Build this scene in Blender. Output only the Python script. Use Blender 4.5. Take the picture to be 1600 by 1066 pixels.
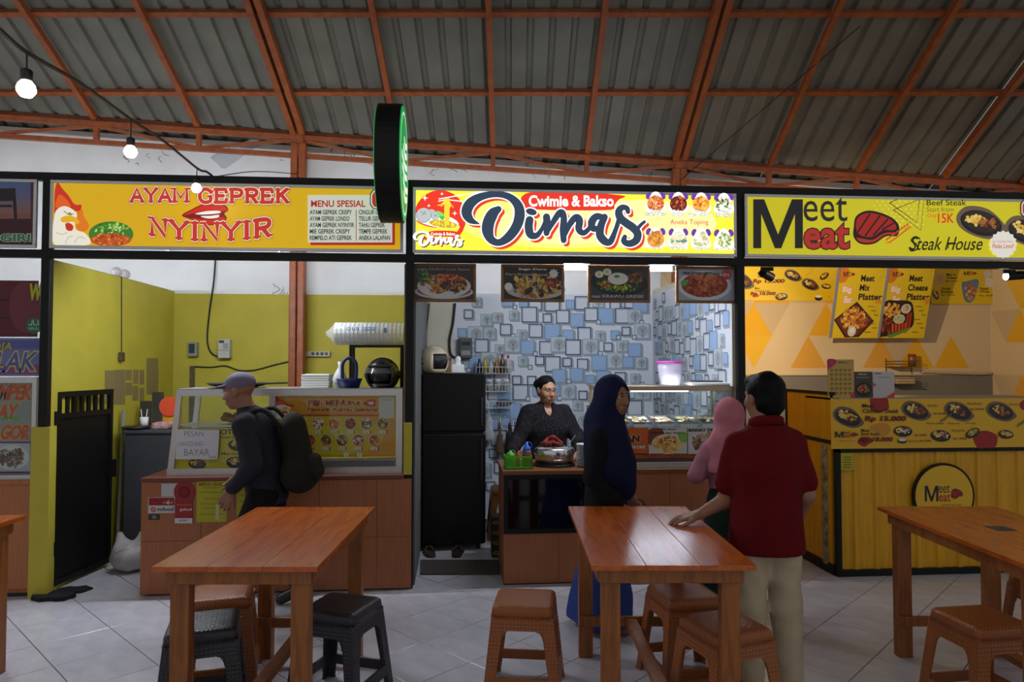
import bpy, bmesh, math, random
import numpy as np
from mathutils import Vector, Matrix, Euler, Quaternion
R = math.radians
for o in list(bpy.data.objects): bpy.data.objects.remove(o)
scene = bpy.context.scene
COL = scene.collection
# ------------------------------------------------------------------ camera
YAW = R(4.66); PITCH = math.atan(35/1100.0); H = 1.65; FPX = 1100.0
D = 5.277                      # stall fronts stand on the plane y = D
SA, CA = math.sin(YAW), math.cos(YAW)
cam_d = bpy.data.cameras.new('camera'); cam = bpy.data.objects.new('camera', cam_d); COL.objects.link(cam)
cam_d.sensor_width = 36; cam_d.lens = 36*FPX/1600; cam_d.clip_start = .05
cam.location = (0, 0, H); cam.rotation_euler = (R(90)+PITCH, 0, -YAW)
scene.camera = cam
CR = Euler((R(90)+PITCH, 0, -YAW)).to_matrix()
# ------------------------------------------------------------------ world and exposure
w = bpy.data.worlds.new('world'); scene.world = w; w.use_nodes = True
w.node_tree.nodes['Background'].inputs[0].default_value = (.80, .79, .80, 1)
w.node_tree.nodes['Background'].inputs[1].default_value = .47
vs = scene.view_settings; vs.view_transform = 'Standard'; vs.look = 'None'; vs.gamma = 1; vs.use_curve_mapping = False
vs.exposure = 0.0
TUBE_POWER = 300.0
# ------------------------------------------------------------------ helpers
def ray(x, y):
    d = CR @ Vector(((x-800)/FPX, (533-y)/FPX, -1)); return d
def PV(x, y, v):
    d = ray(x, y); t = v/d.y; return Vector((d.x*t, v, H+d.z*t))
def PZ(x, y, z):
    d = ray(x, y); t = (z-H)/d.z; return Vector((d.x*t, d.y*t, z))
def PU(x, y, u):
    d = ray(x, y); t = u/d.x; return Vector((u, d.y*t, H+d.z*t))
def PD(x, y, dep):
    d = ray(x, y); n = d.x*SA+d.y*CA; t = dep/n; return Vector((d.x*t, d.y*t, H+d.z*t))
def HALL(xr, yf, z):            # hall axes: xr to the right, yf away from the viewer
    return Vector((xr*CA+yf*SA, -xr*SA+yf*CA, z))
def lin(c):
    if isinstance(c, str):
        c = c.lstrip('#'); c = [int(c[i:i+2], 16)/255 for i in (0, 2, 4)]
    return tuple(x/12.92 if x <= .04045 else ((x+.055)/1.055)**2.4 for x in c)
MATS = {}
def mat(name, col, rough=.6, metal=0, spec=.5, noise=0, nscale=8, bump=0, bscale=60, emit=None, estr=0, col2=None, stretch=None, coat=0, sheen=0):
    if name in MATS: return MATS[name]
    m = bpy.data.materials.new(name); m.use_nodes = True; MATS[name] = m
    nt = m.node_tree; b = nt.nodes['Principled BSDF']
    c = lin(col); b.inputs['Base Color'].default_value = (*c, 1)
    b.inputs['Roughness'].default_value = rough; b.inputs['Metallic'].default_value = metal
    b.inputs['Specular IOR Level'].default_value = spec
    b.inputs['Coat Weight'].default_value = coat
    if noise or bump:
        tc = nt.nodes.new('ShaderNodeTexCoord'); mp = nt.nodes.new('ShaderNodeMapping')
        nt.links.new(tc.outputs['Object'], mp.inputs[0])
        if stretch: mp.inputs['Scale'].default_value = stretch
    if noise:
        n = nt.nodes.new('ShaderNodeTexNoise'); n.inputs['Scale'].default_value = nscale; n.inputs['Detail'].default_value = 5
        nt.links.new(mp.outputs[0], n.inputs[0])
        r = nt.nodes.new('ShaderNodeValToRGB'); nt.links.new(n.outputs[0], r.inputs[0])
        c2 = lin(col2) if col2 else tuple(x*(1-noise) for x in c)
        r.color_ramp.elements[0].position = .32; r.color_ramp.elements[1].position = .68
        r.color_ramp.elements[0].color = (*c2, 1); r.color_ramp.elements[1].color = (*c, 1)
        nt.links.new(r.outputs[0], b.inputs['Base Color'])
    if bump:
        n2 = nt.nodes.new('ShaderNodeTexNoise'); n2.inputs['Scale'].default_value = bscale; n2.inputs['Detail'].default_value = 4
        nt.links.new(mp.outputs[0], n2.inputs[0])
        bp = nt.nodes.new('ShaderNodeBump'); bp.inputs['Strength'].default_value = bump; bp.inputs['Distance'].default_value = .01
        nt.links.new(n2.outputs[0], bp.inputs['Height']); nt.links.new(bp.outputs[0], b.inputs['Normal'])
    if emit:
        b.inputs['Emission Color'].default_value = (*lin(emit), 1); b.inputs['Emission Strength'].default_value = estr
    return m
def print_mat(name, lit=0.0, rough=.5):
    if name in MATS: return MATS[name]
    m = bpy.data.materials.new(name); m.use_nodes = True; MATS[name] = m
    nt = m.node_tree; b = nt.nodes['Principled BSDF']; b.inputs['Roughness'].default_value = rough
    a = nt.nodes.new('ShaderNodeAttribute'); a.attribute_name = 'Col'
    nt.links.new(a.outputs['Color'], b.inputs['Base Color'])
    if lit:
        nt.links.new(a.outputs['Color'], b.inputs['Emission Color']); b.inputs['Emission Strength'].default_value = lit
    return m
def glass_mat(name='clear_glass', tint='#f8fbfa', refl=.9):
    if name in MATS: return MATS[name]
    m = bpy.data.materials.new(name); m.use_nodes = True; MATS[name] = m
    nt = m.node_tree; nt.nodes.remove(nt.nodes['Principled BSDF']); out = nt.nodes['Material Output']
    t = nt.nodes.new('ShaderNodeBsdfTransparent'); t.inputs[0].default_value = (*lin(tint), 1)
    g = nt.nodes.new('ShaderNodeBsdfGlossy'); g.inputs['Roughness'].default_value = .03; g.inputs[0].default_value = (refl, refl, refl, 1)
    lw = nt.nodes.new('ShaderNodeLayerWeight'); pw = nt.nodes.new('ShaderNodeMath'); pw.operation = 'POWER'; pw.inputs[1].default_value = 5; nt.links.new(lw.outputs['Facing'], pw.inputs[0]); f = nt.nodes.new('ShaderNodeMath'); f.operation = 'MULTIPLY_ADD'; f.inputs[1].default_value = .6; f.inputs[2].default_value = .022; nt.links.new(pw.outputs[0], f.inputs[0])
    mx = nt.nodes.new('ShaderNodeMixShader')
    nt.links.new(f.outputs[0], mx.inputs[0]); nt.links.new(t.outputs[0], mx.inputs[1]); nt.links.new(g.outputs[0], mx.inputs[2])
    nt.links.new(mx.outputs[0], out.inputs[0]); return m
def film_mat(name, tint, alpha, rough=.3):
    if name in MATS: return MATS[name]
    m = mat(name, tint, rough); m.node_tree.nodes['Principled BSDF'].inputs['Alpha'].default_value = alpha; return m
ORG = {}
def thing(name, label, cat, loc=(0, 0, 0), rotz=0, group=None):
    o = bpy.data.objects.new(name, None); COL.objects.link(o); o.empty_display_size = .1
    o.location = loc; o.rotation_euler = (0, 0, rotz); o['label'] = label; o['category'] = cat
    if group: o['group'] = group
    ORG[o.name] = Matrix.Translation(Vector(loc)) @ Matrix.Rotation(rotz, 4, 'Z'); return o
def tag(o, label, cat, group=None):
    o['label'] = label; o['category'] = cat
    if group: o['group'] = group
    return o
def struct(o): o['kind'] = 'structure'; return o
def link_mesh(name, verts, faces, mats, parent=None, smooth=False, mi=None, cols=None, bevel=0, origin=None):
    """verts in world space; a part is stored in its thing's frame, a top-level mesh about its own base"""
    me = bpy.data.meshes.new(name)
    V = np.array(verts, dtype=float).reshape(-1, 3)
    o = bpy.data.objects.new(name, me); COL.objects.link(o)
    if parent is not None:
        M = ORG[parent.name]; ORG[o.name] = M; o.parent = parent
    else:
        if origin is None:
            lo, hi = V.min(0), V.max(0); origin = ((lo[0]+hi[0])/2, (lo[1]+hi[1])/2, lo[2])
        M = Matrix.Translation(Vector(origin)); o.location = origin; ORG[o.name] = M
    Mi = np.array(M.inverted()); V = V @ Mi[:3, :3].T + Mi[:3, 3]
    me.from_pydata(V.tolist(), [], faces)
    for m in (mats if isinstance(mats, (list, tuple)) else [mats]): me.materials.append(m)
    if mi is not None: me.polygons.foreach_set('material_index', mi)
    if smooth: me.polygons.foreach_set('use_smooth', [True]*len(me.polygons))
    if cols is not None:
        at = me.color_attributes.new('Col', 'FLOAT_COLOR', 'CORNER'); buf = []
        for p, c in zip(me.polygons, cols): buf += [*c, 1.0]*p.loop_total
        at.data.foreach_set('color', buf)
    me.update()
    if bevel:
        b = o.modifiers.new('bevel', 'BEVEL'); b.width = bevel; b.segments = 2; b.limit_method = 'ANGLE'; b.angle_limit = R(40)
    if smooth == 'auto' or bevel:
        pass
    return o
class MB:
    def __init__(s): s.v = []; s.f = []; s.mi = []; s.m = 0
    def add(s, vs_, fs):
        n = len(s.v); s.v += [tuple(p) for p in vs_]; s.f += [tuple(i+n for i in f) for f in fs]; s.mi += [s.m]*len(fs); return s
    def hexa(s, p):           # 8 points: bottom ring, top ring
        return s.add(p, [(3, 2, 1, 0), (4, 5, 6, 7), (0, 1, 5, 4), (1, 2, 6, 5), (2, 3, 7, 6), (3, 0, 4, 7)])
    def box(s, x0, x1, y0, y1, z0, z1, M=None):
        p = [Vector(q) for q in ((x0, y0, z0), (x1, y0, z0), (x1, y1, z0), (x0, y1, z0), (x0, y0, z1), (x1, y0, z1), (x1, y1, z1), (x0, y1, z1))]
        if M is not None: p = [M @ q for q in p]
        return s.hexa(p)
    def bar(s, a, b, w, h, up=(0, 0, 1)):
        a, b = Vector(a), Vector(b); d = (b-a).normalized(); up = Vector(up)
        sd = d.cross(up)
        if sd.length < 1e-4: sd = d.cross(Vector((1, 0, 0)))
        sd.normalize(); u = sd.cross(d)
        q = [sd*(i*w/2)+u*(j*h/2) for i, j in ((-1, -1), (1, -1), (1, 1), (-1, 1))]
        return s.hexa([a+k for k in q]+[b+k for k in q])
    def cyl(s, a, b, r0, r1=None, n=16, caps=True):
        r1 = r0 if r1 is None else r1; a, b = Vector(a), Vector(b); d = (b-a).normalized()
        x = d.cross(Vector((0, 0, 1)));  x = x if x.length > 1e-3 else Vector((1, 0, 0)); x.normalize(); y = d.cross(x)
        vs_ = []
        for c, r in ((a, r0), (b, r1)):
            vs_ += [c+x*(r*math.cos(2*math.pi*i/n))+y*(r*math.sin(2*math.pi*i/n)) for i in range(n)]
        fs = [(i, (i+1) % n, n+(i+1) % n, n+i) for i in range(n)]
        if caps: fs += [tuple(range(n))[::-1], tuple(range(n, 2*n))]
        return s.add(vs_, fs)
    def tube(s, pts, r, n=8, closed=False):
        pts = [Vector(p) for p in pts]; k = len(pts); vs_ = []; nrm = None
        for i, p in enumerate(pts):
            if closed: t = pts[(i+1) % k]-pts[i-1]
            else: t = pts[min(i+1, k-1)]-pts[max(i-1, 0)]
            t = t.normalized() if t.length > 1e-9 else Vector((0, 0, 1))
            if nrm is None:
                nrm = t.cross(Vector((0, 0, 1))); nrm = nrm if nrm.length > 1e-2 else t.cross(Vector((1, 0, 0)))
            nrm = (nrm-t*nrm.dot(t)).normalized(); bn = t.cross(nrm)
            rr = r[i] if isinstance(r, (list, tuple)) else r
            vs_ += [p+nrm*(rr*math.cos(2*math.pi*j/n))+bn*(rr*math.sin(2*math.pi*j/n)) for j in range(n)]
        fs = []
        for i in range(k if closed else k-1):
            a, b = i*n, ((i+1) % k)*n
            fs += [(a+j, a+(j+1) % n, b+(j+1) % n, b+j) for j in range(n)]
        if not closed: fs += [tuple(range(n))[::-1], tuple(range((k-1)*n, k*n))]
        return s.add(vs_, fs)
    def lathe(s, prof, c, n=24, axis=(0, 0, 1), sx=1, sy=1):
        c = Vector(c); ax = Vector(axis).normalized(); q = Vector((0, 0, 1)).rotation_difference(ax)
        vs_ = []
        for r, z in prof:
            vs_ += [c+q @ Vector((sx*r*math.cos(2*math.pi*i/n), sy*r*math.sin(2*math.pi*i/n), z)) for i in range(n)]
        fs = []
        for k in range(len(prof)-1):
            fs += [(k*n+i, k*n+(i+1) % n, (k+1)*n+(i+1) % n, (k+1)*n+i) for i in range(n)]
        if prof[0][0] > 1e-6: fs.append(tuple(range(n))[::-1])
        if prof[-1][0] > 1e-6: fs.append(tuple(range((len(prof)-1)*n, len(prof)*n)))
        return s.add(vs_, fs)
    def prism(s, poly, ext):
        n = len(poly); ext = Vector(ext); a = [Vector(p) for p in poly]
        return s.add(a+[p+ext for p in a], [tuple(range(n))[::-1], tuple(range(n, 2*n))]+[(i, (i+1) % n, n+(i+1) % n, n+i) for i in range(n)])
    def ball(s, c, r, n=12, sc=(1, 1, 1)):
        prof = [(math.sin(math.pi*i/n)*1.0, -math.cos(math.pi*i/n)) for i in range(n+1)]
        c = Vector(c); vs_ = []; m = n*2
        for rr, z in prof: vs_ += [c+Vector((r*sc[0]*rr*math.cos(2*math.pi*j/m), r*sc[1]*rr*math.sin(2*math.pi*j/m), r*sc[2]*z)) for j in range(m)]
        fs = [(k*m+i, k*m+(i+1) % m, (k+1)*m+(i+1) % m, (k+1)*m+i) for k in range(n) for i in range(m)]
        return s.add(vs_, fs)
    def pbox(s, x0, y0, x1, y1, v0, v1):   # box whose front face (plane y = v0) covers this part of the photograph
        xm, ym = (x0+x1)/2, (y0+y1)/2
        u0, u1 = PV(x0, ym, v0).x, PV(x1, ym, v0).x; z1, z0 = PV(xm, y0, v0).z, PV(xm, y1, v0).z
        return s.box(u0, u1, v0, v1, z0, z1)
    def build(s, name, mats, parent=None, smooth=False, bevel=0, origin=None):
        return link_mesh(name, s.v, s.f, mats, parent, smooth, s.mi, None, bevel, origin)
def U(x, v, y=568): return PV(x, y, v).x
def ZZ(x, y, v): return PV(x, y, v).z
def smooth_pts(pts, n=6, closed=False):
    P = [Vector(p) for p in pts]; k = len(P); out = []
    rng = range(k if closed else k-1)
    for i in rng:
        p0 = P[(i-1) % k] if closed or i > 0 else P[0]; p1 = P[i]; p2 = P[(i+1) % k]
        p3 = P[(i+2) % k] if closed or i+2 < k else P[-1]
        for j in range(n):
            t = j/n
            out.append(.5*((2*p1)+(p2-p0)*t+(2*p0-5*p1+4*p2-p3)*t*t+(3*p1-p0-3*p2+p3)*t**3))
    if not closed: out.append(P[-1])
    return out
TEXTS = {}
def text_mesh(s, off=0.0):
    key = (s, off)
    if key in TEXTS: return TEXTS[key]
    cu = bpy.data.curves.new('t', 'FONT'); cu.body = s; cu.resolution_u = 3; cu.offset = off; cu.fill_mode = 'FRONT'
    ob = bpy.data.objects.new('t', cu)
    me = ob.to_mesh()
    v = np.array([tuple(p.co)[:2] for p in me.vertices]).reshape(-1, 2); f = [tuple(p.vertices) for p in me.polygons]
    ob.to_mesh_clear(); bpy.data.objects.remove(ob); bpy.data.curves.remove(cu)
    TEXTS[key] = (v, f); return v, f
class Art:
    """flat print: every shape is a face with its own colour; mapf(x, y, h) gives the place, h the lift off the board"""
    def __init__(s, mapf, h0=.0004, step=2e-5): s.mapf = mapf; s.h = h0; s.step = step; s.parts = {}; s.cur = 'print'
    def to(s, name): s.cur = name; return s
    def raw(s, pts, faces, col):
        P = s.parts.setdefault(s.cur, ([], [], [])); n = len(P[0]); s.h += s.step
        P[0].extend(tuple(s.mapf(x, y, s.h)) for x, y in pts); c = lin(col)
        for f in faces: P[1].append(tuple(i+n for i in f)); P[2].append(c)
    def poly(s, pts, col): s.raw(pts, [tuple(range(len(pts)))], col)
    def rect(s, x0, y0, x1, y1, col): s.poly([(x0, y0), (x1, y0), (x1, y1), (x0, y1)], col)
    def blob(s, pts, col, n=5):
        q = smooth_pts([(x, y, 0) for x, y in pts], n, True); s.poly([(p.x, p.y) for p in q], col)
    def ell(s, cx, cy, rx, ry, col, rot=0, n=24):
        c, k = math.cos(rot), math.sin(rot)
        s.poly([(cx+rx*math.cos(t)*c-ry*math.sin(t)*k, cy+rx*math.cos(t)*k+ry*math.sin(t)*c) for t in [2*math.pi*i/n for i in range(n)]], col)
    def ring(s, cx, cy, r, w, col, ry=None, n=40):
        ry = ry or r; a = [(2*math.pi*i/n) for i in range(n)]
        s.raw([(cx+r*math.cos(t), cy+ry*math.sin(t)) for t in a]+[(cx+(r-w)*math.cos(t), cy+(ry-w*ry/r)*math.sin(t)) for t in a],
              [(i, (i+1) % n, n+(i+1) % n, n+i) for i in range(n)], col)
    def stroke(s, pts, w, col, n=5, sm=True, cap=True, grow=0):
        k0 = len(pts); ws = w if isinstance(w, (list, tuple)) else [w]*k0
        P = [Vector((x, y, ww)) for (x, y), ww in zip(pts, ws)]
        if sm and k0 > 2: P = smooth_pts(P, n)
        k = len(P); L = []; Rr = []
        for i in range(k):
            a, b = P[max(i-1, 0)], P[min(i+1, k-1)]; t = Vector((b.x-a.x, b.y-a.y)); t = t.normalized() if t.length > 1e-9 else Vector((1, 0))
            hw = max(P[i].z, 1e-5)/2+grow; L.append((P[i].x-t.y*hw, P[i].y+t.x*hw)); Rr.append((P[i].x+t.y*hw, P[i].y-t.x*hw))
        s.raw(L+Rr, [(i, i+1, k+i+1, k+i) for i in range(k-1)], col)
        if cap:
            for q in (P[0], P[-1]): s.ell(q.x, q.y, max(q.z, 1e-5)/2+grow, max(q.z, 1e-5)/2+grow, col, 0, 12)
    def text(s, txt, x0, y0, x1, y1, col, bold=0.0, shear=0.0, warp=None, outl=()):
        """fit the words to the box x0..x1, y0 (top)..y1 (bottom); outl = [(extra weight, colour), ...] drawn below"""
        v0, _ = text_mesh(txt, bold)
        if len(v0) == 0: return
        lo, hi = v0.min(0), v0.max(0); sc = np.maximum(hi-lo, 1e-6)
        for off, c in list(outl)+[(bold, col)]:
            v, f = text_mesh(txt, off)
            if len(v) == 0: continue
            q = (v-lo)/sc; pts = []
            for a, b in q:
                x = x0+(x1-x0)*a+shear*(b-.5)*(y1-y0); y = y1+(y0-y1)*b
                if warp: x, y = warp(x, y)
                pts.append((x, y))
            s.raw(pts, f, c)
    def food(s, cx, cy, rx, ry, pal, n=40, seed=1, rot=0, size=.22):
        rnd = random.Random(seed); c, k = math.cos(rot), math.sin(rot)
        for i in range(n):
            a = rnd.uniform(0, 2*math.pi); q = math.sqrt(rnd.random())*.86
            x, y = rx*q*math.cos(a), ry*q*math.sin(a); m = min(rx, ry)*size*rnd.uniform(.6, 1.3)
            t0 = rnd.uniform(0, 6.28); e = rnd.uniform(.35, .9)
            pts = []
            for j in range(7):
                t = 6.283*j/7; px, py = m*math.cos(t)*rnd.uniform(.8, 1.15), m*e*math.sin(t)
                px, py = px*math.cos(t0)-py*math.sin(t0), px*math.sin(t0)+py*math.cos(t0)
                pts.append((cx+(x+px)*c-(y+py)*k, cy+(x+px)*k+(y+py)*c))
            s.poly(pts, rnd.choice(pal))
    def star(s, cx, cy, r, col, k=4, inner=.35, rot=0):
        s.poly([(cx+(r if i % 2 == 0 else r*inner)*math.sin(math.pi*i/k+rot), cy-(r if i % 2 == 0 else r*inner)*math.cos(math.pi*i/k+rot)) for i in range(2*k)], col)
    def build(s, m, parent=None, label=None):
        out = []
        for nm, (v, f, c) in s.parts.items():
            out.append(link_mesh(nm, v, f, m, parent, False, None, c))
        return out
def pixmap(v): return lambda x, y, h: PV(x, y, v-h)
def framemap(o, ux, uy, n):      # metric frame: x along ux, y DOWN along -uy
    o, ux, uy, n = Vector(o), Vector(ux), Vector(uy), Vector(n)
    return lambda x, y, h: o+ux*x-uy*y+n*h
def quadmap(tl, tr, br, bl, W, Hh, n):
    tl, tr, br, bl, n = map(Vector, (tl, tr, br, bl, n))
    def f(x, y, h):
        a, b = x/W, y/Hh; return (tl*(1-a)+tr*a)*(1-b)+(bl*(1-a)+br*a)*b+n*h
    return f
def copy_thing(root, loc, rotz, label, group=None):
    r = root.copy(); COL.objects.link(r); r.location = loc; r.rotation_euler = (0, 0, rotz); r['label'] = label
    if group: r['group'] = group
    for ch in list(root.children):
        c = ch.copy(); COL.objects.link(c); c.parent = r
        for g in list(ch.children):
            d = g.copy(); COL.objects.link(d); d.parent = c
    return r
PRINT = print_mat('printed_vinyl'); PAPER = print_mat('printed_paper', 0, .8)
# ================================================================== materials of the place
M_white = mat('white_wall_paint', '#e6e6e3', .8, noise=.10, nscale=2.5, bump=.12, bscale=30)
M_yellow = mat('yellow_wall_paint', '#bdb038', .7, noise=.14, nscale=3, bump=.1, bscale=25)
M_cream = mat('cream_plaster', '#cfcab4', .85, noise=.15, nscale=2)
M_black = mat('black_steel_paint', '#0d0d10', .5, spec=.3, noise=.3, nscale=20)
M_orange = mat('orange_steel_paint', '#a05226', .5, noise=.35, nscale=14, bump=.08)
M_alu = mat('aluminium', '#c9c9c9', .35, metal=.85, noise=.08, nscale=30)
M_grey = mat('grey_wall_paint', '#77736c', .8, noise=.1, nscale=4)
M_roof = mat('zinc_roof_sheet', '#7a786d', .55, metal=.25, noise=.22, nscale=3, stretch=(1, 1, 1))
M_grout = mat('dark_grout', '#3e3c3e', .9)
M_lam = mat('brown_laminate', '#a3623a', .45, noise=.22, nscale=9, stretch=(9, 9, .5))
M_lam2 = mat('orange_laminate', '#b06a3c', .45, noise=.2, nscale=9, stretch=(9, 9, .5))
M_dark = mat('dark_plastic', '#17171a', .4)
M_steel = mat('stainless_steel', '#cfd0d2', .22, metal=1)
M_wpl = mat('white_plastic', '#e8e8e6', .4)
M_cable = mat('black_cable', '#131313', .6)
M_wood = mat('light_wood_frame', '#8a6034', .55, noise=.3, nscale=12, stretch=(1, 1, 1))
GLASS = glass_mat()
WB = 7.55                     # back wall plane
VT = 7.33                     # truss and column line
U0, U1, U2, U3 = U(64, D), U(640, D), U(1157, D), 4.76
UR = 6.1
def roof_z(p):                # height of the roof sheet over a point
    yf = p[0]*SA+p[1]*CA; return H+6.36-.545*yf
# ================================================================== floor
fl = MB(); fl.box(-7, 9, -1.5, WB, -.06, -.004); floor = struct(fl.build('floor', M_grout, origin=(0, 0, 0)))
def tile_mat():
    m = mat('white_marbled_tile', '#cfced4', .2, noise=.18, nscale=5, stretch=(1, 2, 1), col2='#bfbec6')
    return m
M_tile = tile_mat()
T = .4; tang = R(-43.6)-YAW; tm = Matrix.Rotation(tang, 3, 'Z')
a0 = PZ(171.7, 980.7, 0)
def tile_mesh():
    g = T/2-.0024; b = .002
    v = [(-g, -g, -.004), (g, -g, -.004), (g, g, -.004), (-g, g, -.004), (-g, -g, -.0012), (g, -g, -.0012), (g, g, -.0012), (-g, g, -.0012),
         (-g+b, -g+b, 0), (g-b, -g+b, 0), (g-b, g-b, 0), (-g+b, g-b, 0)]
    f = [(i, (i+1) % 4, 4+(i+1) % 4, 4+i) for i in range(4)]+[(4+i, 4+(i+1) % 4, 8+(i+1) % 4, 8+i) for i in range(4)]+[(8, 9, 10, 11)]
    me = bpy.data.meshes.new('tile'); me.from_pydata(v, [], f); me.materials.append(M_tile); return me
tme = tile_mesh(); cand = []
for i in range(-40, 40):
    for j in range(-40, 40):
        c = a0+tm @ Vector(((i+.5)*T, (j+.5)*T, 0))
        if c.y < -1.2 or c.y > WB-.25 or abs(c.x-1) > 7.5: continue
        yf = c.x*SA+c.y*CA; xr = c.x*CA-c.y*SA
        vis = yf > 2.7 and abs(xr/max(yf, .1)) < .80
        behind = c.y > D+.25 and not (U0 < c.x < U(235, D)+.2)
        cand.append((0 if (vis and not behind) else 1, yf, c))
cand.sort(key=lambda q: (q[0], q[1])); rest = MB()
for n, (k, yf, c) in enumerate(cand):
    if n < 290 and k == 0:
        o = bpy.data.objects.new('tile', tme); COL.objects.link(o); o.parent = floor; o.location = c; o.rotation_euler = (0, 0, tang)
    else:
        q = [c+tm @ Vector((sx*(T/2-.0018), sy*(T/2-.0018), 0)) for sx, sy in ((-1, -1), (1, -1), (1, 1), (-1, 1))]
        rest.add(q, [(0, 1, 2, 3)])
o = rest.build('far_tiles', M_tile, floor); o['kind'] = 'stuff'
# ================================================================== roof
ceil = bpy.data.objects.new('ceiling', None); COL.objects.link(ceil); struct(ceil); ceil.location = (0, 0, 3.9); ORG['ceiling'] = Matrix.Translation((0, 0, 3.9))
SP = .995; XO = -.2
def rp(xr, yf, off=0):         # point on the roof, off metres below the sheet
    nrm = Vector((0, .545, 1)).normalized(); q = Vector((xr, yf, H+6.36-.545*yf))-nrm*off
    return HALL(q.x, q.y, q.z)
for k in range(-8, 9):
    x0 = XO+SP*k; s = MB(); prof = []
    nr = 5; pw = SP/nr
    for i in range(nr):
        b = x0+i*pw; prof += [(b, 0), (b+pw*.66, 0), (b+pw*.74, -.032), (b+pw*.92, -.032)]
        if i == nr-1: prof.append((b+pw, 0))
    yend = (WB-.02+x0*SA)/CA+.25; ys = (1.5, 4.0, 6.0, yend); n = len(prof); vv = []
    for yy in ys: vv += [rp(px, yy, of+(.006 if k % 2 else 0)) for px, of in prof]
    s.add(vv, [(r_*n+i, r_*n+i+1, (r_+1)*n+i+1, (r_+1)*n+i) for r_ in range(3) for i in range(n-1)])
    s.build('roof_sheet', M_roof, ceil)
for yf in (6.786, 6.04, 5.29, 4.54, 3.8, 3.05):
    s = MB(); s.bar(rp(XO-7.5*SP, yf, .03), rp(XO+8.6*SP, yf, .03), .05, .045, (0, .545, 1)); s.build('purlin', M_orange, ceil)
def truss_yf(xr): return (VT+xr*SA)/CA
for k in range(-7, 9):
    xr = XO+SP*k; ye = truss_yf(xr)
    if (k-2) % 4 == 0:
        for dx in (-.045, .045):
            s = MB(); s.bar(rp(xr+dx, 1.6, .09), rp(xr+dx, ye, .09), .055, .085, (0, .545, 1)); s.build('rafter', M_orange, ceil)
    else:
        s = MB(); s.bar(rp(xr, 1.6, .085), rp(xr, ye, .085), .05, .065, (0, .545, 1)); s.build('rafter', M_orange, ceil)
# truss along the back wall
def tp(xr, drop):
    u = (xr+VT*SA)/CA; z = roof_z((u, VT))-.13-drop; return Vector((u, VT, z))
tr = thing('roof_truss', 'orange painted steel lattice girder under the low edge of the roof', 'girder', tp(0, 0))
k0, k1 = XO-6.6*SP, XO+8.5*SP
MB().bar(tp(k0, 0), tp(k1, 0), .05, .05).build('top_chord', M_orange, tr)
MB().bar(tp(k0, -.075)+Vector((0, .09, 0)), tp(k1, -.075)+Vector((0, .09, 0)), .05, .04).build('edge_rail', M_orange, tr)
MB().bar(tp(k0, .185), tp(k1, .185), .05, .045).build('bottom_chord', M_orange, tr)
for k in range(-6, 9):
    a = XO+SP*k
    MB().bar(tp(a, .01), tp(a, .18), .045, .045, (0, 1, 0)).build('vertical', M_orange, tr)
    if k < 8:
        d0, d1 = (.02, .17) if k % 2 == 0 else (.17, .02)
        MB().bar(tp(a, d0), tp(a+SP, d1), .028, .028).build('diagonal', M_orange, tr)
for k, lb in ((-2, 'orange steel column rising through the yellow walled chicken stall'), (2, 'orange steel column rising behind the divider of noodle and steak stalls'), (-6, 'orange steel column behind the red bannered stall'), (6, 'orange steel column standing inside the steak stall')):
    c = tp(XO+SP*k, 0); t = thing('steel_column', lb, 'column', (c.x, VT, 0), 0, None)
    s = MB(); s.box(c.x-.075, c.x-.004, VT-.06, VT+.06, 0, c.z-.06); s.build('channel', M_orange, t, bevel=.012)
    s = MB(); s.box(c.x+.004, c.x+.075, VT-.06, VT+.06, 0, c.z-.06); s.build('channel', M_orange, t, bevel=.012)
    s = MB(); s.box(c.x-.05, c.x+.05, VT-.045, VT+.045, c.z-.2, c.z+.1); s.build('cap_plate', M_orange, t)
    s = MB(); s.box(c.x-.11, c.x+.11, VT-.1, VT+.1, 0, .012); s.build('base_plate', M_orange, t)
# ================================================================== walls
s = MB(); xs = [-7, -4, -1, 2, 5, 9]; vv = []
for x in xs:
    zt = roof_z((x, WB))-.03; vv += [(x, WB, 0), (x, WB+.12, 0), (x, WB+.12, zt), (x, WB, zt)]
fs = []
for i in range(len(xs)-1):
    a, b = i*4, i*4+4; fs += [(a, b, b+3, a+3), (a+1, a+2, b+2, b+1), (a+3, b+3, b+2, a+2), (a, a+1, b+1, b)]
fs += [(0, 3, 2, 1), (20, 21, 22, 23)]
s.add(vv, fs); wallb = struct(s.build('wall_back', M_white, origin=(0, WB, 0)))
ZP = 2.40
s = MB(); s.box(U0+.03, U1-.03, WB-.006, WB-.001, 0, 2.375); s.build('yellow_paint_band', M_yellow, wallb)
s = MB(); s.box(U1+.05, U(708, WB), WB-.008, WB-.001, 0, 3.0); s.build('cream_paint_band', M_cream, wallb)
s = MB(); s.box(U2+.05, UR, WB-.006, WB-.001, 0, 1.52); s.build('grey_paint_band', M_grey, wallb)
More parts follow.
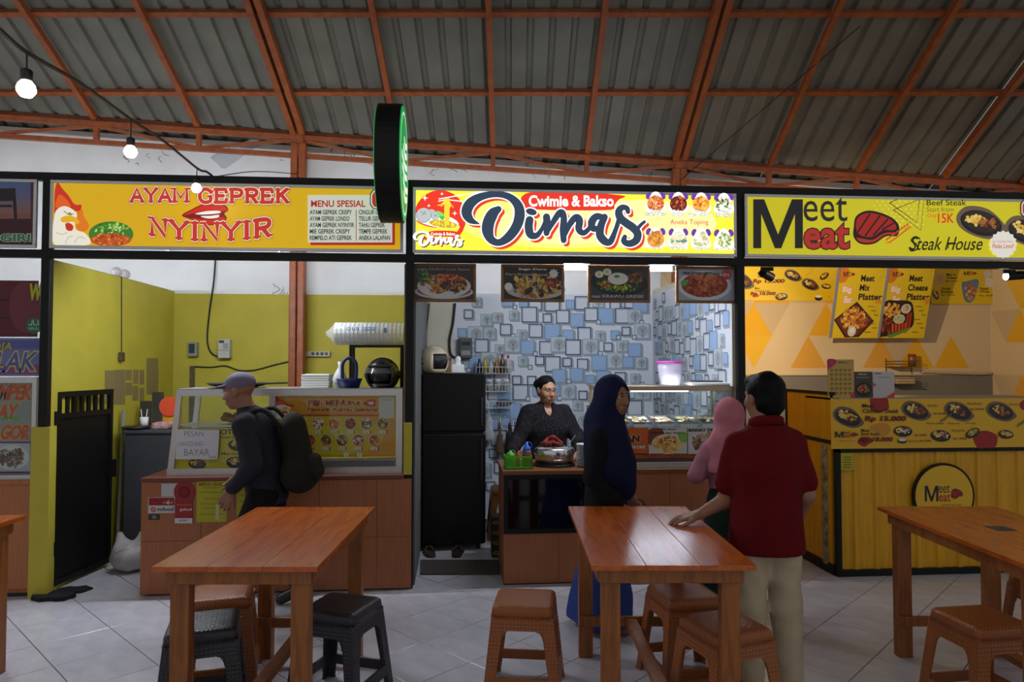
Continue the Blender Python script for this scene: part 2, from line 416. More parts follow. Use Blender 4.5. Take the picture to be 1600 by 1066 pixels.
# partitions between the stalls
s = MB(); s.box(U0-.04, U0+.04, D+.05, WB, 0, ZP); wl = struct(s.build('wall_left', M_yellow))
s = MB(); s.box(U0-.04, U(80, D-.03), D-.03, D+.05, 0, PV(68, 667, D).z); s.build('pier', M_yellow, wl)
s = MB(); s.box(U1-.04, U1+.04, D+.06, WB, 0, ZP); wm = struct(s.build('wall_middle', [mat('pale_blue_wood', '#70716f', .7, noise=.3, nscale=8, stretch=(8, 8, .6))]))
s = MB(); s.box(U1-.046, U1-.041, D+.06, WB, 0, ZP); s.build('yellow_lining', M_yellow, wm)
s = MB(); s.box(U2-.04, U2+.04, D+.06, WB, 0, 2.45); wr = struct(s.build('wall_right', M_cream))
s = MB(); s.box(UR, UR+.1, D+.06, WB, 0, 3.0); wf = struct(s.build('wall_far_right', M_cream))
# hairline cracks, peeling patch and soot on the white wall above the stalls
art = Art(pixmap(WB-.002)); rnd = random.Random(4); art.to('wall_cracks')
for (cx, cy) in ((205, 248), (530, 232), (560, 245), (690, 262), (712, 255), (900, 262), (1010, 265), (630, 250), (445, 245), (240, 240), (870, 258), (820, 262), (440, 452), (435, 448), (425, 470), (395, 467)):
    for q in range(3):
        x, y = cx+rnd.uniform(-14, 14), cy+rnd.uniform(-6, 10); pts = [(x, y)]
        for j in range(4): x += rnd.uniform(-5, 5); y += rnd.uniform(-1, 5); pts.append((x, y))
        art.stroke(pts, rnd.uniform(.6, 1.2), '#77756f', 3, cap=False)
art.build(PAPER, wallb)
s = MB(); s.prism([PV(x, y, WB-.012) for x, y in ((330, 246), (380, 222), (405, 214), (402, 228), (352, 263), (345, 262))], (0, .008, 0))
s.build('peeling_patch', mat('pale_board', '#c4c6ca', .8, noise=.1), wallb)
art = Art(pixmap(WB-.006)); art.to('patch_edges')
art.stroke([(330, 246), (346, 262), (404, 227)], 1, '#55565a', sm=False); art.stroke([(330, 246), (362, 228)], .8, '#66676a', sm=False); art.build(PAPER, wallb)
# ---------------------------------------------------------------- wallpapers
def cube_paper(art, W, Hh, seed, sx=1.0):
    rnd = random.Random(seed); P = .165
    art.rect(0, 0, W, Hh, '#c9cdd2')
    for j in range(int(Hh/P)+1):
        for i in range(int(W/P)+1):
            cx = (i+.5+(.5 if j % 2 else 0))*P+rnd.uniform(-.03, .03); cy = (j+.5)*P+rnd.uniform(-.035, .035)
            r = rnd.choice((.05, .062, .075, .085)); k = rnd.random()
            if cx-r < 0 or cx+r+.02 > W or cy-r < .0 or cy+r+.02 > Hh: continue
            art.poly([(cx-r, cy+r), (cx+r, cy+r), (cx+r, cy-r), (cx+r+.022, cy-r+.022), (cx+r+.022, cy+r+.022), (cx-r+.022, cy+r+.022)], '#8e949b')
            if k < .24:
                art.rect(cx-r, cy-r, cx+r, cy+r, '#6f8790'); art.rect(cx-r+.008, cy-r+.008, cx+r-.008, cy+r-.008, '#8fa9ca')
            elif k < .72:
                c = rnd.choice(('#2e3554', '#384060', '#3d4a5c'))
                art.rect(cx-r, cy-r, cx+r, cy+r, c); art.rect(cx-r+.011, cy-r+.011, cx+r-.011, cy+r-.011, '#a9aeb5'); art.rect(cx-r+.024, cy-r+.024, cx+r-.011, cy+r-.011, '#c3c8ce')
            else:
                art.rect(cx-r, cy-r, cx+r, cy+r, '#88a2a4'); art.rect(cx-r+.009, cy-r+.009, cx+r-.009, cy+r-.009, '#b4bbc0')
                q = r*.75; art.ell(cx+.01, cy, q, q, '#9ba1a6', 0, 14)
                for a in (-.7, 0, .7): art.stroke([(cx+.01, cy+r*.9), (cx+.01, cy+r*.2), (cx+.01+q*.8*math.sin(a), cy-q*.7*math.cos(a))], .005, '#5c646c', 2, cap=False)
            if rnd.random() < .3:
                x2, y2 = cx+rnd.choice((-1, 1))*P*.5, cy+P*.42; z = .026
                if 0 < x2-z and x2+z < W and y2+z < Hh: art.rect(x2-z, y2-z, x2+z, y2+z, '#3d4a5c'); art.rect(x2-z+.008, y2-z+.008, x2+z-.008, y2+z-.008, '#c0c5cb')
a = Art(framemap((U(708, WB), WB-.002, ZP), (1, 0, 0), (0, 0, 1), (0, -1, 0)), step=6e-6); a.to('cube_wallpaper'); cube_paper(a, U2-.04-U(708, WB), 2.3, 3); a.build(PAPER, wallb)
a = Art(framemap((U2-.0405, WB, ZP), (0, -1, 0), (0, 0, 1), (-1, 0, 0)), step=6e-6); a.to('cube_wallpaper'); cube_paper(a, WB-D-.07, 2.3, 5); a.build(PAPER, wr)
def tri_paper(art, W, z0, z1, seed, wbase='#cdb894'):
    rnd = random.Random(seed); B, Hh = .42, .36
    art.rect(0, 0, W, z1-z0, wbase)
    rows = int((z1-z0)/Hh)+1
    for j in range(rows):
        for i in range(-1, int(W/B)+2):
            for up in (0, 1):
                x = i*B+(B/2 if (j+up) % 2 else 0); y0, y1 = j*Hh, (j+1)*Hh
                k = rnd.random(); c = None
                if up: c = '#d7a51f' if k < .38 else ('#d09a3c' if k < .5 else ('#c6b18c' if k < .75 else None))
                else: c = '#bda988' if k < .35 else ('#d8ac2c' if k < .5 else None)
                if c is None: continue
                y1c = min(y1, z1-z0)
                if y1c < y1-.01: continue
                pts = [(x, y1), (x+B/2, y0), (x+B, y1)] if up else [(x, y0), (x+B, y0), (x+B/2, y1)]
                if min(p[0] for p in pts) < 0 or max(p[0] for p in pts) > W: continue
                art.poly(pts, c)
a = Art(framemap((U2+.05, WB-.002, 2.68), (1, 0, 0), (0, 0, 1), (0, -1, 0))); a.to('triangle_wallpaper'); tri_paper(a, UR-U2-.06, 1.52, 2.68, 2); a.build(PAPER, wallb)
a = Art(framemap((UR-.001, WB, 2.96), (0, -1, 0), (0, 0, 1), (-1, 0, 0))); a.to('triangle_wallpaper'); tri_paper(a, WB-D-.08, .0, 2.95, 8); a.build(PAPER, wf)
a = Art(framemap((U2+.041, D+.07, 2.44), (0, 1, 0), (0, 0, 1), (1, 0, 0))); a.to('triangle_wallpaper'); tri_paper(a, WB-D-.1, .0, 2.44, 9); a.build(PAPER, wr)
# ================================================================== black steel stall fronts
ZT0, ZT1, ZB0, ZB1 = 2.962, 3.018, 2.405, 2.462
sf = thing('stall_front_frame', 'black painted steel frame carrying the row of signboards', 'frame', (0, D, 0))
MB().box(-7, 9, D-.03, D+.03, ZT0, ZT1).build('top_beam', M_black, sf, bevel=.004)
MB().box(-7, 9, D-.03, D+.03, ZB0, ZB1).build('lower_beam', M_black, sf, bevel=.004)
for u, zb in ((U(71, D), PV(68, 667, D).z), (U1, 0), (U2, 0), (U3, 0)):
    MB().box(u-.03, u+.03, D-.028, D+.028, zb, ZT1-.005).build('post', M_black, sf, bevel=.004)
for u in (-5.5, 6.9): MB().box(u-.03, u+.03, D-.028, D+.028, 0, ZT1-.005).build('post', M_black, sf)
# ================================================================== signboards
def lit_mat(name, col, e): return mat(name, col, .4, emit=col, estr=e)
VS = D-.055
def signboard(label, u0, u1, face_mat, v=VS):
    t = thing('signboard', label, 'signboard', ((u0+u1)/2, D, 2.468))
    z0, z1 = 2.468, 2.957; b = .022
    s = MB(); s.box(u0+.004, u1-.004, v+.012, D-.032, z0+.004, z1-.004); s.build('box_body', M_alu, t)
    s = MB(); s.box(u0, u1, v-.004, v+.012, z0, z0+b); s.box(u0, u1, v-.004, v+.012, z1-b, z1); s.box(u0, u0+b, v-.004, v+.012, z0+b, z1-b); s.box(u1-b, u1, v-.004, v+.012, z0+b, z1-b)
    s.build('rim', M_alu, t, bevel=.002)
    s = MB(); s.box(u0+b, u1-b, v+.001, v+.011, z0+b, z1-b); s.build('face_panel', face_mat, t)
    return t
LIT1 = print_mat('backlit_print_a', .62); LIT2 = print_mat('backlit_print_b', .95); LIT3 = print_mat('backlit_print_c', .55); GLOW0 = print_mat('unlit_print_glow', .05)  # fourth, for the unlit far left sign, carries a faint added glow
SLAB = {'A': ([[(.08, 0), (.5, 1), (.92, 0)], [(.24, .34), (.76, .34)]], [(.08, 0), (.92, 0)]),
        'Y': ([[(.08, 1), (.5, .48), (.92, 1)], [(.5, .48), (.5, 0)]], [(.08, 1), (.92, 1), (.5, 0)]),
        'M': ([[(.12, 0), (.12, 1), (.5, .3), (.88, 1), (.88, 0)]], [(.12, 0), (.88, 0), (.06, 1), (.94, 1)]),
        'G': ([[(.9, .78), (.68, .98), (.4, 1), (.15, .78), (.1, .5), (.15, .2), (.4, 0), (.7, .02), (.86, .15), (.86, .45)]], [(.8, .45), (.9, .85)]),
        'E': ([[(.2, 0), (.2, 1)], [(.1, 1), (.88, 1), (.88, .8)], [(.2, .5), (.66, .5)], [(.1, 0), (.9, 0), (.9, .22)]], []),
        'P': ([[(.2, 0), (.2, 1)], [(.1, 1), (.6, 1), (.85, .9), (.88, .72), (.82, .55), (.6, .46), (.2, .46)]], [(.2, 0)]),
        'R': ([[(.2, 0), (.2, 1)], [(.1, 1), (.6, 1), (.82, .9), (.86, .74), (.8, .58), (.6, .5), (.2, .5)], [(.5, .5), (.82, 0)]], [(.2, 0), (.86, 0)]),
        'K': ([[(.2, 0), (.2, 1)], [(.82, 1), (.25, .45)], [(.42, .6), (.86, 0)]], [(.2, 0), (.2, 1), (.84, 1), (.86, 0)]),
        'N': ([[(.15, 0), (.15, 1), (.85, 0), (.85, 1)]], [(.15, 0), (.1, 1), (.85, 1)]),
        'I': ([[(.5, 0), (.5, 1)]], [(.5, 0), (.5, 1)])}
def slab(art, txt, x0, y0, x1, y1, w, layers, warp=None):
    ws = [{'M': 1.25, 'I': .55}.get(c, 1) for c in txt]; tot = sum(ws)
    for grow, col in layers:
        x = x0
        for c, k in zip(txt, ws):
            cw = (x1-x0)*k/tot; st, sr = SLAB[c]
            def mp(p, x=x, cw=cw):
                q = (x+cw*(.04+.92*p[0]), y1+(y0-y1)*p[1]); return warp(*q) if warp else q
            for poly in st: art.stroke([mp(p) for p in poly], w, col, 3, sm=(len(poly) > 5), cap=True, grow=grow)
            for p in sr:
                hw = .17 if c != 'I' else .36
                art.stroke([mp((p[0]-hw, p[1])), mp((p[0]+hw, p[1]))], w*.55, col, 2, sm=False, cap=False, grow=grow)
            x += cw
def lips(art, x0, y0, x1, y1, red='#c92a1e'):
    def q(pts): return [(x0+(x1-x0)*a, y0+(y1-y0)*b) for a, b in pts]
    art.blob(q([(0, .56), (.2, .3), (.42, .08), (.6, .1), (.72, 0), (.92, .12), (.98, .32), (.9, .48), (.95, .68), (.85, .92), (.62, 1), (.4, .9), (.2, .74)]), '#7d1710')
    art.blob(q([(.03, .56), (.22, .33), (.43, .12), (.6, .14), (.72, .05), (.9, .16), (.95, .33), (.8, .38), (.5, .36), (.28, .46)]), red)
    art.blob(q([(.2, .68), (.4, .72), (.62, .76), (.84, .64), (.92, .7), (.82, .9), (.62, .96), (.42, .88)]), red)
    art.blob(q([(.28, .5), (.5, .38), (.78, .36), (.8, .46), (.5, .52)]), '#f4f1ea'); art.blob(q([(.4, .6), (.6, .58), (.78, .54), (.76, .66), (.55, .7)]), '#efece4')
def rooster(art, x0, y0, w, h):
    def q(pts): return [(x0+w*a, y0+h*b) for a, b in pts]
    art.blob(q([(.58, .52), (.75, .42), (.82, .55), (.95, .68), (.85, .78), (.62, .74)]), '#e07a1c')
    art.blob(q([(0, .3), (.02, .1), (.09, .0), (.22, .1), (.4, .22), (.52, .33), (.62, .36), (.74, .36), (.7, .45), (.5, .46), (.3, .42), (.1, .46), (0, .5)]), '#c8321c')
    art.blob(q([(.02, .38), (.12, .2), (.3, .25), (.45, .38), (.3, .4), (.15, .42)]), '#e2601f')
    art.blob(q([(0, .55), (.1, .42), (.3, .38), (.52, .44), (.62, .52), (.56, .66), (.6, .76), (.85, .82), (.95, .99), (0, .99)]), '#f1ebd9')
    art.blob(q([(.18, .57), (.35, .53), (.55, .55), (.68, .62), (.64, .67), (.5, .63), (.34, .64), (.2, .63)]), '#e8b21e')
    art.blob(q([(.3, .66), (.42, .65), (.52, .7), (.48, .77), (.34, .76)]), '#c8321c')
    art.stroke(q([(.26, .46), (.42, .52), (.52, .5)]), w*.02, '#6c5a30'); art.ell(x0+w*.42, y0+h*.5, w*.05, h*.02, '#7d8f2f')
    for b in ([(.05, .8), (.2, .83), (.35, .8)], [(.3, .97), (.38, .88), (.5, .86)], [(.55, .96), (.68, .87), (.85, .9)]): art.stroke(q(b), w*.012, '#8a826c')
# --- chicken stall signboard
sb1 = signboard('backlit yellow signboard with rooster, red lips and white menu panel', U(73, VS), U(629, VS), lit_mat('amber_backlit_panel', '#dcae10', .60))
a = Art(pixmap(VS)); a.to('rooster_picture')
rooster(a, 85, 285, 57, 98)
a.to('burger_picture'); a.ell(173.5, 366, 35, 20, '#3f7a2a'); a.food(174, 358, 33, 12, ['#8fbf4a', '#4f9a35', '#b7d67a', '#2f6a26', '#a2cc5e'], 60, 5); a.ell(173, 375, 32, 10, '#b8501c'); a.food(173, 374, 33, 11, ['#c8601e', '#e08a3a', '#9a3a14', '#d9742a', '#b34a18'], 90, 6)
a.to('lips_picture'); lips(a, 284, 317, 358, 352); a.to('menu_panel')
a.rect(485, 309, 617, 383, '#a82a1e'); a.rect(481, 305, 613, 379, '#cfd3c6'); a.rect(556, 328, 557.2, 376, '#b04038')
a.to('price_badge'); a.poly([(583, 296), (598, 296), (604, 303), (604, 320), (598, 327), (583, 327), (578, 320), (578, 303)], '#3a2a22'); a.poly([(584, 297.5), (597, 297.5), (602.5, 304), (602.5, 319), (597, 325.5), (584, 325.5), (579.5, 319), (579.5, 304)], '#e6ded2'); a.poly([(585, 299.5), (596, 299.5), (600, 305), (600, 318), (596, 323.5), (585, 323.5), (581.5, 318), (581.5, 305)], '#bb2a22')
a.text('0', 587, 302, 594, 321, '#efe9df', .03)
a.to('lettering')
LY = [(1.9, '#3b2a1e'), (1.3, '#f3ead9'), (0, '#c43327')]
slab(a, 'AYAM', 203, 295, 296, 315, 5.6, LY); slab(a, 'GEPREK', 309, 296, 453, 316, 5.8, LY)
slab(a, 'NYINYIR', 232, 342, 426, 368, 7.0, LY, lambda x, y: (x, y+9*(1-((x-328)/98)**2)-2+(x-328)*.008))
a.to('menu_lettering'); a.text('MENU SPESIAL', 486, 313, 571, 323.5, '#a8281e', .02)
for i, (p, q) in enumerate((('AYAM GEPREK CRISPY', 'CINGUR GEPREK'), ('AYAM GEPREK LONDO', 'TELUR GEPREK'), ('AYAM GEPREK NYINYIR', 'TAHU GEPREK'), ('MIE GEPREK CRISPY', 'TEMPE GEPREK'), ('REMPELO ATI GEPREK', 'ANEKA LALAPAN'))):
    y = 328+i*10; a.text(p, 484, y, 484+3.65*len(p)+(1 if i == 3 else 0), y+7.2, '#26302a', .018); a.text(q, 560.5, y, 560.5+3.75*len(q), y+7.2, '#26302a', .018)
a.build(LIT1, sb1)
# --- noodle stall signboard
sb2 = signboard('bright backlit signboard with noodle bowl, navy script lettering and topping pictures', U(644, VS), U(1153, VS), lit_mat('lemon_backlit_panel', '#f0e63c', .95))
a = Art(pixmap(VS)); a.to('picture')
a.ell(880, 346, 165, 42, '#f6ee7c'); a.ell(1000, 350, 120, 38, '#f8f2a0'); a.ell(880, 350, 110, 32, '#f8f0a0')  # pale ellipses paint the backlight's brighter middle into the print
a.ell(687.5, 340, 41, 43, '#e23222')
for (x, y, r) in ((664, 309.5, 5), (690.5, 303, 3), (670, 321.5, 3), (710.5, 333.5, 4.3)): a.star(x, y, r, '#fbf6ee', 4, .3)
for p in ([(686, 311), (760, 298)], [(685.5, 314.5), (698, 312), (742, 317)]): a.stroke(p, 1.7, '#f7f4ee', sm=False)
a.blob([(646.5, 340), (655, 349), (680, 356), (716, 352), (714, 362), (700, 372), (670, 372), (650, 362)], '#efe23a')
a.ell(681.5, 344, 36, 11, '#f4f2ec', .2)
a.ell(674, 333, 7, 6, '#aeb4b8'); a.ell(662, 336.5, 12, 11.5, '#6c7176'); a.ell(662, 336, 11.4, 11, '#b4babd'); a.ell(680, 338, 6.2, 6, '#6c7176'); a.ell(680, 337.7, 5.7, 5.6, '#b9bfc2')
for cx, cy, r in ((662, 333, 4.5), (680, 337, 2.6)): a.stroke([(cx-r, cy-r*.6), (cx+r, cy+r*.6)], .9, '#777c80', sm=False); a.stroke([(cx+r*.8, cy-r*.8), (cx-r*.6, cy+r*.8)], .9, '#777c80', sm=False)
a.blob([(682, 330), (690, 332), (696, 338), (692, 342), (684, 337)], '#7fd06a'); a.blob([(686, 339), (694, 338), (692, 344)], '#4fb04a')
a.ell(692.5, 350, 22, 6, '#b99a1e', .12); a.food(692.5, 350, 22, 6, ['#efd93c', '#e0bf2c', '#f3e468', '#c9a322'], 60, 9, .12, .3)
a.rect(694, 310, 702.5, 350, '#c4a21f')
for i in range(4): a.rect(694.4+i*2.05, 310, 695.9+i*2.05, 350, '#f1dc3e')
for p in ([(696, 313), (690, 319), (684.5, 321)], [(696, 314), (692, 320), (689, 322)], [(701, 313), (704, 319), (708, 324)], [(701, 314), (703, 320), (703, 324)]): a.stroke(p, 1.5, '#edd63a')
a.blob([(671, 362), (690, 360.5), (713, 362), (712, 369), (690, 370), (672, 369)], '#d8301f', 3)
a.text('Cwimie & Bakso', 673, 363, 711, 368, '#fbf7ee', .03)
a.blob([(812, 318), (820, 303), (850, 299), (915, 297.5), (950, 303), (977, 306.5), (967, 312), (960, 321), (955, 328), (900, 329), (850, 328), (822, 326)], '#dd3222', 3)
a.text('Cwimie & Bakso', 826, 305, 959, 323, '#fdf9f2', .035)
DIM = [([(575, 425), (510, 395), (480, 335), (510, 265), (590, 215), (700, 195), (800, 215), (865, 275), (882, 350), (860, 440), (800, 525), (725, 570), (665, 545), (640, 480), (648, 410), (680, 345), (720, 312)], [8, 55, 80, 78, 58, 48, 52, 68, 78, 76, 70, 52, 62, 86, 90, 82, 50]),
       ([(957, 395), (950, 450), (965, 508), (1010, 515), (1050, 465), (1085, 395)], [60, 62, 60, 45, 32, 40]),
       ([(1085, 372), (1090, 440), (1085, 497)], [55, 54, 45]),
       ([(1088, 495), (1130, 420), (1178, 348), (1203, 340), (1216, 390), (1210, 470), (1215, 552)], [30, 40, 50, 52, 50, 50, 45]),
       ([(1216, 530), (1260, 430), (1308, 377), (1334, 400), (1330, 465), (1362, 495), (1400, 470), (1440, 410)], [30, 45, 55, 56, 52, 45, 36, 34]),
       ([(1528, 380), (1465, 368), (1428, 412), (1440, 462), (1490, 448), (1524, 392)], [40, 52, 58, 50, 36, 38]),
       ([(1524, 372), (1497, 440), (1490, 510), (1525, 558), (1568, 562), (1605, 480), (1632, 395), (1640, 340)], [50, 56, 62, 60, 50, 36, 36, 40]),
       ([(1702, 332), (1692, 304), (1655, 300), (1632, 332), (1645, 380), (1690, 420), (1740, 455), (1774, 500), (1764, 552), (1715, 578), (1672, 560), (1678, 525)], [34, 40, 46, 56, 60, 62, 62, 60, 58, 52, 46, 34]),
       ([(1760, 480), (1800, 432), (1826, 410)], [30, 26, 24])]
def script_logo(art, fx, layers, n=4):
    for dx, dy, grow, col in layers:
        for pts, ws in DIM:
            q = [fx(x+dx, y+dy) for x, y in pts]; sc = abs(fx(1, 0)[0]-fx(0, 0)[0]); art.stroke(q, [k*sc for k in ws], col, n, grow=grow*sc)
        c = fx(970+dx, 332+dy); sc = abs(fx(1, 0)[0]-fx(0, 0)[0]); art.ell(c[0], c[1], (42+grow)*sc, (25+grow)*sc, col, .25)
a.to('lettering')
script_logo(a, lambda x, y: (630+x/4.845, 264+y/4.95), [(20, 22, 4, '#d93a26'), (0, 0, 10, '#fbf8f2'), (0, 0, 0, '#2c3c50')], 6)
a.to('small_logo'); script_logo(a, lambda x, y: (646+(x-455)*.0565, 361+(y-170)*.0565), [(25, 25, 10, '#4a4434'), (0, 0, 6, '#f4f4f2')], 3)
a.to('topping_title'); a.text('Aneka Toping', 1047, 343, 1107, 353, '#c32c50', 0)
a.to('topping_pictures')
TOP = [('Bakso', 'Kuah Telur'), ('Bakso', 'Bakar'), ('Bakso', 'Sempol Keras'), ('Bakso', 'Kerikil'), ('Tempura', ''), ('Tulang Iga', ''), ('Siomay', ''), ('Ampela Ayam', '')]
PALS = [['#d98a4a', '#c5562c', '#eec08a', '#b8401f'], ['#6c2416', '#a8452a', '#c4683c', '#4c1a12'], ['#e8a83a', '#efc468', '#d48a24', '#c8581f'], ['#e8e8dc', '#6f9a5a', '#c9c4a6', '#54301f'], ['#e69a38', '#d9641f', '#efb85a', '#a8783a'], ['#dfe6cc', '#9fc47a', '#e8d8a8', '#6d8a8a'], ['#e9ecd8', '#c8bb84', '#b9c89a', '#f3f0e4'], ['#e6ecd6', '#7f9a52', '#d8b878', '#a9b47a']]
for i, (p, q) in enumerate(TOP):
    cx, cy = 1024.5+35.5*(i % 4), 316+56*(i//4)+(i % 4)*.7
    for sx in (-1, 1): a.ell(cx+sx*11, cy-10, 4.2, 6, '#6a3a9c', sx*-.35, 14)
    a.blob([(cx-5, cy-15), (cx+5, cy-15), (cx+12, cy-2), (cx+16, cy+9), (cx+10, cy+15), (cx-10, cy+15), (cx-16, cy+9), (cx-12, cy-2)], '#fbf9f0', 3)
    a.ell(cx, cy+2, 13.5, 12.5, PALS[i][0]); a.food(cx, cy+1, 13.5, 13, PALS[i], 45, 20+i)
    ws = [(p, cy+11), (q, cy+16)] if q else [(p, cy+13)]
    for t_, yy in ws: a.text(t_, cx-2*len(t_)*.8, yy, cx+2*len(t_)*.8, yy+4.6, '#ffffff', .03, outl=[(.10, '#5d5a78')])
a.build(LIT2, sb2)
# --- steak stall signboard
sb3 = signboard('backlit yellow steak signboard with large black and red lettering', U(1166, VS), U3-.05, lit_mat('green_yellow_backlit_panel', '#cfc41c', .62))
def steak(art, x0, y0, w, h, red='#a8261f'):
    def q(pts): return [(x0+w*a, y0+h*b) for a, b in pts]
    art.blob(q([(.0, .5), (.06, .16), (.35, .0), (.78, .16), (1, .42), (.97, .74), (.72, .76), (.45, .98), (.15, .98), (.0, .78)]), '#241a16')
    art.blob(q([(.05, .5), (.1, .2), (.36, .07), (.76, .22), (.94, .44), (.9, .58), (.66, .58), (.4, .78), (.14, .72)]), red)
    art.blob(q([(.06, .8), (.16, .82), (.42, .86), (.68, .67), (.93, .65), (.9, .71), (.7, .72), (.44, .93), (.16, .93)]), '#b9322a')
    for b in ([(.1, .62), (.36, .1)], [(.26, .74), (.58, .16)], [(.44, .72), (.76, .26)], [(.64, .56), (.88, .38)]): art.stroke(q(b), w*.035, '#241a16', sm=False)
def big_m(art, x0, y0, x1, y1, col, lw=.2):
    w, h = x1-x0, y1-y0; l = lw*w
    art.poly([(x0, y1), (x0, y0), (x0+l*1.1, y0), (x0+w/2, y0+h*.72), (x1-l*1.1, y0), (x1, y0), (x1, y1), (x1-l*.8, y1), (x1-l*.8, y0+h*.3), (x0+w/2+l*.32, y1), (x0+w/2-l*.32, y1), (x0+l*.8, y0+h*.3), (x0+l*.8, y1)], col)
def steak_logo(art, x0, y0, x1, y1, blk='#1d1d20', red='#b02c22', meat=True):
    w, h = x1-x0, y1-y0
    big_m(art, x0, y0+h*.05, x0+w*.36, y1, blk); art.text('eet', x0+w*.37, y0, x0+w*.66, y0+h*.47, blk, .0); art.text('eat', x0+w*.37, y0+h*.52, x0+w*.68, y1, red, .015)
    if meat: steak(art, x0+w*.7, y0+h*.22, w*.3, h*.62)
def plate(art, cx, cy, r, rot, pal, seed=1, board=True):
    c, k = math.cos(rot), math.sin(rot)
    def q(pts): return [(cx+r*(a*c-b*k), cy+r*(a*k+b*c)) for a, b in pts]
    if board: art.blob(q([(-1.15, .05), (-.8, -.5), (.2, -.62), (1.15, -.1), (1.25, .22), (.7, .66), (-.2, .72), (-.9, .5)]), '#6b5a48')
    art.ell(cx, cy+r*.08, r*.98, r*.56, '#1c1815', rot); art.ell(cx, cy, r*.9, r*.48, '#2c2620', rot)
    art.food(cx-r*.25*c, cy-r*.25*k-r*.06, r*.55, r*.34, ['#e8c45a', '#efd27c', '#d9a83c'], 26, seed, rot, .34); art.food(cx+r*.28*c, cy+r*.28*k, r*.5, r*.34, pal, 26, seed+7, rot, .34)
MEAT = ['#7a3a22', '#5c2416', '#94502c', '#a8662f']
a = Art(pixmap(VS)); a.to('halftone_dots')
rr = random.Random(6)
for j in range(8):
    for i in range(9): a.ell(1366+i*9+(4.5 if j % 2 else 0), 309+j*6, 1.5-.11*abs(i-4), 1.3-.1*abs(i-4), '#e9e08a', 0, 8)
a.to('steak_picture'); steak(a, 1334, 329, 70, 53); a.to('line_drawing')
for p in ([(1390, 317), (1410, 308)], [(1437, 308), (1433, 348), (1390, 317)], [(1396, 328), (1444, 308.5), (1439, 360), (1396, 328)]): a.stroke(p, 1.1, '#23231c', sm=False)
a.stroke([(1384, 380), (1398, 374), (1410, 364), (1420, 352)], .8, '#c0461c')
for i in range(9):
    x, y = 1388+i*3.9, 377-i*2.9; a.ell(x-2, y-3, 3, 1.2, '#c7511f', -1.0, 8); a.ell(x+2.5, y+1.5, 3, 1.2, '#cf6a2a', -.2, 8)
a.to('steak_plate_picture'); plate(a, 1533, 346, 34, .28, MEAT, 3); plate(a, 1606, 360, 32, .3, ['#d98a3c', '#b8501f', '#e8b45a'], 5)
a.to('badges'); a.star(1567.5, 382, 22, '#f1ece0', 16, .88)
a.poly([(1600, 311), (1616, 311), (1622, 318), (1622, 334), (1616, 341), (1600, 341), (1594, 334), (1594, 318)], '#3a2a22'); a.poly([(1601, 312.5), (1615, 312.5), (1620, 319), (1620, 333), (1615, 339), (1601, 339), (1596, 333), (1596, 319)], '#e6ded2'); a.poly([(1602, 315), (1614, 315), (1618, 320), (1618, 332), (1614, 337), (1602, 337), (1598, 332), (1598, 320)], '#bb2a22')
a.to('lettering')
big_m(a, 1177, 311.5, 1254.5, 388, '#1f1f22'); a.text('eet', 1255.5, 308, 1324, 346, '#26262a', .0); a.text('eat', 1256.5, 350, 1327, 389, '#b9302a', .025, outl=[(.055, '#2a2222')])
a.to('price_lettering'); a.text('Beef Steak', 1448, 312, 1510, 321, '#22221c', .004); a.text('Start from', 1448, 323.5, 1490, 331, '#8a7a1c', 0); a.text('Only', 1449, 334, 1463.5, 341, '#cf4426', -.005); a.text('15K', 1465.6, 333.5, 1490.6, 348.5, '#cf3a22', .012)
def curly(art, txt, x0, y0, x1, y1, col):
    art.text(txt, x0, y0, x1, y1, col, .004, .28)
a.to('script_lettering'); curly(a, 'Steak House', 1424, 370, 1536, 391, '#16160f')
for p, ww in (([(1437, 373), (1430, 370), (1424, 376), (1432, 382), (1433, 389), (1424, 392), (1421, 387)], 2.2), ([(1481, 388), (1484, 380), (1494, 381)], 1.6)): a.stroke(p, ww, '#16160f')
a.to('badge_lettering'); a.text('dan Dapatkan Menu', 1551, 376, 1583, 379.5, '#c8402e', 0); a.text('Pedas Level!', 1551, 381, 1584, 388, '#c8301f', .005, .2)
for o in a.build(LIT3, sb3):
    if o.name.startswith('halftone'): o['kind'] = 'stuff'
# --- far left signboard (its right end shows)
sb0 = signboard('dim signboard with dusk sky picture and green lettering end', -5.4, U(52, VS), mat('dusk_print_panel', '#5a2a34', .4))
a = Art(pixmap(VS)); a.to('picture')
a.rect(-300, 281, 48, 384, '#4b1c28')
for i, c in enumerate(('#566a9a', '#5d6a94', '#6d6a88', '#7d6a78', '#8a6560', '#8a5a4c')): a.rect(-300, 281+i*10.6, 48, 292+i*10.6, c)
a.poly([(-40, 296), (24, 294), (27, 342), (22, 342), (20, 314), (-40, 316)], '#251a22'); a.rect(-40, 320, 19, 324, '#2c2028'); a.rect(-300, 342, 48, 384, '#3f1420')
a.to('lettering'); a.text('GIRI', 0.5, 365.5, 47, 377.5, '#2f7a4a', .03, outl=[(.09, '#b9c4b4')]); a.build(GLOW0, sb0)
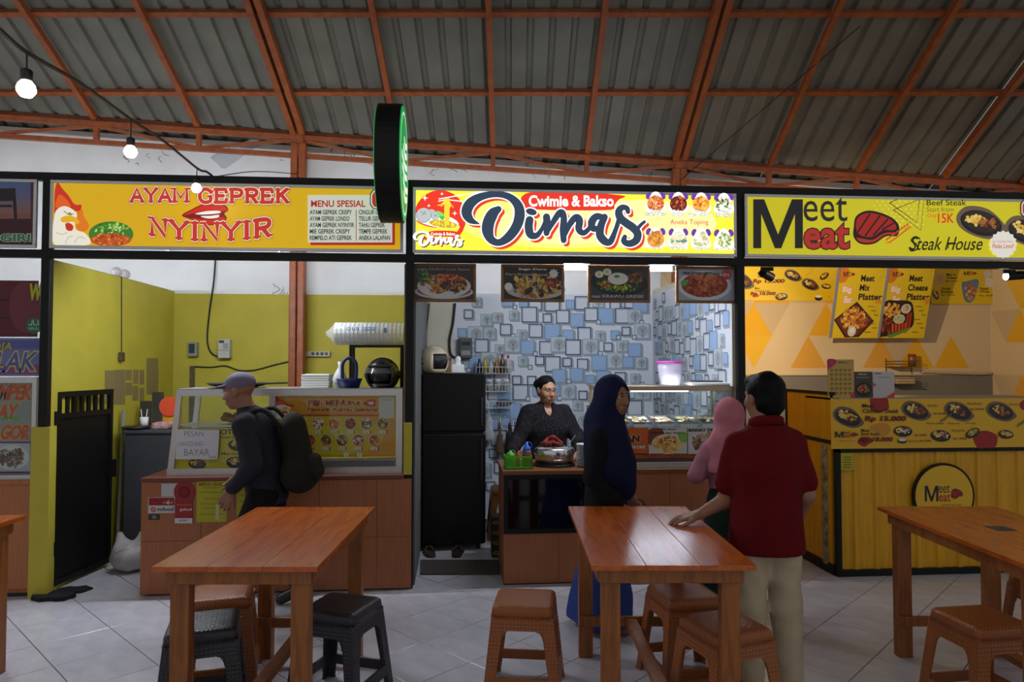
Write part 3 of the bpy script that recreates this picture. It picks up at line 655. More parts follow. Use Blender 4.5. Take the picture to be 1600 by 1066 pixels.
# ---------------------------------------------------------------- round green lightbox on the post between two stalls
gc = Vector((0, D-.465, PV(612, 257, D-.465).z)); gx1 = PV(630.5, 257, D-.465).x; gx0 = gx1-.155; gr = .395
t = thing('round_lightbox', 'round green lightbox in a black drum jutting out from the signboards', 'signboard', (gx1, gc.y, gc.z-gr))
s = MB(); s.cyl((gx0, gc.y, gc.z), (gx1, gc.y, gc.z), gr, gr, 56); s.build('drum', M_black, t)
s = MB(); s.cyl((gx1, gc.y, gc.z), (gx1+.006, gc.y, gc.z), gr-.012, gr-.012, 56); s.build('face_panel', lit_mat('green_backlit_panel', '#16a84c', .6), t)
s = MB(); s.cyl((gx0-.006, gc.y, gc.z), (gx0, gc.y, gc.z), gr-.012, gr-.012, 56); s.build('face_panel', lit_mat('green_backlit_panel', '#16a84c', .6), t)
a = Art(framemap((gx1+.0065, gc.y, gc.z), (0, 1, 0), (0, 0, 1), (1, 0, 0))); a.to('emblem')
a.ring(0, 0, .345, .016, '#d8f4e2')
for i, (x0, x1) in enumerate(((-.02, .2), (-.1, .2), (-.22, .24), (-.18, .22), (-.1, .28), (-.04, .22))):
    y = -.17+i*.075; a.stroke([(x0, y), ((x0+x1)/2, y+.02), (x1, y-.015)], .045, '#eefaf2')
a.build(print_mat('backlit_print_green', .75), t)
s = MB(); s.box(gx0+.05, gx0+.1, gc.y+gr-.03, D-.03, 2.972, 3.012); s.build('bracket', M_black, t)
# ================================================================== tube lights behind the lower beam
GLOW = mat('tube_glow', '#f2f6ff', .4, emit='#e9f1ff', estr=TUBE_POWER)
def tube_light(label, u0, u1, v, z):
    t = thing('tube_light', label, 'light', ((u0+u1)/2, v, z))
    MB().cyl((u0+.03, v, z), (u1-.03, v, z), .013, None, 14).build('tube', GLOW, t)
    s = MB(); s.box(u0, u1, v-.015, v+.015, z+.018, z+.045); s.build('batten', M_wpl, t)
    for a, b in ((u0, u0+.03), (u1-.03, u1)): MB().box(a, b, v-.015, v+.015, z-.016, z+.018).build('end_cap', M_wpl, t)
    for u in (u0+.2, u1-.2): MB().box(u-.01, u+.01, D+.03, v+.01, z+.045, z+.055).build('clip', M_alu, t)
tube_light('white tube light behind the beam of the chicken stall', -2.3, -1.1, D+.075, 2.432)
tube_light('lit white tube light seen between the hanging food pictures', U(842, D+.08), U(1056, D+.08), D+.08, 2.383)
tube_light('white tube light behind the beam of the red bannered stall', -4.6, -3.4, D+.075, 2.432)
# ================================================================== left neighbour stall
ct = thing('counter', 'orange brown laminate counter under the glass case of the red bannered stall', 'counter', (-4, D, 0))
zc = ZZ(40, 750, D)
MB().box(-5.3, U(56, D), D+.02, D+.5, .03, zc-.03).build('carcass', M_lam2, ct)
for i in range(4):
    w_ = (U(56, D)+5.3)/4; MB().box(-5.3+i*w_+.001, -5.3+(i+1)*w_-.001, D, D+.02, .06, zc-.03).build('panel', M_lam2, ct, bevel=.002)
MB().box(-5.3, U(57, D), D-.015, D+.5, zc-.03, zc).build('top', M_lam2, ct, bevel=.003); MB().box(-5.28, U(55, D), D+.03, D+.48, 0, .06).build('plinth', M_dark, ct)
gc0 = thing('display_case', 'aluminium glass case with red lettered food posters', 'display case', (-4, D, zc))
ux0, ux1 = -5.2, U(58, D+.02); zt = ZZ(30, 592, D+.02)
s = MB(); b = .03
for v0 in (D+.02, D+.42):
    for (x0, x1, z0, z1) in ((ux0, ux1, zc, zc+b), (ux0, ux1, zt-b, zt), (ux0, ux0+b, zc+b, zt-b), (ux1-b, ux1, zc+b, zt-b)): s.box(x0, x1, v0, v0+b, z0, z1)
s.build('frame', M_alu, gc0); MB().box(ux0+b, ux1-b, D+.03, D+.036, zc+b, zt-b).build('front_glass', GLASS, gc0); MB().box(ux0, ux1, D+.02, D+.45, zt, zt+.012).build('top_sheet', M_alu, gc0)
vp = D+.05; s = MB(); s.box(ux0+b, ux1-b, vp, vp+.004, zc+b, zt-b); pb = s.build('poster_board', mat('grey_poster', '#8f918c', .6), gc0)
a = Art(pixmap(vp)); a.to('poster_print')
OR = [(.085, '#d8b41e'), (.05, '#7a2a14')]
for t_, x0, y0, x1, y1 in (('PEMPEK', -22, 602, 51, 625), ('KAY', -14, 632, 27, 655), ('TIAGOR', -30, 664, 47, 687)): a.text(t_, x0, y0, x1, y1, '#c8471f', .03, .25, outl=OR)
a.text('KUNING', -20, 650, 30, 657, '#3f9a2c', .03); a.rect(-60, 690, 49, 740, '#6a2a6a'); a.rect(-60, 693, 47, 737, '#b4b8bc'); a.ell(18, 715, 27, 19, '#cfd2d2'); a.food(18, 715, 24, 17, ['#6b5140', '#8a6c52', '#4f3a2e', '#9a7f66'], 80, 3)
a.build(PRINT, pb)
# banners above it
def board(name, label, cat, x0, y0, x1, y1, v, base, th=.006, matl=None):
    s = MB(); s.pbox(x0, y0, x1, y1, v, v+th)
    o = s.build(name, matl or mat('board_'+base, base, .5)); return tag(o, label, cat)
rb = board('banner', 'dark red banner with green halal badge hanging in the left stall', 'banner', -330, 437, 59, 526, D+.05, '#5a1420')
a = Art(pixmap(D+.05)); a.to('banner_print'); a.ell(40, 480, 26, 40, '#6e2a38'); a.text('W', 45, 443, 66, 470, '#b7b51e', .05, .1, outl=[(.09, '#2c1a14')])
a.rect(-30, 467.5, 15, 470, '#24141a'); a.rect(-30, 495.5, 13, 498, '#24141a'); a.ell(53, 509, 12.5, 12.5, '#1f6a44')
for p in ([(45, 507), (49, 508), (50, 502)], [(52, 500), (53, 508), (58, 507)], [(59, 500), (60, 508)]): a.stroke(p, 1.3, '#b9d2c2')
a.text('HALAL', 45, 511, 61, 515.5, '#b9d2c2', 0); a.build(PRINT, rb)
bb = board('banner', 'blue and purple poster strip with large outlined lettering', 'banner', -330, 528, 63, 588, D+.045, '#6a6fa8')
a = Art(pixmap(D+.045)); a.to('banner_print'); a.rect(-320, 570, 62, 584, '#8a4470'); a.rect(-320, 532, 62, 545, '#56589a'); a.text('SEDIA', -30, 535, 20, 548, '#a9a23c', .02, .2, outl=[(.07, '#43486a')]); a.text('SEBLAK', -60, 550, 58, 580, '#4d5a9e', .02, .25, outl=[(.07, '#c2b94a')]); a.build(PRINT, bb)
# hinge pins of the gate on the post
# ================================================================== chicken stall counter
ct = thing('counter', 'brown laminate counter carrying the aluminium case in the chicken stall', 'counter', (U(430, D), D, 0))
x0c, x1c = U(229, D), U1-.033; zc1 = ZZ(430, 743, D); zm = ZZ(430, 840, D)
MB().box(x0c, x1c, D-.034, D+.55, 0.02, zc1-.028).build('carcass', M_lam, ct)
VP1 = D-.052; cols = [x0c]+[U(q, VP1) for q in (318, 408, 500, 590)]+[U(644, VP1)]
for i in range(5):
    for z0, z1 in ((.015, zm-.001), (zm+.001, zc1-.03)): MB().box(cols[i]+.001, cols[i+1]-.001, VP1, VP1+.018, z0, z1).build('panel', M_lam, ct, bevel=.0015)
MB().box(x0c-.005, x1c, D-.062, D+.56, zc1-.028, zc1).build('top', mat('dark_laminate_edge', '#6a3526', .4), ct, bevel=.003)
MB().box(x0c, x1c, D+.005, D+.55, 0, .02).build('plinth', M_dark, ct)
s = MB(); s.pbox(630.5, 661, 643.5, 742, D-.052, D-.034); tag(s.build('side_board', M_yellow), 'narrow yellow board standing at the end of the chicken stall counter', 'board')
# display case
VC = D+.04
dc = thing('display_case', 'slanted aluminium display case with rooster banner and hotplate poster', 'display case', (U(440, VC), VC, zc1))
zt1 = ZZ(440, 609, VC); uL, uLt, uM, uRr = U(263, VC), U(277, VC), U(421, VC), U(629, VC); b = .045; vb = VC+.42
def hx(m, xa0, xa1, xb0, xb1, v0, v1, z0, z1): m.hexa([(xa0, v0, z0), (xa1, v0, z0), (xa1, v1, z0), (xa0, v1, z0), (xb0, v0, z1), (xb1, v0, z1), (xb1, v1, z1), (xb0, v1, z1)])
for v0 in (VC, vb-.03):
    s = MB(); hx(s, uL, uL+b, uLt, uLt+b*.8, v0, v0+.03, zc1, zt1); s.build('stile', M_alu, dc)
    for u in (uM, uRr-b): s = MB(); s.box(u, u+b, v0, v0+.03, zc1, zt1); s.build('stile', M_alu, dc)
    s = MB(); s.box(uLt, uRr, v0-.002, v0+.032, zt1-.045, zt1); s.build('rail', M_alu, dc); s = MB(); s.box(uL, uRr, v0-.002, v0+.032, zc1, zc1+.05); s.build('rail', M_alu, dc)
MB().box(uLt, uRr, VC, vb, zt1, zt1+.008).build('top_sheet', mat('brushed_aluminium', '#a8a8a4', .4, metal=.8), dc)
s = MB(); zs = ZZ(340, 662, VC+.2); s.box(uL+.05, uRr-.05, VC+.05, vb-.03, zs-.012, zs); s.build('shelf', M_alu, dc)
s = MB(); hx(s, uL+b, uM, uLt+b, uM, VC+.012, VC+.016, zc1+.05, zt1-.045); s.build('front_glass', GLASS, dc)
s = MB(); s.box(uM+b, uRr-b, VC+.012, VC+.016, ZZ(520, 716, VC), zt1-.045); s.build('front_glass', GLASS, dc)
for i in range(4):
    z0 = zc1+.05+(ZZ(520, 717, VC)-zc1-.05)*i/4; s = MB(); s.hexa([(uM+b, VC-.012, z0), (uRr-b, VC-.012, z0), (uRr-b, VC+.02, z0), (uM+b, VC+.02, z0), (uM+b, VC+.012, z0+.017), (uRr-b, VC+.012, z0+.017), (uRr-b, VC+.02, z0+.017), (uM+b, VC+.02, z0+.017)]); s.build('louvre_slat', M_alu, dc)
# hotplate poster and rooster banner behind the glass
s = MB(); vp = VC+.022; s.hexa([PV(x, y, vp) + Vector((0, d, 0)) for d in (0, .003) for x, y in ((270, 733), (420, 733), (420, 669), (275, 669))]); hp = s.build('poster', mat('yellow_vinyl', '#d2c224', .5), None); tag(hp, 'yellow hotplate menu poster inside the slanted display case', 'poster')
a = Art(pixmap(vp)); a.to('poster_print'); a.text('MENU HOTPLATE', 297, 671, 398, 679, '#22221a', .03); a.text('Geprek Hotplate', 344, 681, 404, 686, '#2b2b1c', .01); a.text('Mie hotplate', 346, 707, 392, 712.5, '#2b2b1c', .01)
plate(a, 372, 695, 16, .1, MEAT, 8, False); plate(a, 370, 722, 17, .1, ['#4a4a40', '#6a6a58', '#33332c'], 9, False); plate(a, 308, 724, 14, .1, MEAT, 12, False); a.build(PRINT, hp)
s = MB(); vq = VC-.004; s.hexa([PV(x, y, vq) + Vector((0, d, 0)) for d in (0, .002) for x, y in ((274, 718), (340, 718), (343, 672), (277, 671))]); pp = s.build('handwritten_notice', mat('white_paper', '#cfd0d6', .8)); tag(pp, 'white paper with three handwritten words taped on the display case', 'notice')
a = Art(pixmap(vq)); a.to('handwriting')
for t_, x0, y0, x1, y1 in (('PESAN', 288, 674, 318, 682), ('LANGSUNG', 278, 690, 317, 697), ('BAYAR', 288, 702, 327, 712)): a.text(t_, x0, y0, x1, y1, '#6a6a70', -.012)
a.stroke([(327, 716), (330, 713), (333, 716), (336, 713), (338, 717)], .8, '#55555c'); a.build(PAPER, pp)
s = MB(); vp = VC+.022; s.pbox(430, 619, 618, 714, vp, vp+.003); rbn = s.build('banner', mat('amber_vinyl', '#d2901c', .5)); tag(rbn, 'amber banner with rooster, red title and ten round dishes', 'banner')
a = Art(pixmap(vp)); a.to('banner_print')
a.ell(520, 680, 80, 33, '#d0b020'); a.ell(515, 688, 55, 23, '#d6c02a')
rooster(a, 428, 620, 42, 34); a.rect(470, 648, 592, 650.5, '#b8361c')
for t_, x0, y0, x1, y1 in (('Pilih MENUrut', 481, 625, 564, 634), ('Favorit Kamu Sekarang', 481, 636.5, 600, 645)): a.text(t_, x0, y0, x1, y1, '#a02a1c', .035, outl=[(.1, '#e0c878')])
lips(a, 567, 624, 588, 636); a.rect(592, 620, 616, 654, '#c9c6c0'); a.text('SCAN', 597, 624, 610, 626.5, '#3a3a3a', 0)
FP = [['#b0502a', '#d8c8b0', '#e8e0d0'], ['#c8742c', '#a83a1c', '#d9b06a'], ['#7a2a18', '#a84a20', '#c86a2a'], ['#8a3a1c', '#4f7a2c', '#d8d0c0'], ['#8a7a3a', '#c8b070', '#6a2a1c']]
for j in range(2):
    for i in range(5):
        cx, cy = 497+25.3*i-(13 if j else 0)+(j*13 if i else 0)-(0 if not j else 0), 662+26*j; cx = (497+25.3*i) if j == 0 else (484+25.3*i)
        a.ell(cx, cy, 9.6, 9.6, '#d9c98a'); a.ell(cx, cy, 8.6, 8.6, FP[i][0]); a.food(cx, cy, 8.4, 8.4, FP[(i+2*j) % 5], 24, 50+i+5*j, 0, .3); a.rect(cx-6, cy+11, cx+4, cy+15.5, '#e4e2da'); a.text('1'+'5820'[(i+j) % 4], cx-4.5, cy+11.8, cx+2, cy+15, '#33324a', 0); a.text('K', cx+4.6, cy+11.5, cx+8, cy+15.2, '#7a2418', .02)
for cx in (541, 562): a.rect(cx-4, 708, cx+3.5, 713.5, '#dedcd4'); a.text('5', cx-1.5, 709, cx+1, 712.6, '#33324a', 0)
a.build(PRINT, rbn)
# chicken pieces on the case shelf
s = MB(); rnd = random.Random(8)
for i in range(14): s.ball((U(366, VC+.2)+rnd.uniform(-.06, .07), VC+.2+rnd.uniform(-.04, .04), zs+.02+rnd.uniform(0, .05)), rnd.uniform(.018, .03), 6, (1.2, 1, .8))
o = tag(s.build('fried_chicken', mat('fried_crust', '#a06a24', .8, noise=.4, nscale=40, bump=.5), smooth=True), 'heap of fried chicken inside the slanted display case', 'food')
# stickers on the counter front
def sheet(name, label, cat, x0, y0, x1, y1, v, col, artf=None, th=.0015, parent=None, rough=.6):
    s = MB(); s.pbox(x0, y0, x1, y1, v, v+th); o = s.build(name, mat('sheet_'+col, col, rough), parent); tag(o, label, cat)
    if artf: a = Art(pixmap(v)); a.to('sheet_print'); artf(a); a.build(PAPER, o)
    return o
VF = D-.0545
def f1(a):
    a.rect(232.5, 778, 272.5, 790, '#8e1f22'); a.food(262, 784, 9, 5, ['#c8c0b8', '#6a2018', '#d8d0c4'], 20, 3); a.food(244, 784, 9, 5, ['#b83a2a', '#5a1614'], 14, 4); a.ring(239.5, 796.5, 4, 1.6, '#c8202a'); a.ell(239.5, 796.5, 1.2, 1.2, '#c8202a'); a.text('gofood', 245, 793, 271, 800.5, '#26262a', .02)
sheet('sticker', 'white and red delivery sticker on the end of the laminate counter', 'sticker', 231.5, 777, 273.5, 802, VF, '#b9b8b4', f1)
sheet('sticker', 'small dark square sticker below the white and red one', 'sticker', 232, 804, 249.5, 812.5, VF, '#2a2424', lambda a: a.ell(241, 808.3, 4, 3, '#77706c'))
sheet('sticker', 'blank white torn sticker above the red tag', 'sticker', 252, 756, 276, 776, VF, '#b4b2b2')
def f2(a):
    a.ell(288, 769, 9.5, 9.5, '#6e1212'); a.ell(288, 769, 5.5, 5.5, '#8a1a18'); a.text('delivery partner', 276, 788, 300, 790.5, '#d89a3a', 0); a.text('gofood', 281, 794, 299.5, 799.5, '#ead8d2', .01); a.rect(273, 810, 300.5, 818, '#c9c9cc'); a.text('gojek', 280, 811.5, 293, 815.5, '#33333a', .01)
s = MB(); s.prism([PV(288+16.5*math.cos(t), 769+17*math.sin(t), VF-.003) for t in [math.pi*(.80+1.40*i/18) for i in range(19)]]+[PV(300.5, 780, VF-.003), PV(300.5, 818, VF-.003), PV(273, 818, VF-.003), PV(273, 780, VF-.003)], (0, .002, 0))
o = tag(s.build('hanging_tag', mat('red_card', '#8e1c1e', .5)), 'red round headed delivery tag on the laminate counter', 'sticker'); a = Art(pixmap(VF-.003)); a.to('tag_print'); f2(a); a.build(PAPER, o)
def f3(a):
    a.text('MENU BARU', 311, 754, 352, 760, '#8a5a14', .03)
    for i, y in enumerate((762, 769, 779, 787, 794, 803)): a.rect(318-(i % 2)*6, y, 346+(i % 2)*5, y+1.2, '#8a7a1c')
    a.rect(337, 788, 342, 812, '#b9b890')
sheet('poster', 'yellow new menu leaflet beside the red tag on the counter', 'poster', 307, 750, 354.5, 816, VF, '#a8a416', f3)
sheet('poster', 'second yellow leaflet half hidden behind the walking man', 'poster', 370, 752, 400, 806, VF, '#a8a416', lambda a: [a.rect(374, 765+i*9, 394, 766.2+i*9, '#8a7a1c') for i in range(4)])
# ---------------------------------------------------------------- things on top of the case
zt1 += .008
vz = D+.25
t = thing('wok', 'shallow black iron pan lying on the display case', 'pan', (U(372, vz), vz, zt1)); c = (U(372, vz), vz, zt1)
MB().lathe([(.0, 0), (.12, .0), (.2, .02), (.225, .035), (.22, .038), (.19, .025), (.1, .006), (0, .005)], c, 28).build('bowl', M_dark, t, True); MB().bar((c[0]+.2, vz, zt1+.03), (c[0]+.36, vz+.05, zt1+.035), .025, .012).build('handle', M_dark, t)
FO = mat('foam_white', '#dcdcd4', .8)
for i in range(6):
    t = tag(MB().box(U(474, vz)+.003*(i % 2), U(517, vz)+.002*(i % 3), vz-.08, vz+.09, zt1+i*.0172, zt1+i*.0172+.0165).build('foam_box', FO, bevel=.004), 'white foam food box in the stack on the display case', 'box', 'foam boxes stacked on the display case')
vz = D+.15; t = thing('blue_basket', 'dark blue plastic basket with tall looped handle on the display case', 'basket', (U(546, vz), vz, zt1)); BL = mat('navy_plastic', '#17205e', .4); cx = U(546, vz)
s = MB(); s.lathe([(.075, 0), (.09, .05), (.1, .07), (.094, .07), (.07, .006), (0, .006)], (cx, vz, zt1), 20); s.build('bowl', BL, t, True); s = MB(); s.tube(smooth_pts([(cx-.05, vz, zt1+.06), (cx-.052, vz, zt1+.17), (cx-.03, vz, zt1+.215), (cx, vz, zt1+.225), (cx+.03, vz, zt1+.215), (cx+.052, vz, zt1+.17), (cx+.05, vz, zt1+.06)], 5), .013); s.build('handle', BL, t, True)
vz = D+.25; s = MB(); cx = U(530, vz+.12); s.lathe([(.02, 0), (.055, .02), (.06, .06), (.035, .12), (.012, .16), (.02, .2), (0, .2)], (cx, vz+.165, zt1), 12); tag(s.build('plastic_bag', film_mat('cloudy_plastic', '#cfd0d0', .8), smooth=True), 'knotted white plastic bag beside the blue basket', 'bag')
def helmet(label, c, r, col, face, vis):
    t = thing('helmet', label, 'helmet', (c[0], c[1], c[2])); cz = c[2]+r*.84; c = Vector((c[0], c[1], cz)); n, m = 14, 28; vv = []; ff = []
    for i in range(n+1):
        th = math.pi*i/n*.80
        for j in range(m):
            ph = 2*math.pi*j/m; d = Vector((math.sin(th)*math.cos(ph), math.sin(th)*math.sin(ph), math.cos(th))); vv.append(c+Vector((d.x*r, d.y*r*1.12, d.z*r*1.02)))
    fdir = Vector(face).normalized()
    for i in range(n):
        for j in range(m):
            a_ = i*m+j; b_ = i*m+(j+1) % m; q = (vv[a_]+vv[b_+m])/2-c
            if q.normalized().dot(fdir) > .62 and q.z < r*.42 and q.z > -r*.6: continue
            ff.append((a_, b_, b_+m, a_+m))
    o = link_mesh('shell', vv, ff, mat('helmet_'+col, col, .25, coat=.4), t, True); md = o.modifiers.new('thickness', 'SOLIDIFY'); md.thickness = .012
    MB().ball(c, r*.9, 10, (1, 1.1, .88)).build('lining', M_dark, t, True)
    up = Vector((0, 0, 1)); sd = fdir.cross(up).normalized(); s = MB()
    pts = [c+fdir*(r*1.1*math.cos(k))+sd*(r*1.05*math.sin(k))+up*(r*vis) for k in [(-1.1+.22*i) for i in range(11)]]; q2 = [p+fdir*.03-up*r*.35 for p in pts]
    n_ = len(pts); s.add(pts+q2, [(i, i+1, n_+i+1, n_+i) for i in range(n_-1)]); o = s.build('visor', film_mat('smoke_visor', '#5a5a58', .55, .1), t, True)
    s = MB(); k = c+sd*r*.98-fdir*r*.05; s.cyl(k, k+sd*.02, r*.24, None, 20); s.build('hinge_disc', M_dark, t); k = c-sd*r*.98-fdir*r*.05; s = MB(); s.cyl(k, k-sd*.02, r*.24, None, 20); s.build('hinge_disc', M_dark, t)
    return t
helmet('black motorcycle helmet on the display case below the foam pack', (U(598, vz-.06), vz-.07, zt1), .118, '#1a1818', (-.2, -1, 0), .45)
sh = thing('rack_shelf', 'black metal shelf standing on the display case', 'shelf', (U(590, vz), vz, zt1)); us0, us1 = U(545, vz), U1-.06; zs1 = ZZ(590, 539, vz)
MB().box(us0, us1, vz+.02, vz+.2, zs1-.018, zs1).build('board', M_black, sh)
for u in (us0+.01, us1-.02):
    for v in (vz+.03, vz+.19): MB().box(u-.01, u+.01, v-.01, v+.01, zt1, zs1-.018).build('leg', M_black, sh)
t = thing('foam_pack', 'long clear wrapped pack of white foam cups on the black shelf', 'package', (U(578, vz), vz, zs1)); s = MB(); ua, ub = U(523, vz), us1; rr_ = (ZZ(580, 504, vz)-zs1)/2
n = 34; prof = []
for i in range(n): x = (ub-ua)*i/(n-1); prof.append((rr_*(.96+.04*(i % 2)), x))
s.lathe([(rr_*.5, -.004)]+prof+[(rr_*.5, ub-ua+.004)], (ua, vz+.02, zs1+rr_), 16, (1, 0, 0)); s.build('cups', FO, t)
s = MB(); s.lathe([(.02, -.07), (.03, -.05), (.05, -.03), (rr_+.003, .0), (rr_+.003, ub-ua-.005)], (ua, vz+.02, zs1+rr_), 16, (1, 0, 0)); s.build('wrap', film_mat('clear_wrap', '#e8eef0', .22, .15), t, True)
a = Art(framemap((ua, vz+.02-rr_-.004, zs1+rr_*2), (1, 0, 0), (0, 0, 1), (0, -1, 0))); a.to('wrap_print'); a.text('LUX', .14, .04, .2, .065, '#3a78b8', .02); a.ring(.115, .052, .013, .004, '#3a78b8'); [a.rect(.22, .04+i*.012, .33-i*.01, .045+i*.012, '#6a9ac8') for i in range(3)]; a.rect(.38, .045, .4, .085, '#5a8ac0'); a.build(PAPER, t)
# ---------------------------------------------------------------- chicken stall interior: wiring, meter, papers, freezer
def PROOF(x, y):
    d = ray(x, y); k = d.x*SA+d.y*CA; tt_ = (6.36-.06)/(d.z+.545*k); return Vector((d.x*tt_, d.y*tt_, H+d.z*tt_))
def cable(label, pts, r=.006, m=None, name='cable', cat='cable', n=6):
    s = MB(); s.tube(smooth_pts(pts, n), r, 7); return tag(s.build(name, m or M_cable, smooth=True), label, cat)
vw = WB-.02
cable('black cable drooping down the yellow wall to the electricity meter', [PV(x, y, vw) for x, y in ((337, 400), (334, 440), (327, 490), (324, 530), (329, 550), (340, 558))], .009)
cable('black cable running along the yellow wall to the orange column', [PV(x, y, vw) for x, y in ((303, 573), (330, 574), (352, 572), (375, 579), (400, 578), (430, 570), (456, 564))], .007)
s = MB(); s.pbox(340, 530, 358.5, 560, WB-.1, WB-.007); em = tag(s.build('electricity_meter', mat('meter_grey', '#b4b4ae', .5), bevel=.008), 'pale grey electricity meter on the yellow wall', 'meter')
a = Art(pixmap(WB-.1)); a.to('meter_face'); a.rect(342, 532, 350, 536, '#40443c'); [a.rect(349+2.6*i, 537+3*j, 350.8+2.6*i, 539+3*j, '#6a6a66') for i in range(3) for j in range(3)]; a.rect(341, 547, 357, 548, '#77776f'); a.build(PAPER, em)
s = MB(); s.pbox(293, 535, 307, 557, WB-.08, WB-.007); fb = tag(s.build('fuse_box', mat('fuse_grey', '#8a8c84', .5), bevel=.006), 'small grey fuse box on the yellow wall near the corner', 'fuse box'); s = MB(); s.pbox(295, 537.5, 304, 552, WB-.083, WB-.08); s.build('window', mat('dark_window', '#2c3a3c', .3), fb)
s = MB(); s.pbox(477, 549, 515.5, 557.5, WB-.05, WB-.007); ps = tag(s.build('power_strip', mat('ivory_plastic', '#b4ac94', .5), bevel=.004), 'ivory power strip with four sockets on the yellow wall', 'power strip')
for i in range(4): c = PV(489+7*i, 553, WB-.051); MB().cyl(c, c+Vector((0, .006, 0)), .018, None, 14).build('socket', M_dark, ps)
s = MB(); s.box(U(297, vw), U(304, vw), WB-.03, WB-.007, .9, ZZ(300, 572, vw)); tag(s.build('conduit_box', mat('rusty_trunking', '#6a5a3a', .7, noise=.5, nscale=30)), 'vertical rusty cable trunking below the fuse box', 'trunking')
# pieces on the yellow partition
up = U0+.041; PAPB = mat('brown_paper', '#8a7a4c', .85, noise=.15, nscale=20)
for i, (x0, y0, x1, y1) in enumerate(((164, 579, 177, 631), (178, 578, 195, 632), (196, 578, 206, 594), (196, 598, 206, 617), (208, 578, 216, 600), (207, 603, 216, 626), (218, 578, 225, 601), (218, 606, 225, 627), (229, 560, 247, 617))):
    p = [PU(x0, y0, up), PU(x1, y0, up), PU(x1, y1, up), PU(x0, y1, up)]; s = MB(); s.prism(p, (.002, 0, 0)); tag(s.build('paper_slip', PAPB), 'wide brown order sheet among small slips on the yellow partition' if i < 2 else 'small brown order slip pinned on the yellow partition' if i < 8 else 'long brown list pinned apart on the yellow partition', 'paper', 'brown papers on the yellow partition')
for i, x in enumerate((182, 195)):
    c = PU(x, 429, U0+.0); MB_ = MB(); MB_.ball((c.x, c.y, ZP+.045), .045, 10); tag(MB_.build('round_lamp', mat('dull_bulb', '#b8b0b0', .3), smooth=True), 'unlit round white lamp on top of the yellow partition', 'lamp', 'round lamps on the partition')
c0 = PU(190, 432, up+.004); c1 = PU(190, 552, up+.004); cable('thin dark cord running down the yellow partition', [c0, (c0+c1)/2, c1], .004)
s = MB(); c = PU(188, 556, up+.004); s.box(up, up+.03, c.y-.035, c.y+.035, c.z-.05, c.z+.03); tag(s.build('switch', mat('brown_switch', '#4f3f2a', .6), bevel=.006), 'brown hanging switch on the yellow partition', 'switch')
cable('dark cord running along the top edge of the yellow partition', [(U0+.0, D+.1, ZP+.006), (U0, 6.4, ZP+.008), (U0, WB-.05, ZP+.006)], .006)
vf = 6.15; fz = thing('chest_freezer', 'dark grey freezer cabinet behind the black gate', 'freezer', (U(240, vf), vf, 0)); zf = ZZ(230, 673, vf); FG = mat('charcoal_cabinet', '#3c3d42', .5, noise=.1)
MB().box(U(196, vf), U(196, vf)+.75, vf, vf+.6, .03, zf-.03).build('body', FG, fz, bevel=.01); MB().box(U(196, vf)-.005, U(196, vf)+.755, vf-.01, vf+.61, zf-.03, zf).build('lid', FG, fz, bevel=.008); MB().box(U(196, vf)+.03, U(196, vf)+.72, vf+.03, vf+.57, 0, .03).build('feet', M_dark, fz)
s = MB(); s.lathe([(0, 0), (.1, 0), (.12, .02), (.1, .028), (0, .026)], (U(219, vf+.2), vf+.14, zf), 20, sx=1.0); tag(s.build('black_tray', M_dark, smooth=True), 'low black round tray on the grey freezer', 'tray')
s = MB(); c = (U(223, vf+.25), vf+.3, zf); s.lathe([(.03, 0), (.036, .09), (.033, .09), (.028, .005), (0, .005)], c, 16); o = tag(s.build('white_cup', M_wpl, smooth=True), 'white cup holding sticks on the grey freezer', 'cup')
for d in (-.012, .01): MB().cyl((c[0]+d, c[1], c[2]+.02), (c[0]+d*2.5, c[1], c[2]+.16), .004, None, 6).build('stick', M_wpl, o)
for i, (x, h_) in enumerate(((219, .22), (238, .3))):
    s = MB(); q = U(x, vf+.4); s.hexa([(q, vf+.4, zf), (q+.09, vf+.4, zf), (q+.09, vf+.44, zf), (q, vf+.44, zf), (q-.04, vf+.5, zf+h_), (q+.05, vf+.5, zf+h_), (q+.05, vf+.54, zf+h_), (q-.04, vf+.54, zf+h_)]); tag(s.build('dark_box', mat('brownish_black', '#2a2622', .6), bevel=.005), ('short' if i == 0 else 'tall')+' dark slab leaning on the wall over the freezer', 'box')
t = thing('snack_packet', 'yellow packet with orange disc standing on the freezer', 'packet', (U(266, vf+.2), vf+.2, zf)); q = U(266, vf+.2); MB().box(q-.06, q+.09, vf+.2, vf+.26, zf, zf+.17).build('pack', mat('amber_card', '#c88a1c', .6), t, bevel=.006); MB().cyl((q, vf+.19, zf+.19), (q, vf+.2, zf+.19), .085, None, 24).build('disc', mat('orange_red_card', '#d9502a', .5), t)
s = MB(); s.box(U(240, vf+.1), U(266, vf+.1), vf+.06, vf+.2, zf, zf+.06); tag(s.build('printed_pouch', mat('pink_pouch', '#a8606a', .6, noise=.7, nscale=30, col2='#c8b8b0'), bevel=.02), 'pink patterned pouch lying on the freezer', 'pouch')
p0 = PZ(183, 872, .02); p1 = Vector((U0+.09, 6.35, 1.25)); s = MB(); s.cyl(p0, p1, .014, None, 10); tag(s.build('pole', mat('grey_pipe', '#8c8c88', .45)), 'grey pole leaning against the yellow partition', 'pole')
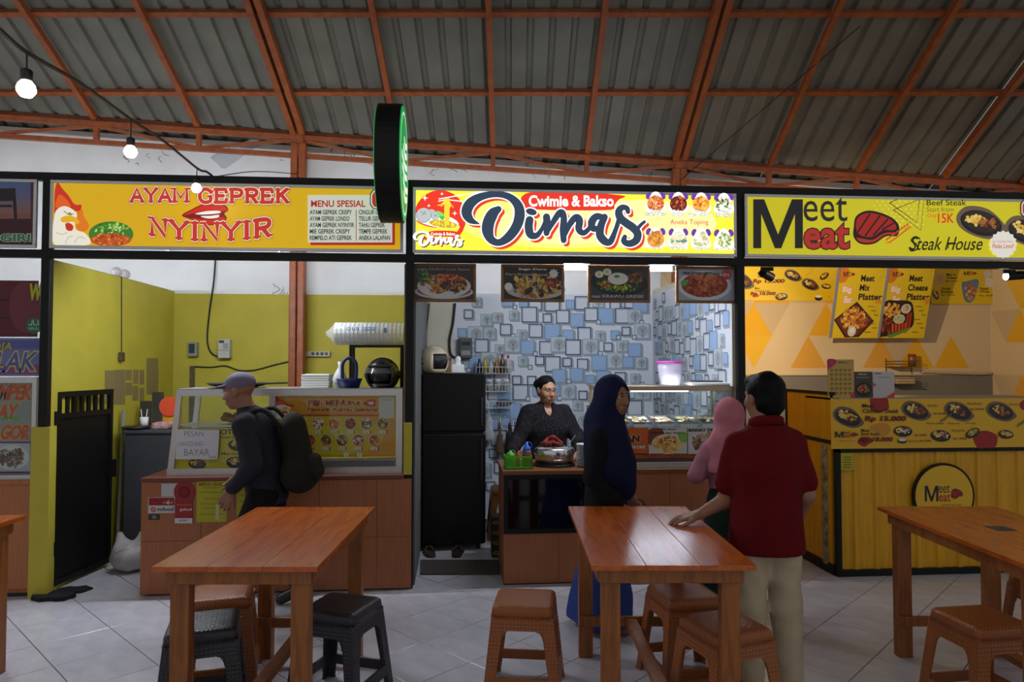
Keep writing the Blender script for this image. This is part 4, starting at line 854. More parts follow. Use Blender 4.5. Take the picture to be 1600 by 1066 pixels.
# gate
ga, gb = PZ(82, 923, 0), PZ(170, 884, 0); ga.z = gb.z = 0; ax = (gb-ga).normalized(); L_ = (gb-ga).length; nrm = ax.cross(Vector((0, 0, 1)))
gt = thing('steel_gate', 'open black steel gate with barred top beside the yellow pier', 'gate', ga)
def gbox(name, x0, x1, z0, z1, th=.03, off=0): s = MB(); p = [ga+ax*x+nrm*(y+off)+Vector((0, 0, z)) for z in (z0, z1) for x, y in ((x0, -th/2), (x1, -th/2), (x1, th/2), (x0, th/2))]; s.hexa(p); return s.build(name, M_black, gt)
gh = 1.44; gbox('sheet', .03, L_-.03, .05, gh-.19, .006); gbox('stile', 0, .04, .03, gh); gbox('stile', L_-.04, L_, .03, gh); gbox('rail', .04, L_-.04, gh-.04, gh); gbox('rail', .04, L_-.04, gh-.2, gh-.16); gbox('rail', .04, L_-.04, .03, .07)
for i in range(1, 7): gbox('bar', .04+(L_-.08)*i/7-.02, .04+(L_-.08)*i/7+.01, gh-.16, gh-.04, .02)
gbox('latch', L_-.05, L_+.04, .72, .86, .05)
for z in (.25, 1.2): gbox('hinge', -.04, .03, z, z+.1, .035)
# ================================================================== noodle stall counter
ct = thing('counter', 'brown laminate counter with black glass panel in the noodle stall', 'counter', (U(960, D), D, 0))
xa, xb = U(787, D), U2-.033; zc2 = ZZ(860, 735, D); xg = U(935, D)
MB().box(xa, xb, D+.02, D+.6, .02, zc2-.03).build('carcass', M_lam, ct); zg0, zg1 = ZZ(860, 833, D), zc2-.03
for x0, x1, z0, z1 in ((xa, U(872, D), .01, zg0-.002), (U(872, D)+.002, xg, .01, zg0-.002), (xg+.002, U(1045, D), .01, zc2-.03), (U(1045, D)+.002, xb, .01, zc2-.03)): MB().box(x0, x1, D, D+.02, z0, z1).build('panel', M_lam, ct, bevel=.0015)
MB().box(xa-.01, xb, D-.015, D+.62, zc2-.03, zc2).build('top', mat('counter_top_wood', '#7a4a28', .4, noise=.2, nscale=8), ct, bevel=.003)
s = MB(); b = .035; s.box(xa, xg, D-.012, D, zg0, zg0+b); s.box(xa, xg, D-.012, D, zg1-b, zg1); s.box(xa, xa+b, D-.012, D, zg0+b, zg1-b); s.box(xg-b, xg, D-.012, D, zg0+b, zg1-b); s.build('glass_frame', M_black, ct, bevel=.003)
MB().box(xa+b, xg-b, D-.004, D, zg0+b, zg1-b).build('black_glass', mat('black_glass', '#050506', .06), ct); MB().box(xa, xb, D+.01, D+.6, 0, .02).build('plinth', M_dark, ct)
# display case with trays
V2 = D+.05; c2 = thing('display_case', 'glass food case with steel trays on the noodle stall counter', 'display case', (U(1040, V2), V2, zc2)); ua, ub = U(938, V2), U(1146, V2); zb2 = ZZ(1040, 668, V2); zt2 = ZZ(1040, 604, V2); v2b = V2+.45
MB().box(ua, ub, V2+.004, v2b, zc2+.045, zb2-.006).build('base', mat('case_base', '#4a3a34', .5), c2); MB().box(ua-.01, ub, V2-.02, v2b, zc2, zc2+.045).build('ledge', mat('grey_ledge', '#a3a19c', .4), c2, bevel=.003)
for u in (ua, ub-.022):
    for v in (V2, v2b-.022): MB().box(u, u+.022, v, v+.022, zb2-.006, zt2-.03).build('upright', mat('champagne_metal', '#b09a80', .35, metal=.6), c2)
for v in (V2, v2b-.025): MB().box(ua-.004, ub+.004, v-.003, v+.028, zt2-.035, zt2).build('top_rail', mat('champagne_metal', '#b09a80'), c2)
for u in (ua-.004, ub-.024): MB().box(u, u+.028, V2+.028, v2b-.025, zt2-.035, zt2).build('top_rail', MATS['champagne_metal'], c2)
MB().box(ua, ub, V2, v2b, zt2, zt2+.006).build('top_glass', GLASS, c2); MB().box(ua+.022, ub-.022, V2+.008, V2+.012, zb2, zt2-.035).build('front_glass', GLASS, c2); MB().box(ub-.012, ub-.008, V2+.022, v2b-.022, zb2, zt2-.035).build('side_glass', GLASS, c2)
MB().box(ua+.25, ub-.35, V2+.04, V2+.055, zt2-.042, zt2-.03).build('light_strip', mat('strip_glow', '#eef4ff', .4, emit='#e6efff', estr=60), c2); MB().box(ua+.02, ub-.02, V2+.02, v2b-.03, zb2-.006, zb2-.001).build('deck', M_steel, c2)
FPAL = [['#cfd09a', '#a8b06a', '#e4e0b8'], ['#e8c030', '#f0d860', '#c8741c', '#e0a820'], ['#d8cfae', '#b89a68', '#e8e4d4'], ['#e4dac0', '#cfa06a', '#efe9d8'], ['#cfc298', '#a8905a', '#ded4b4']]
xe = [939, 957, 985, 1021, 1056, 1092, 1137]
for i in range(6):
    x0, x1 = U(xe[i]+2, V2+.05), U(xe[i+1]-1, V2+.05); y0, y1 = V2+.035, V2+.33; z0 = zb2-.001
    tt = thing('food_tray', 'steel tray of '+('cabbage', 'pale crackers', 'yellow fried tofu', 'sliced dumplings', 'white meatballs', 'mixed steamed dumplings')[i]+' in the glass food case', 'tray', ((x0+x1)/2, (y0+y1)/2, z0))
    s = MB(); zr = [z0, z0+.04]; q = .02
    s.add([(x0+q, y0+q, z0), (x1-q, y0+q, z0), (x1-q, y1-q, z0), (x0+q, y1-q, z0), (x0+.008, y0+.008, zr[1]), (x1-.008, y0+.008, zr[1]+.0), (x1-.008, y1-.008, zr[1]+.03), (x0+.008, y1-.008, zr[1]+.03), (x0, y0, zr[1]), (x1, y0, zr[1]), (x1, y1, zr[1]+.03), (x0, y1, zr[1]+.03)],
          [(0, 1, 2, 3)]+[(k, (k+1) % 4, 4+(k+1) % 4, 4+k) for k in range(4)]+[(4+k, 4+(k+1) % 4, 8+(k+1) % 4, 8+k) for k in range(4)]); s.build('pan', M_steel, tt)
    rnd = random.Random(30+i)
    for c_ in range(3):
        s = MB()
        for k in range(11): s.ball((rnd.uniform(x0+.03, x1-.03), rnd.uniform(y0+.04, y1-.04), z0+.03+rnd.uniform(0, .028)), rnd.uniform(.011, .02), 5, (1.2, 1, .75))
        o = s.build('pieces', mat('food_%d_%d' % (min(i, 4), c_), FPAL[min(i, 4)][c_], .55, noise=.3, nscale=50), tt, True); o['kind'] = 'stuff'
def banner2(label, x0, x1, base, fn):
    s = MB(); s.pbox(x0, 668.5, x1, 709, V2-.002, V2+.003); o = tag(s.build('poster', mat('poster_'+base, base, .5)), label, 'poster'); a = Art(pixmap(V2-.002)); a.to('poster_print'); fn(a); a.build(PRINT, o)
banner2('orange order notice on the glass food case', 940, 1012.5, '#bf5a1c', lambda a: (a.text('PESAN', 954, 680, 999.5, 691, '#161412', .05, outl=[(.1, '#d9a05a')]), a.text('LANGSUNG BAYAR', 944, 696, 1008.5, 701.5, '#d9d0c4', .03, .3, outl=[(.08, '#5a2a18')])))
def nood(a):
    a.rect(1014, 669, 1073, 709, '#c3c3c0'); a.blob([(1014, 672), (1032, 670), (1040, 684), (1030, 694), (1014, 694)], '#7a3a22'); a.ell(1044, 694, 26, 16, '#c9c4ac'); a.food(1043, 694, 24, 14, ['#d9b45a', '#c9963c', '#e4cc84'], 60, 71, 0, .3); a.food(1043, 688, 17, 8, ['#a8341c', '#7a2414', '#c85a2a'], 40, 72); a.food(1045, 686, 7, 4, ['#4f8a3a', '#3a6a2c'], 14, 73); a.blob([(1060, 678), (1072, 676), (1073, 690), (1064, 690)], '#7fae3c'); a.text('Mie Ayam', 1031, 669.5, 1057, 673, '#2a2624', .02); a.text('CEKER dan Tulang', 1017, 675, 1070, 679, '#2a2624', .02)
banner2('poster of noodles with red topping on the glass food case', 1013.5, 1073.5, '#bdbdb8', nood)
def bak(a):
    a.ell(1104, 692, 28, 19, '#c8c8c4'); a.food(1104, 692, 25, 16, ['#8a6a52', '#a88468', '#6a4a38', '#b89a80', '#7a8a4a'], 110, 75, 0, .26); a.text('BAKSO TETELAN', 1076, 670, 1139, 674.5, '#1c1a18', .05)
banner2('poster of a plate of sliced beef on the glass food case', 1075, 1141, '#bfc0be', bak)
s = MB(); s.pbox(940, 710, 1143, 716.5, V2-.002, V2+.002); o = tag(s.build('brick_sticker', mat('mortar', '#8a5a40', .7)), 'strip of brick pattern tape along the food case', 'sticker'); a = Art(pixmap(V2-.002)); a.to('brick_print'); [a.rect(941+i*12.4+(6 if j else 0), 710.4+j*3.2, 951.5+i*12.4+(6 if j else 0), 713+j*3.2, ('#8e3a1c', '#9c4420', '#84341a')[i % 3]) for i in range(16) for j in range(2)]; a.build(PAPER, o)
# on the case
zq = zt2+.006; cx = U(1047, V2+.2)
t = thing('plastic_tub', 'clear plastic tub of crackers with magenta lid on the food case', 'tub', (cx, V2+.2, zq)); MB().lathe([(0, .002), (.085, .002), (.102, .175), (.099, .175), (.082, .006), (0, .006)], (cx, V2+.2, zq), 28).build('tub', film_mat('milky_plastic', '#cfc8d8', .42, .25), t, True); MB().lathe([(0, .19), (.107, .19), (.107, .172), (.1, .172)], (cx, V2+.2, zq), 28).build('lid', mat('magenta_plastic', '#b83a9c', .4), t, True)
s = MB(); rnd = random.Random(3); [s.ball((cx+rnd.uniform(-.055, .055), V2+.2+rnd.uniform(-.055, .055), zq+.02+rnd.uniform(0, .05)), .014, 5) for i in range(40)]; o = s.build('crackers', mat('cracker', '#d9bc7c', .7), t, True); o['kind'] = 'stuff'
s = MB(); x0, x1 = U(1070, V2+.2), U(1143, V2+.2); s.box(x0, x1, V2+.06, V2+.36, zq, zq+.022); tag(s.build('white_tray', M_wpl, bevel=.009), 'flat white plastic tray lying on the food case', 'tray'); s = MB(); s.box(x0+.08, x1-.1, V2+.12, V2+.32, zq+.022, zq+.034); tag(s.build('dark_cover', mat('dark_lid', '#3a3836', .4), bevel=.005), 'thin dark slate lying on the white plastic tray', 'cover')  # the thin dark piece on the tray is a lid
# on the counter
vb_ = D+.14; t = thing('condiment_basket', 'lime green plastic basket at the counter corner', 'basket', (U(811, vb_), vb_, zc2)); LG = mat('lime_plastic', '#56b81e', .4); x0, x1, y0, y1, h_ = U(789, vb_-.07), U(832, vb_-.07), vb_-.07, vb_+.07, .098
MB().box(x0, x1, y0, y1, zc2, zc2+.006).build('bottom', LG, t)
s = MB()
for z0, z1 in ((0, .018), (.082, h_)): s.box(x0, x1, y0, y0+.004, zc2+z0, zc2+z1); s.box(x0, x1, y1-.004, y1, zc2+z0, zc2+z1); s.box(x0, x0+.004, y0, y1, zc2+z0, zc2+z1); s.box(x1-.004, x1, y0, y1, zc2+z0, zc2+z1)
for j in range(1, 5): s.box(x0, x1, y0, y0+.003, zc2+.018+j*.0128-.002, zc2+.018+j*.0128+.002)
nb = 13
for i in range(nb+1): q = x0+(x1-x0-.005)*i/nb; s.box(q, q+.005, y0, y0+.004, zc2+.018, zc2+.082); s.box(q, q+.005, y1-.004, y1, zc2+.018, zc2+.082)
for i in range(8): q = y0+(y1-y0-.005)*i/7; s.box(x0, x0+.004, q, q+.005, zc2+.018, zc2+.082); s.box(x1-.004, x1, q, q+.005, zc2+.018, zc2+.082)
s.build('lattice', LG, t)
def squeeze(label, c, r, h_, col, cap, al=1):
    t = thing('squeeze_bottle', label, 'bottle', c); MB().lathe([(0, 0), (r, 0), (r, h_*.62), (r*.8, h_*.68)], c, 18).build('bottle', mat('sq_'+col, col, .35), t, True); MB().lathe([(r*.86, h_*.64), (r*.86, h_*.76), (r*.4, h_*.84), (r*.16, h_), (0, h_)], c, 18).build('nozzle_cap', mat('sq_'+cap, cap, .35), t, True)
    s = MB(); s.tube(smooth_pts([(c[0]+r*.7, c[1], c[2]+h_*.74), (c[0]+r*1.15, c[1], c[2]+h_*.88), (c[0]+r*.5, c[1], c[2]+h_*.99), (c[0]+r*.05, c[1], c[2]+h_*.97)], 4), .003, 6); s.build('tether', mat('sq_'+cap, cap), t, True)
squeeze('squeeze bottle of red sauce with blue cap in the lime basket', (U(823, vb_), vb_-.01, zc2+.006), .034, .195, '#7a3a34', '#2a62c8'); squeeze('squeeze bottle with green cap in the lime basket', (U(797.5, vb_), vb_-.01, zc2+.006), .034, .13, '#5a9a2c', '#4aa82a'); squeeze('squeeze bottle with short red cap in the lime basket', (U(810.5, vb_), vb_+.042, zc2+.006), .02, .12, '#a8402c', '#c83a20')
vp_ = D+.27; c = Vector((U(866, vp_), vp_, zc2)); t = thing('steamer_pot', 'wide stainless steel pot with domed lid on the counter', 'pot', c); q = .155
MB().lathe([(0, .0), (q*1.04, 0), (q*1.06, .012), (q, .02)], c, 36).build('stand', M_dark, t, True); MB().lathe([(q*.98, .02), (q*.98, .085), (q*1.0, .09)], c, 40).build('pot', M_steel, t, True); MB().lathe([(q*1.02, .082), (q*1.04, .09), (q*1.02, .125), (q*.95, .14), (q*.6, .152), (0, .158)], c, 40).build('lid', M_steel, t, True)
for sgn in (-1, 1): s = MB(); s.tube(smooth_pts([c+Vector((-.04, sgn*q*.97, .06)), c+Vector((-.03, sgn*(q+.04), .062)), c+Vector((.03, sgn*(q+.04), .062)), c+Vector((.04, sgn*q*.97, .06))], 4), .006, 8); s.build('handle', M_steel, t, True)
MB().lathe([(0, .158), (.02, .158), (.024, .175), (0, .18)], c, 14).build('knob', M_dark, t, True)
s = MB(); s.bar(c+Vector((.1, .02, .13)), c+Vector((.165, -.02, .235)), .012, .004); s.build('spoon', M_steel, t) if False else tag(s.build('spoon', M_steel), 'steel spoon handle leaning on the pot lid', 'spoon')
vp2 = D+.15; cx = U(916, vp2)
for i in range(13): s = MB(); z = zc2+i*.0135; s.lathe([(0, z), (.05, z+.0002), (.078, z+.014), (.082, z+.016), (.077, z+.0165), (.054, z+.006), (0, z+.005)], (cx, vp2, 0), 26); tag(s.build('plate', mat('plate_white', '#c9c8c4', .25), smooth=True), 'white plate in the stack beside the steel pot', 'plate', 'plates stacked on the noodle counter')
# hanging food pictures
def picture(label, x0, x1, y0, y1, fn, base):
    v = D+.035; ua_, ub_ = U(x0, v, y0), U(x1, v, y0); z1, z0 = 2.404, ZZ((x0+x1)/2, y1, v); t = thing('framed_picture', label, 'picture', ((ua_+ub_)/2, v, z0), 0, 'food pictures hanging under the bright signboard'); b = .022
    s = MB()
    for (p, q, r_, w_) in ((ua_, ub_, z1-b, z1), (ua_, ub_, z0, z0+b), (ua_, ua_+b, z0+b, z1-b), (ub_-b, ub_, z0+b, z1-b)): s.box(p, q, v, v+.02, r_, w_)
    s.build('frame', M_wood, t, bevel=.003); MB().box(ua_+b, ub_-b, v+.006, v+.016, z0+b, z1-b).build('panel', mat('pic_'+base, base, .3), t)
    W_, H_ = ub_-ua_-2*b, z1-z0-2*b; a = Art(framemap((ua_+b, v+.006, z1-b), (1, 0, 0), (0, 0, 1), (0, -1, 0))); a.to('picture_print'); fn(a, W_, H_); a.build(print_mat('glossy_print', 0, .25), t)
def p1_(a, W, Hh):
    a.ell(W*.5, Hh*.78, W*.5, Hh*.22, '#b9bcc0'); a.ell(W*.5, Hh*.74, W*.46, Hh*.2, '#8a2a2a'); a.ell(W*.5, Hh*.6, W*.46, Hh*.36, '#c3c6c8'); a.food(W*.5, Hh*.52, W*.44, Hh*.36, ['#b5702c', '#8a4a22', '#c48a3a'], 110, 81); a.food(W*.62, Hh*.38, W*.26, Hh*.2, ['#a82c1c', '#7a1c14', '#c84a2a'], 60, 82); a.food(W*.68, Hh*.6, W*.28, Hh*.2, ['#3a2218', '#54301c', '#2c1a14'], 70, 83); a.food(W*.14, Hh*.3, W*.13, Hh*.26, ['#2f6a2a', '#5a9a3c', '#1f4a20'], 40, 84)
    a.text('sego DURO Lauk Babat', W*.04, Hh*.05, W*.95, Hh*.15, '#8e8e94', .015)
def p2_(a, W, Hh):
    a.ell(W*.55, Hh*.7, W*.52, Hh*.3, '#b4b4b0'); a.food(W*.55, Hh*.58, W*.5, Hh*.38, ['#c4a03c', '#8a5a24', '#3a2418', '#d8bc5c', '#2a1a14', '#a8762c'], 180, 86); a.food(W*.45, Hh*.9, W*.2, Hh*.08, ['#a82418', '#c83a22'], 30, 87); a.food(W*.82, Hh*.5, W*.14, Hh*.2, ['#a83a1c', '#7a2a18'], 30, 88); a.ell(W*.08, Hh*.62, W*.07, Hh*.13, '#dcdad4')
    a.text('Sego Duro', W*.25, Hh*.02, W*.74, Hh*.11, '#d9d6d0', .04, outl=[(.08, '#222')] if False else []); a.text('Paru/Babat/Empal', W*.03, Hh*.19, W*.74, Hh*.28, '#b4b2ae', .005); a.star(W*.86, Hh*.19, W*.09, '#d8d4cc', 9, .7)
def p3_(a, W, Hh):
    a.ell(W*.5, Hh*.45, W*.5, Hh*.42, '#181818', .05); a.ell(W*.52, Hh*.42, W*.42, Hh*.33, '#24301e', .05); a.food(W*.5, Hh*.52, W*.44, Hh*.28, ['#2c5a24', '#4f8a34', '#1f3a1c'], 70, 91); a.food(W*.78, Hh*.3, W*.14, Hh*.2, ['#8a4a22', '#b0703a', '#5a2a16'], 45, 92)
    a.ell(W*.48, Hh*.33, W*.18, Hh*.19, '#d8d8d0'); a.ell(W*.46, Hh*.26, W*.05, Hh*.05, '#4f8a34'); a.food(W*.26, Hh*.5, W*.12, Hh*.13, ['#d9742a', '#c85a1f', '#e8963c'], 40, 93); a.food(W*.56, Hh*.6, W*.18, Hh*.11, ['#d8d02a', '#e8e04a', '#b8b41f'], 50, 94)
    for x, y in ((.15, .2), (.29, .12)): a.ell(W*x, Hh*y, W*.075, Hh*.11, '#dfe0d4'); a.ell(W*x, Hh*y, W*.03, Hh*.05, '#c9b84a')
    a.text('nasi KRAWU GRESIK', W*.02, Hh*.84, W*.94, Hh*.94, '#c4c6c6', .01, outl=[(.04, '#2c2c2c')])
def p4_(a, W, Hh):
    a.ell(W*.47, Hh*.52, W*.49, Hh*.48, '#c9ced6'); a.ell(W*.47, Hh*.5, W*.42, Hh*.4, '#8a2a14'); a.food(W*.47, Hh*.5, W*.42, Hh*.4, ['#b85a28', '#8a2a14', '#c87038', '#6a1c10', '#a8431c'], 170, 96, 0, .2); a.ell(W*.1, Hh*.45, W*.06, Hh*.1, '#5a9a3c')
    a.text('PENTOL SETAN', W*.08, Hh*.09, W*.74, Hh*.19, '#1a1a1c', .05, outl=[(.1, '#c8c8c8')]); a.star(W*.86, Hh*.17, W*.1, '#b82a24', 10, .8); a.text('10 k', W*.8, Hh*.12, W*.92, Hh*.22, '#e8e0d8', .01)
picture('framed picture of rice with greens, chilli and dark tripe', 643.5, 744, 407, 472, p1_, '#3a2a22'); picture('framed picture of shredded yellow food on a dark dish', 783, 882, 408, 472, p2_, '#2a2420'); picture('framed picture of white rice on a black plate with salad', 918.5, 1016, 409, 473, p3_, '#30383c'); picture('framed picture of red chilli meatballs on a blue white plate', 1056, 1151, 411, 474, p4_, '#9aa2b4')
# fridge corner
vr = 6.25; u0, u1 = U(659, vr), U(759, vr); zr = ZZ(710, 583, vr); t = thing('refrigerator', 'tall black two door refrigerator beside the noodle counter', 'refrigerator', ((u0+u1)/2, vr, 0)); FB = mat('black_enamel', '#060607', .4, spec=.25); zsp = ZZ(755, 676, vr)
MB().box(u0+.01, u1-.005, vr+.06, vr+.62, .05, zr-.01).build('cabinet', mat('grey_green_enamel', '#4c524c', .45), t, bevel=.012)
for z0, z1 in ((.06, zsp-.006), (zsp+.006, zr)): d = MB().box(u0, u1, vr, vr+.055, z0, z1).build('door', FB, t, bevel=.016); MB().box(u1-.045, u1-.025, vr-.018, vr, (z1-.42 if z0 < .1 else z0+.05), (z1-.05 if z0 < .1 else z0+.3)).build('handle', M_dark, d, bevel=.005)
for u in (u0+.06, u1-.06): MB().cyl((u, vr+.1, 0), (u, vr+.1, .05), .02, None, 10).build('foot', M_dark, t)
helmet('cream open face helmet with visor on top of the refrigerator', (u0+.1, vr+.18, zr), .125, '#c4b69a', (.8, -.75, 0), .4)
s = MB(); x0, x1 = U(706, vr+.2), U(725, vr+.2); s.box(x0, x1, vr+.15, vr+.27, zr, zr+.075); o = tag(s.build('tissue_box', M_wpl, bevel=.006), 'white tissue box on top of the refrigerator', 'tissue box'); s = MB(); s.lathe([(.03, .075), (.02, .1), (.03, .125), (.012, .15), (0, .14)], ((x0+x1)/2, vr+.21, zr), 9, sy=.4); s.build('tissue', M_wpl, o)
s = MB(); s.box(U(692, vr+.4), U(705, vr+.4), vr+.38, vr+.5, zr, zr+.12); o = tag(s.build('snack_carton', mat('tan_carton', '#8a6a4a', .7)), 'brown carton with red lid on top of the refrigerator', 'carton'); s = MB(); s.box(U(691, vr+.4), U(706, vr+.4), vr+.375, vr+.505, zr+.12, zr+.14); s.build('lid', mat('red_lid', '#8e2428', .5), o)
s = MB(); s.pbox(718, 528, 738, 560, WB-.1, WB-.009); o = tag(s.build('electricity_meter', mat('meter_dark', '#4a4a48', .45), bevel=.008), 'dark electricity meter on the wall above the refrigerator', 'meter'); a = Art(pixmap(WB-.1)); a.to('meter_face'); a.rect(721, 534, 735, 540, '#2a2c2a'); a.rect(721, 548, 735, 555, '#8a8a86'); a.build(PAPER, o)
cable('thick black cable hanging down the cream wall to the dark meter', [PV(x, y, WB-.03) for x, y in ((711, 474), (708, 505), (703, 530), (704, 552), (712, 559), (719, 556))], .012); cable('thin grey cord hanging above the cream helmet', [PV(x, y, WB-.025) for x, y in ((671, 474), (667, 510), (666, 538))], .006)
# wire racks with bottles
vk = WB-.2; t = thing('wire_rack', 'white three tier wire rack on the cube patterned wall', 'rack', (U(772, vk), vk, ZZ(772, 640, vk))); WR = mat('white_wire', '#c4c6c4', .4); x0, x1 = U(744, vk), U(800, vk); tiers = [ZZ(772, y, vk) for y in (584, 612, 638)]
for z in tiers:
    s = MB()
    for h_ in (0, .07): s.tube([(x0, vk, z+h_), (x1, vk, z+h_), (x1, WB-.02, z+h_), (x0, WB-.02, z+h_)], .004, 6, True)
    for i in range(12): q = x0+(x1-x0)*i/11; s.tube([(q, vk, z+.07), (q, vk, z), (q, WB-.02, z)], .0025, 5)
    s.build('basket', WR, t)
for q in (x0, x1): MB().tube([(q, WB-.016, tiers[2]-.05), (q, WB-.016, tiers[0]+.12)], .004, 6).build('upright', WR, t)
BT = [('dark blue capped', '#1c2a4a', '#1c3a8a', .15), ('yellow', '#a8982a', '#b8a41c', .17), ('pale', '#b4b0a4', '#c4c0b4', .13), ('amber', '#8a5a1c', '#c89a1c', .16), ('brown', '#4a3420', '#8a2a1c', .2), ('white labelled', '#b0aca0', '#a8301f', .19)]
for i, (nm, cb, cc, h_) in enumerate(BT):
    c = (U(749+9*i, vk+.08), vk+.08, tiers[0]+.004); o = thing('sauce_bottle', nm+' sauce bottle in the top wire basket', 'bottle', c); r_ = .026; MB().lathe([(0, 0), (r_, 0), (r_, h_*.6), (r_*.45, h_*.8), (r_*.45, h_*.86)], c, 14).build('bottle', mat('sauce_'+cb, cb, .3), o, True); MB().lathe([(r_*.52, h_*.84), (r_*.5, h_), (0, h_)], c, 12).build('cap', mat('sauce_'+cc, cc, .4), o, True)
for i in range(4):
    c = (U(752+13*i, vk+.08), vk+.08, tiers[1]+.004); o = thing('spice_jar', ('red capped spice jar', 'clear jar', 'wide clear jar', 'pale jar')[i]+' in the middle wire basket', 'jar', c); MB().lathe([(0, 0), (.032, 0), (.034, .09), (.028, .1)], c, 14).build('jar', mat('jar_red', '#a8302a', .4) if i == 0 else film_mat('jar_clear', '#a8aca8', .6), o, True); MB().lathe([(.03, .098), (.03, .12), (0, .12)], c, 14).build('lid', M_wpl, o, True)
s = MB(); s.ball((U(788, vk+.05), vk+.06, tiers[2]+.055), .07, 8, (1.3, .8, .55)); tag(s.build('grey_cap', mat('grey_cloth', '#5a5a5c', .9), smooth=True), 'grey cloth cap lying in the lowest wire basket', 'cap')
# rug, stool stack place, sandals
mp = [PZ(657, 899, 0), PZ(781, 899, 0), PZ(779, 877, 0), PZ(657, 877, 0)]; s = MB(); s.prism(mp, (0, 0, .012)); tag(s.build('rug', mat('shaggy_rug', '#5c544e', .95, noise=.6, nscale=60, bump=1, bscale=140)), 'grey shaggy rug in the entrance beside the counter', 'rug')
def sandal(label, c, rz, col):
    t = thing('sandal', label, 'sandal', (c[0], c[1], 0), rz); M = ORG[t.name]
    s = MB(); pts = smooth_pts([M @ Vector(p) for p in ((-.035, -.11, 0), (.03, -.12, 0), (.045, .0, 0), (.05, .08, 0), (.02, .125, 0), (-.035, .11, 0), (-.045, .0, 0))], 4, True); s.prism(pts, (0, 0, .02)); s.build('sole', mat('sole_'+col, col, .8), t)
    s = MB(); s.tube(smooth_pts([M @ Vector(p) for p in ((-.045, .0, .018), (-.02, .04, .05), (.0, .07, .045), (.02, .04, .05), (.045, .0, .018))], 4), .01, 8); s.build('strap', mat('sole_'+col, col), t, True)
c = PZ(671, 866, 0); sandal('brown sandal standing by the refrigerator door', c, .2, '#3a2a22'); c = PZ(715, 866, 0); sandal('brown sandal in the middle before the refrigerator', c, -.1, '#33241e')
for i, (x, y) in enumerate(((85, 935), (113, 924))):
    c = PZ(x, y, 0); s = MB(); rnd = random.Random(i); n = 16; top = [c+Vector((.13*math.cos(t)*rnd.uniform(.8, 1.2), .09*math.sin(t)*rnd.uniform(.7, 1.2), 0)) for t in [6.283*k/n for k in range(n)]]; s.prism(top, (0, 0, .03 if i == 0 else .016)); tag(s.build('floor_cloth', mat('black_cloth', '#19191c', .95, noise=.4, nscale=40, bump=.8), bevel=.006), ('crumpled' if i == 0 else 'flat')+' black floor cloth by the gate', 'cloth')
# ================================================================== steak stall
YM = mat('yellow_metal_sheet', '#e2a60a', .45, noise=.22, nscale=5, stretch=(6, 6, .6)); xq0, xq1 = U(1303, D), U3-.03; zk = ZZ(1440, 622, D); zbn = ZZ(1440, 702, D)
ct = thing('counter', 'yellow corrugated metal counter of the steak stall in a black frame', 'counter', (U(1450, D), D, 0))
s = MB(); x = xq0+.03; prof = []
while x < xq1-.03: prof += [(x, 0), (x+.11, 0), (x+.125, .014), (x+.155, .014), (x+.17, 0)]; x += .17
n = len(prof); s.add([(p, D+.02-q, z) for z in (.05, zbn) for p, q in prof], [(i, i+1, n+i+1, n+i) for i in range(n-1)]); s.build('corrugated_sheet', YM, ct)
for (p, q, r_, w_) in ((xq0, xq1, .0, .05), (xq0, xq1, zbn-.02, zbn+.01), (xq0-.0, xq0+.04, .05, zk), (xq1-.04, xq1, .05, zk)): MB().box(p, q, D-.012, D+.03, r_, w_).build('frame_bar', M_black, ct, bevel=.003)
MB().box(xq0, xq1, D+.03, D+.45, zk-.015, zk).build('top', mat('counter_sheet', '#a39a8c', .5), ct); MB().box(xq0+.04, xq1-.04, D+.022, D+.028, .05, zk-.015).build('backing', M_dark, ct)
usd = xq0; vd1 = D+.78
MB().box(usd, usd+.02, D+.06, vd1, .08, 1.02).build('side_panel', YM, ct); MB().box(usd, usd+.02, D+.06, vd1, 1.04, 1.4).build('side_panel', YM, ct)
for (p, q, r_, w_) in ((D+.03, vd1, 1.4, 1.425), (D+.03, vd1, 1.015, 1.045), (D+.03, vd1, .0, .08)): MB().box(usd-.008, usd+.024, p, q, r_, w_).build('frame_bar', M_black, ct)
MB().box(usd-.008, usd+.024, vd1, vd1+.03, 0, 1.425).build('frame_bar', M_black, ct); MB().box(usd-.012, usd, D+.12, D+.19, .06, 1.0).build('worn_stile', mat('worn_white_paint', '#a8a49a', .6, noise=.5, nscale=20, col2='#6a5a20'), ct)
s = MB(); s.pbox(1299, 623, 1640, 700, D-.022, D-.013); cb = tag(s.build('banner', mat('banner_gold', '#e0ae1e', .5)), 'long yellow steak menu banner on the corrugated counter', 'banner')
a = Art(pixmap(D-.022)); a.to('banner_print')
def bl(cx, cy, r_, col, sd): rnd = random.Random(sd); a.blob([(cx+r_*rnd.uniform(.75, 1.2)*math.cos(t), cy+r_*.7*rnd.uniform(.75, 1.2)*math.sin(t)) for t in [6.283*i/8 for i in range(8)]], col)
bl(1374, 632, 18, '#9a1c1a', 1); bl(1351, 690, 11, '#9a1c1a', 2); bl(1540, 688, 22, '#9a1c1a', 3); bl(1608, 632, 14, '#9a1c1a', 4); bl(1376, 670, 15, '#c88a2c', 5)
for p in ((1325, 651, 21, .35), (1431, 641, 20, .3), (1498, 642, 20, .3), (1564, 642, 20, .28)): plate(a, *p, MEAT if p[0] > 1400 else ['#e0b04a', '#c8862c', '#7a2a18'], int(p[0]))
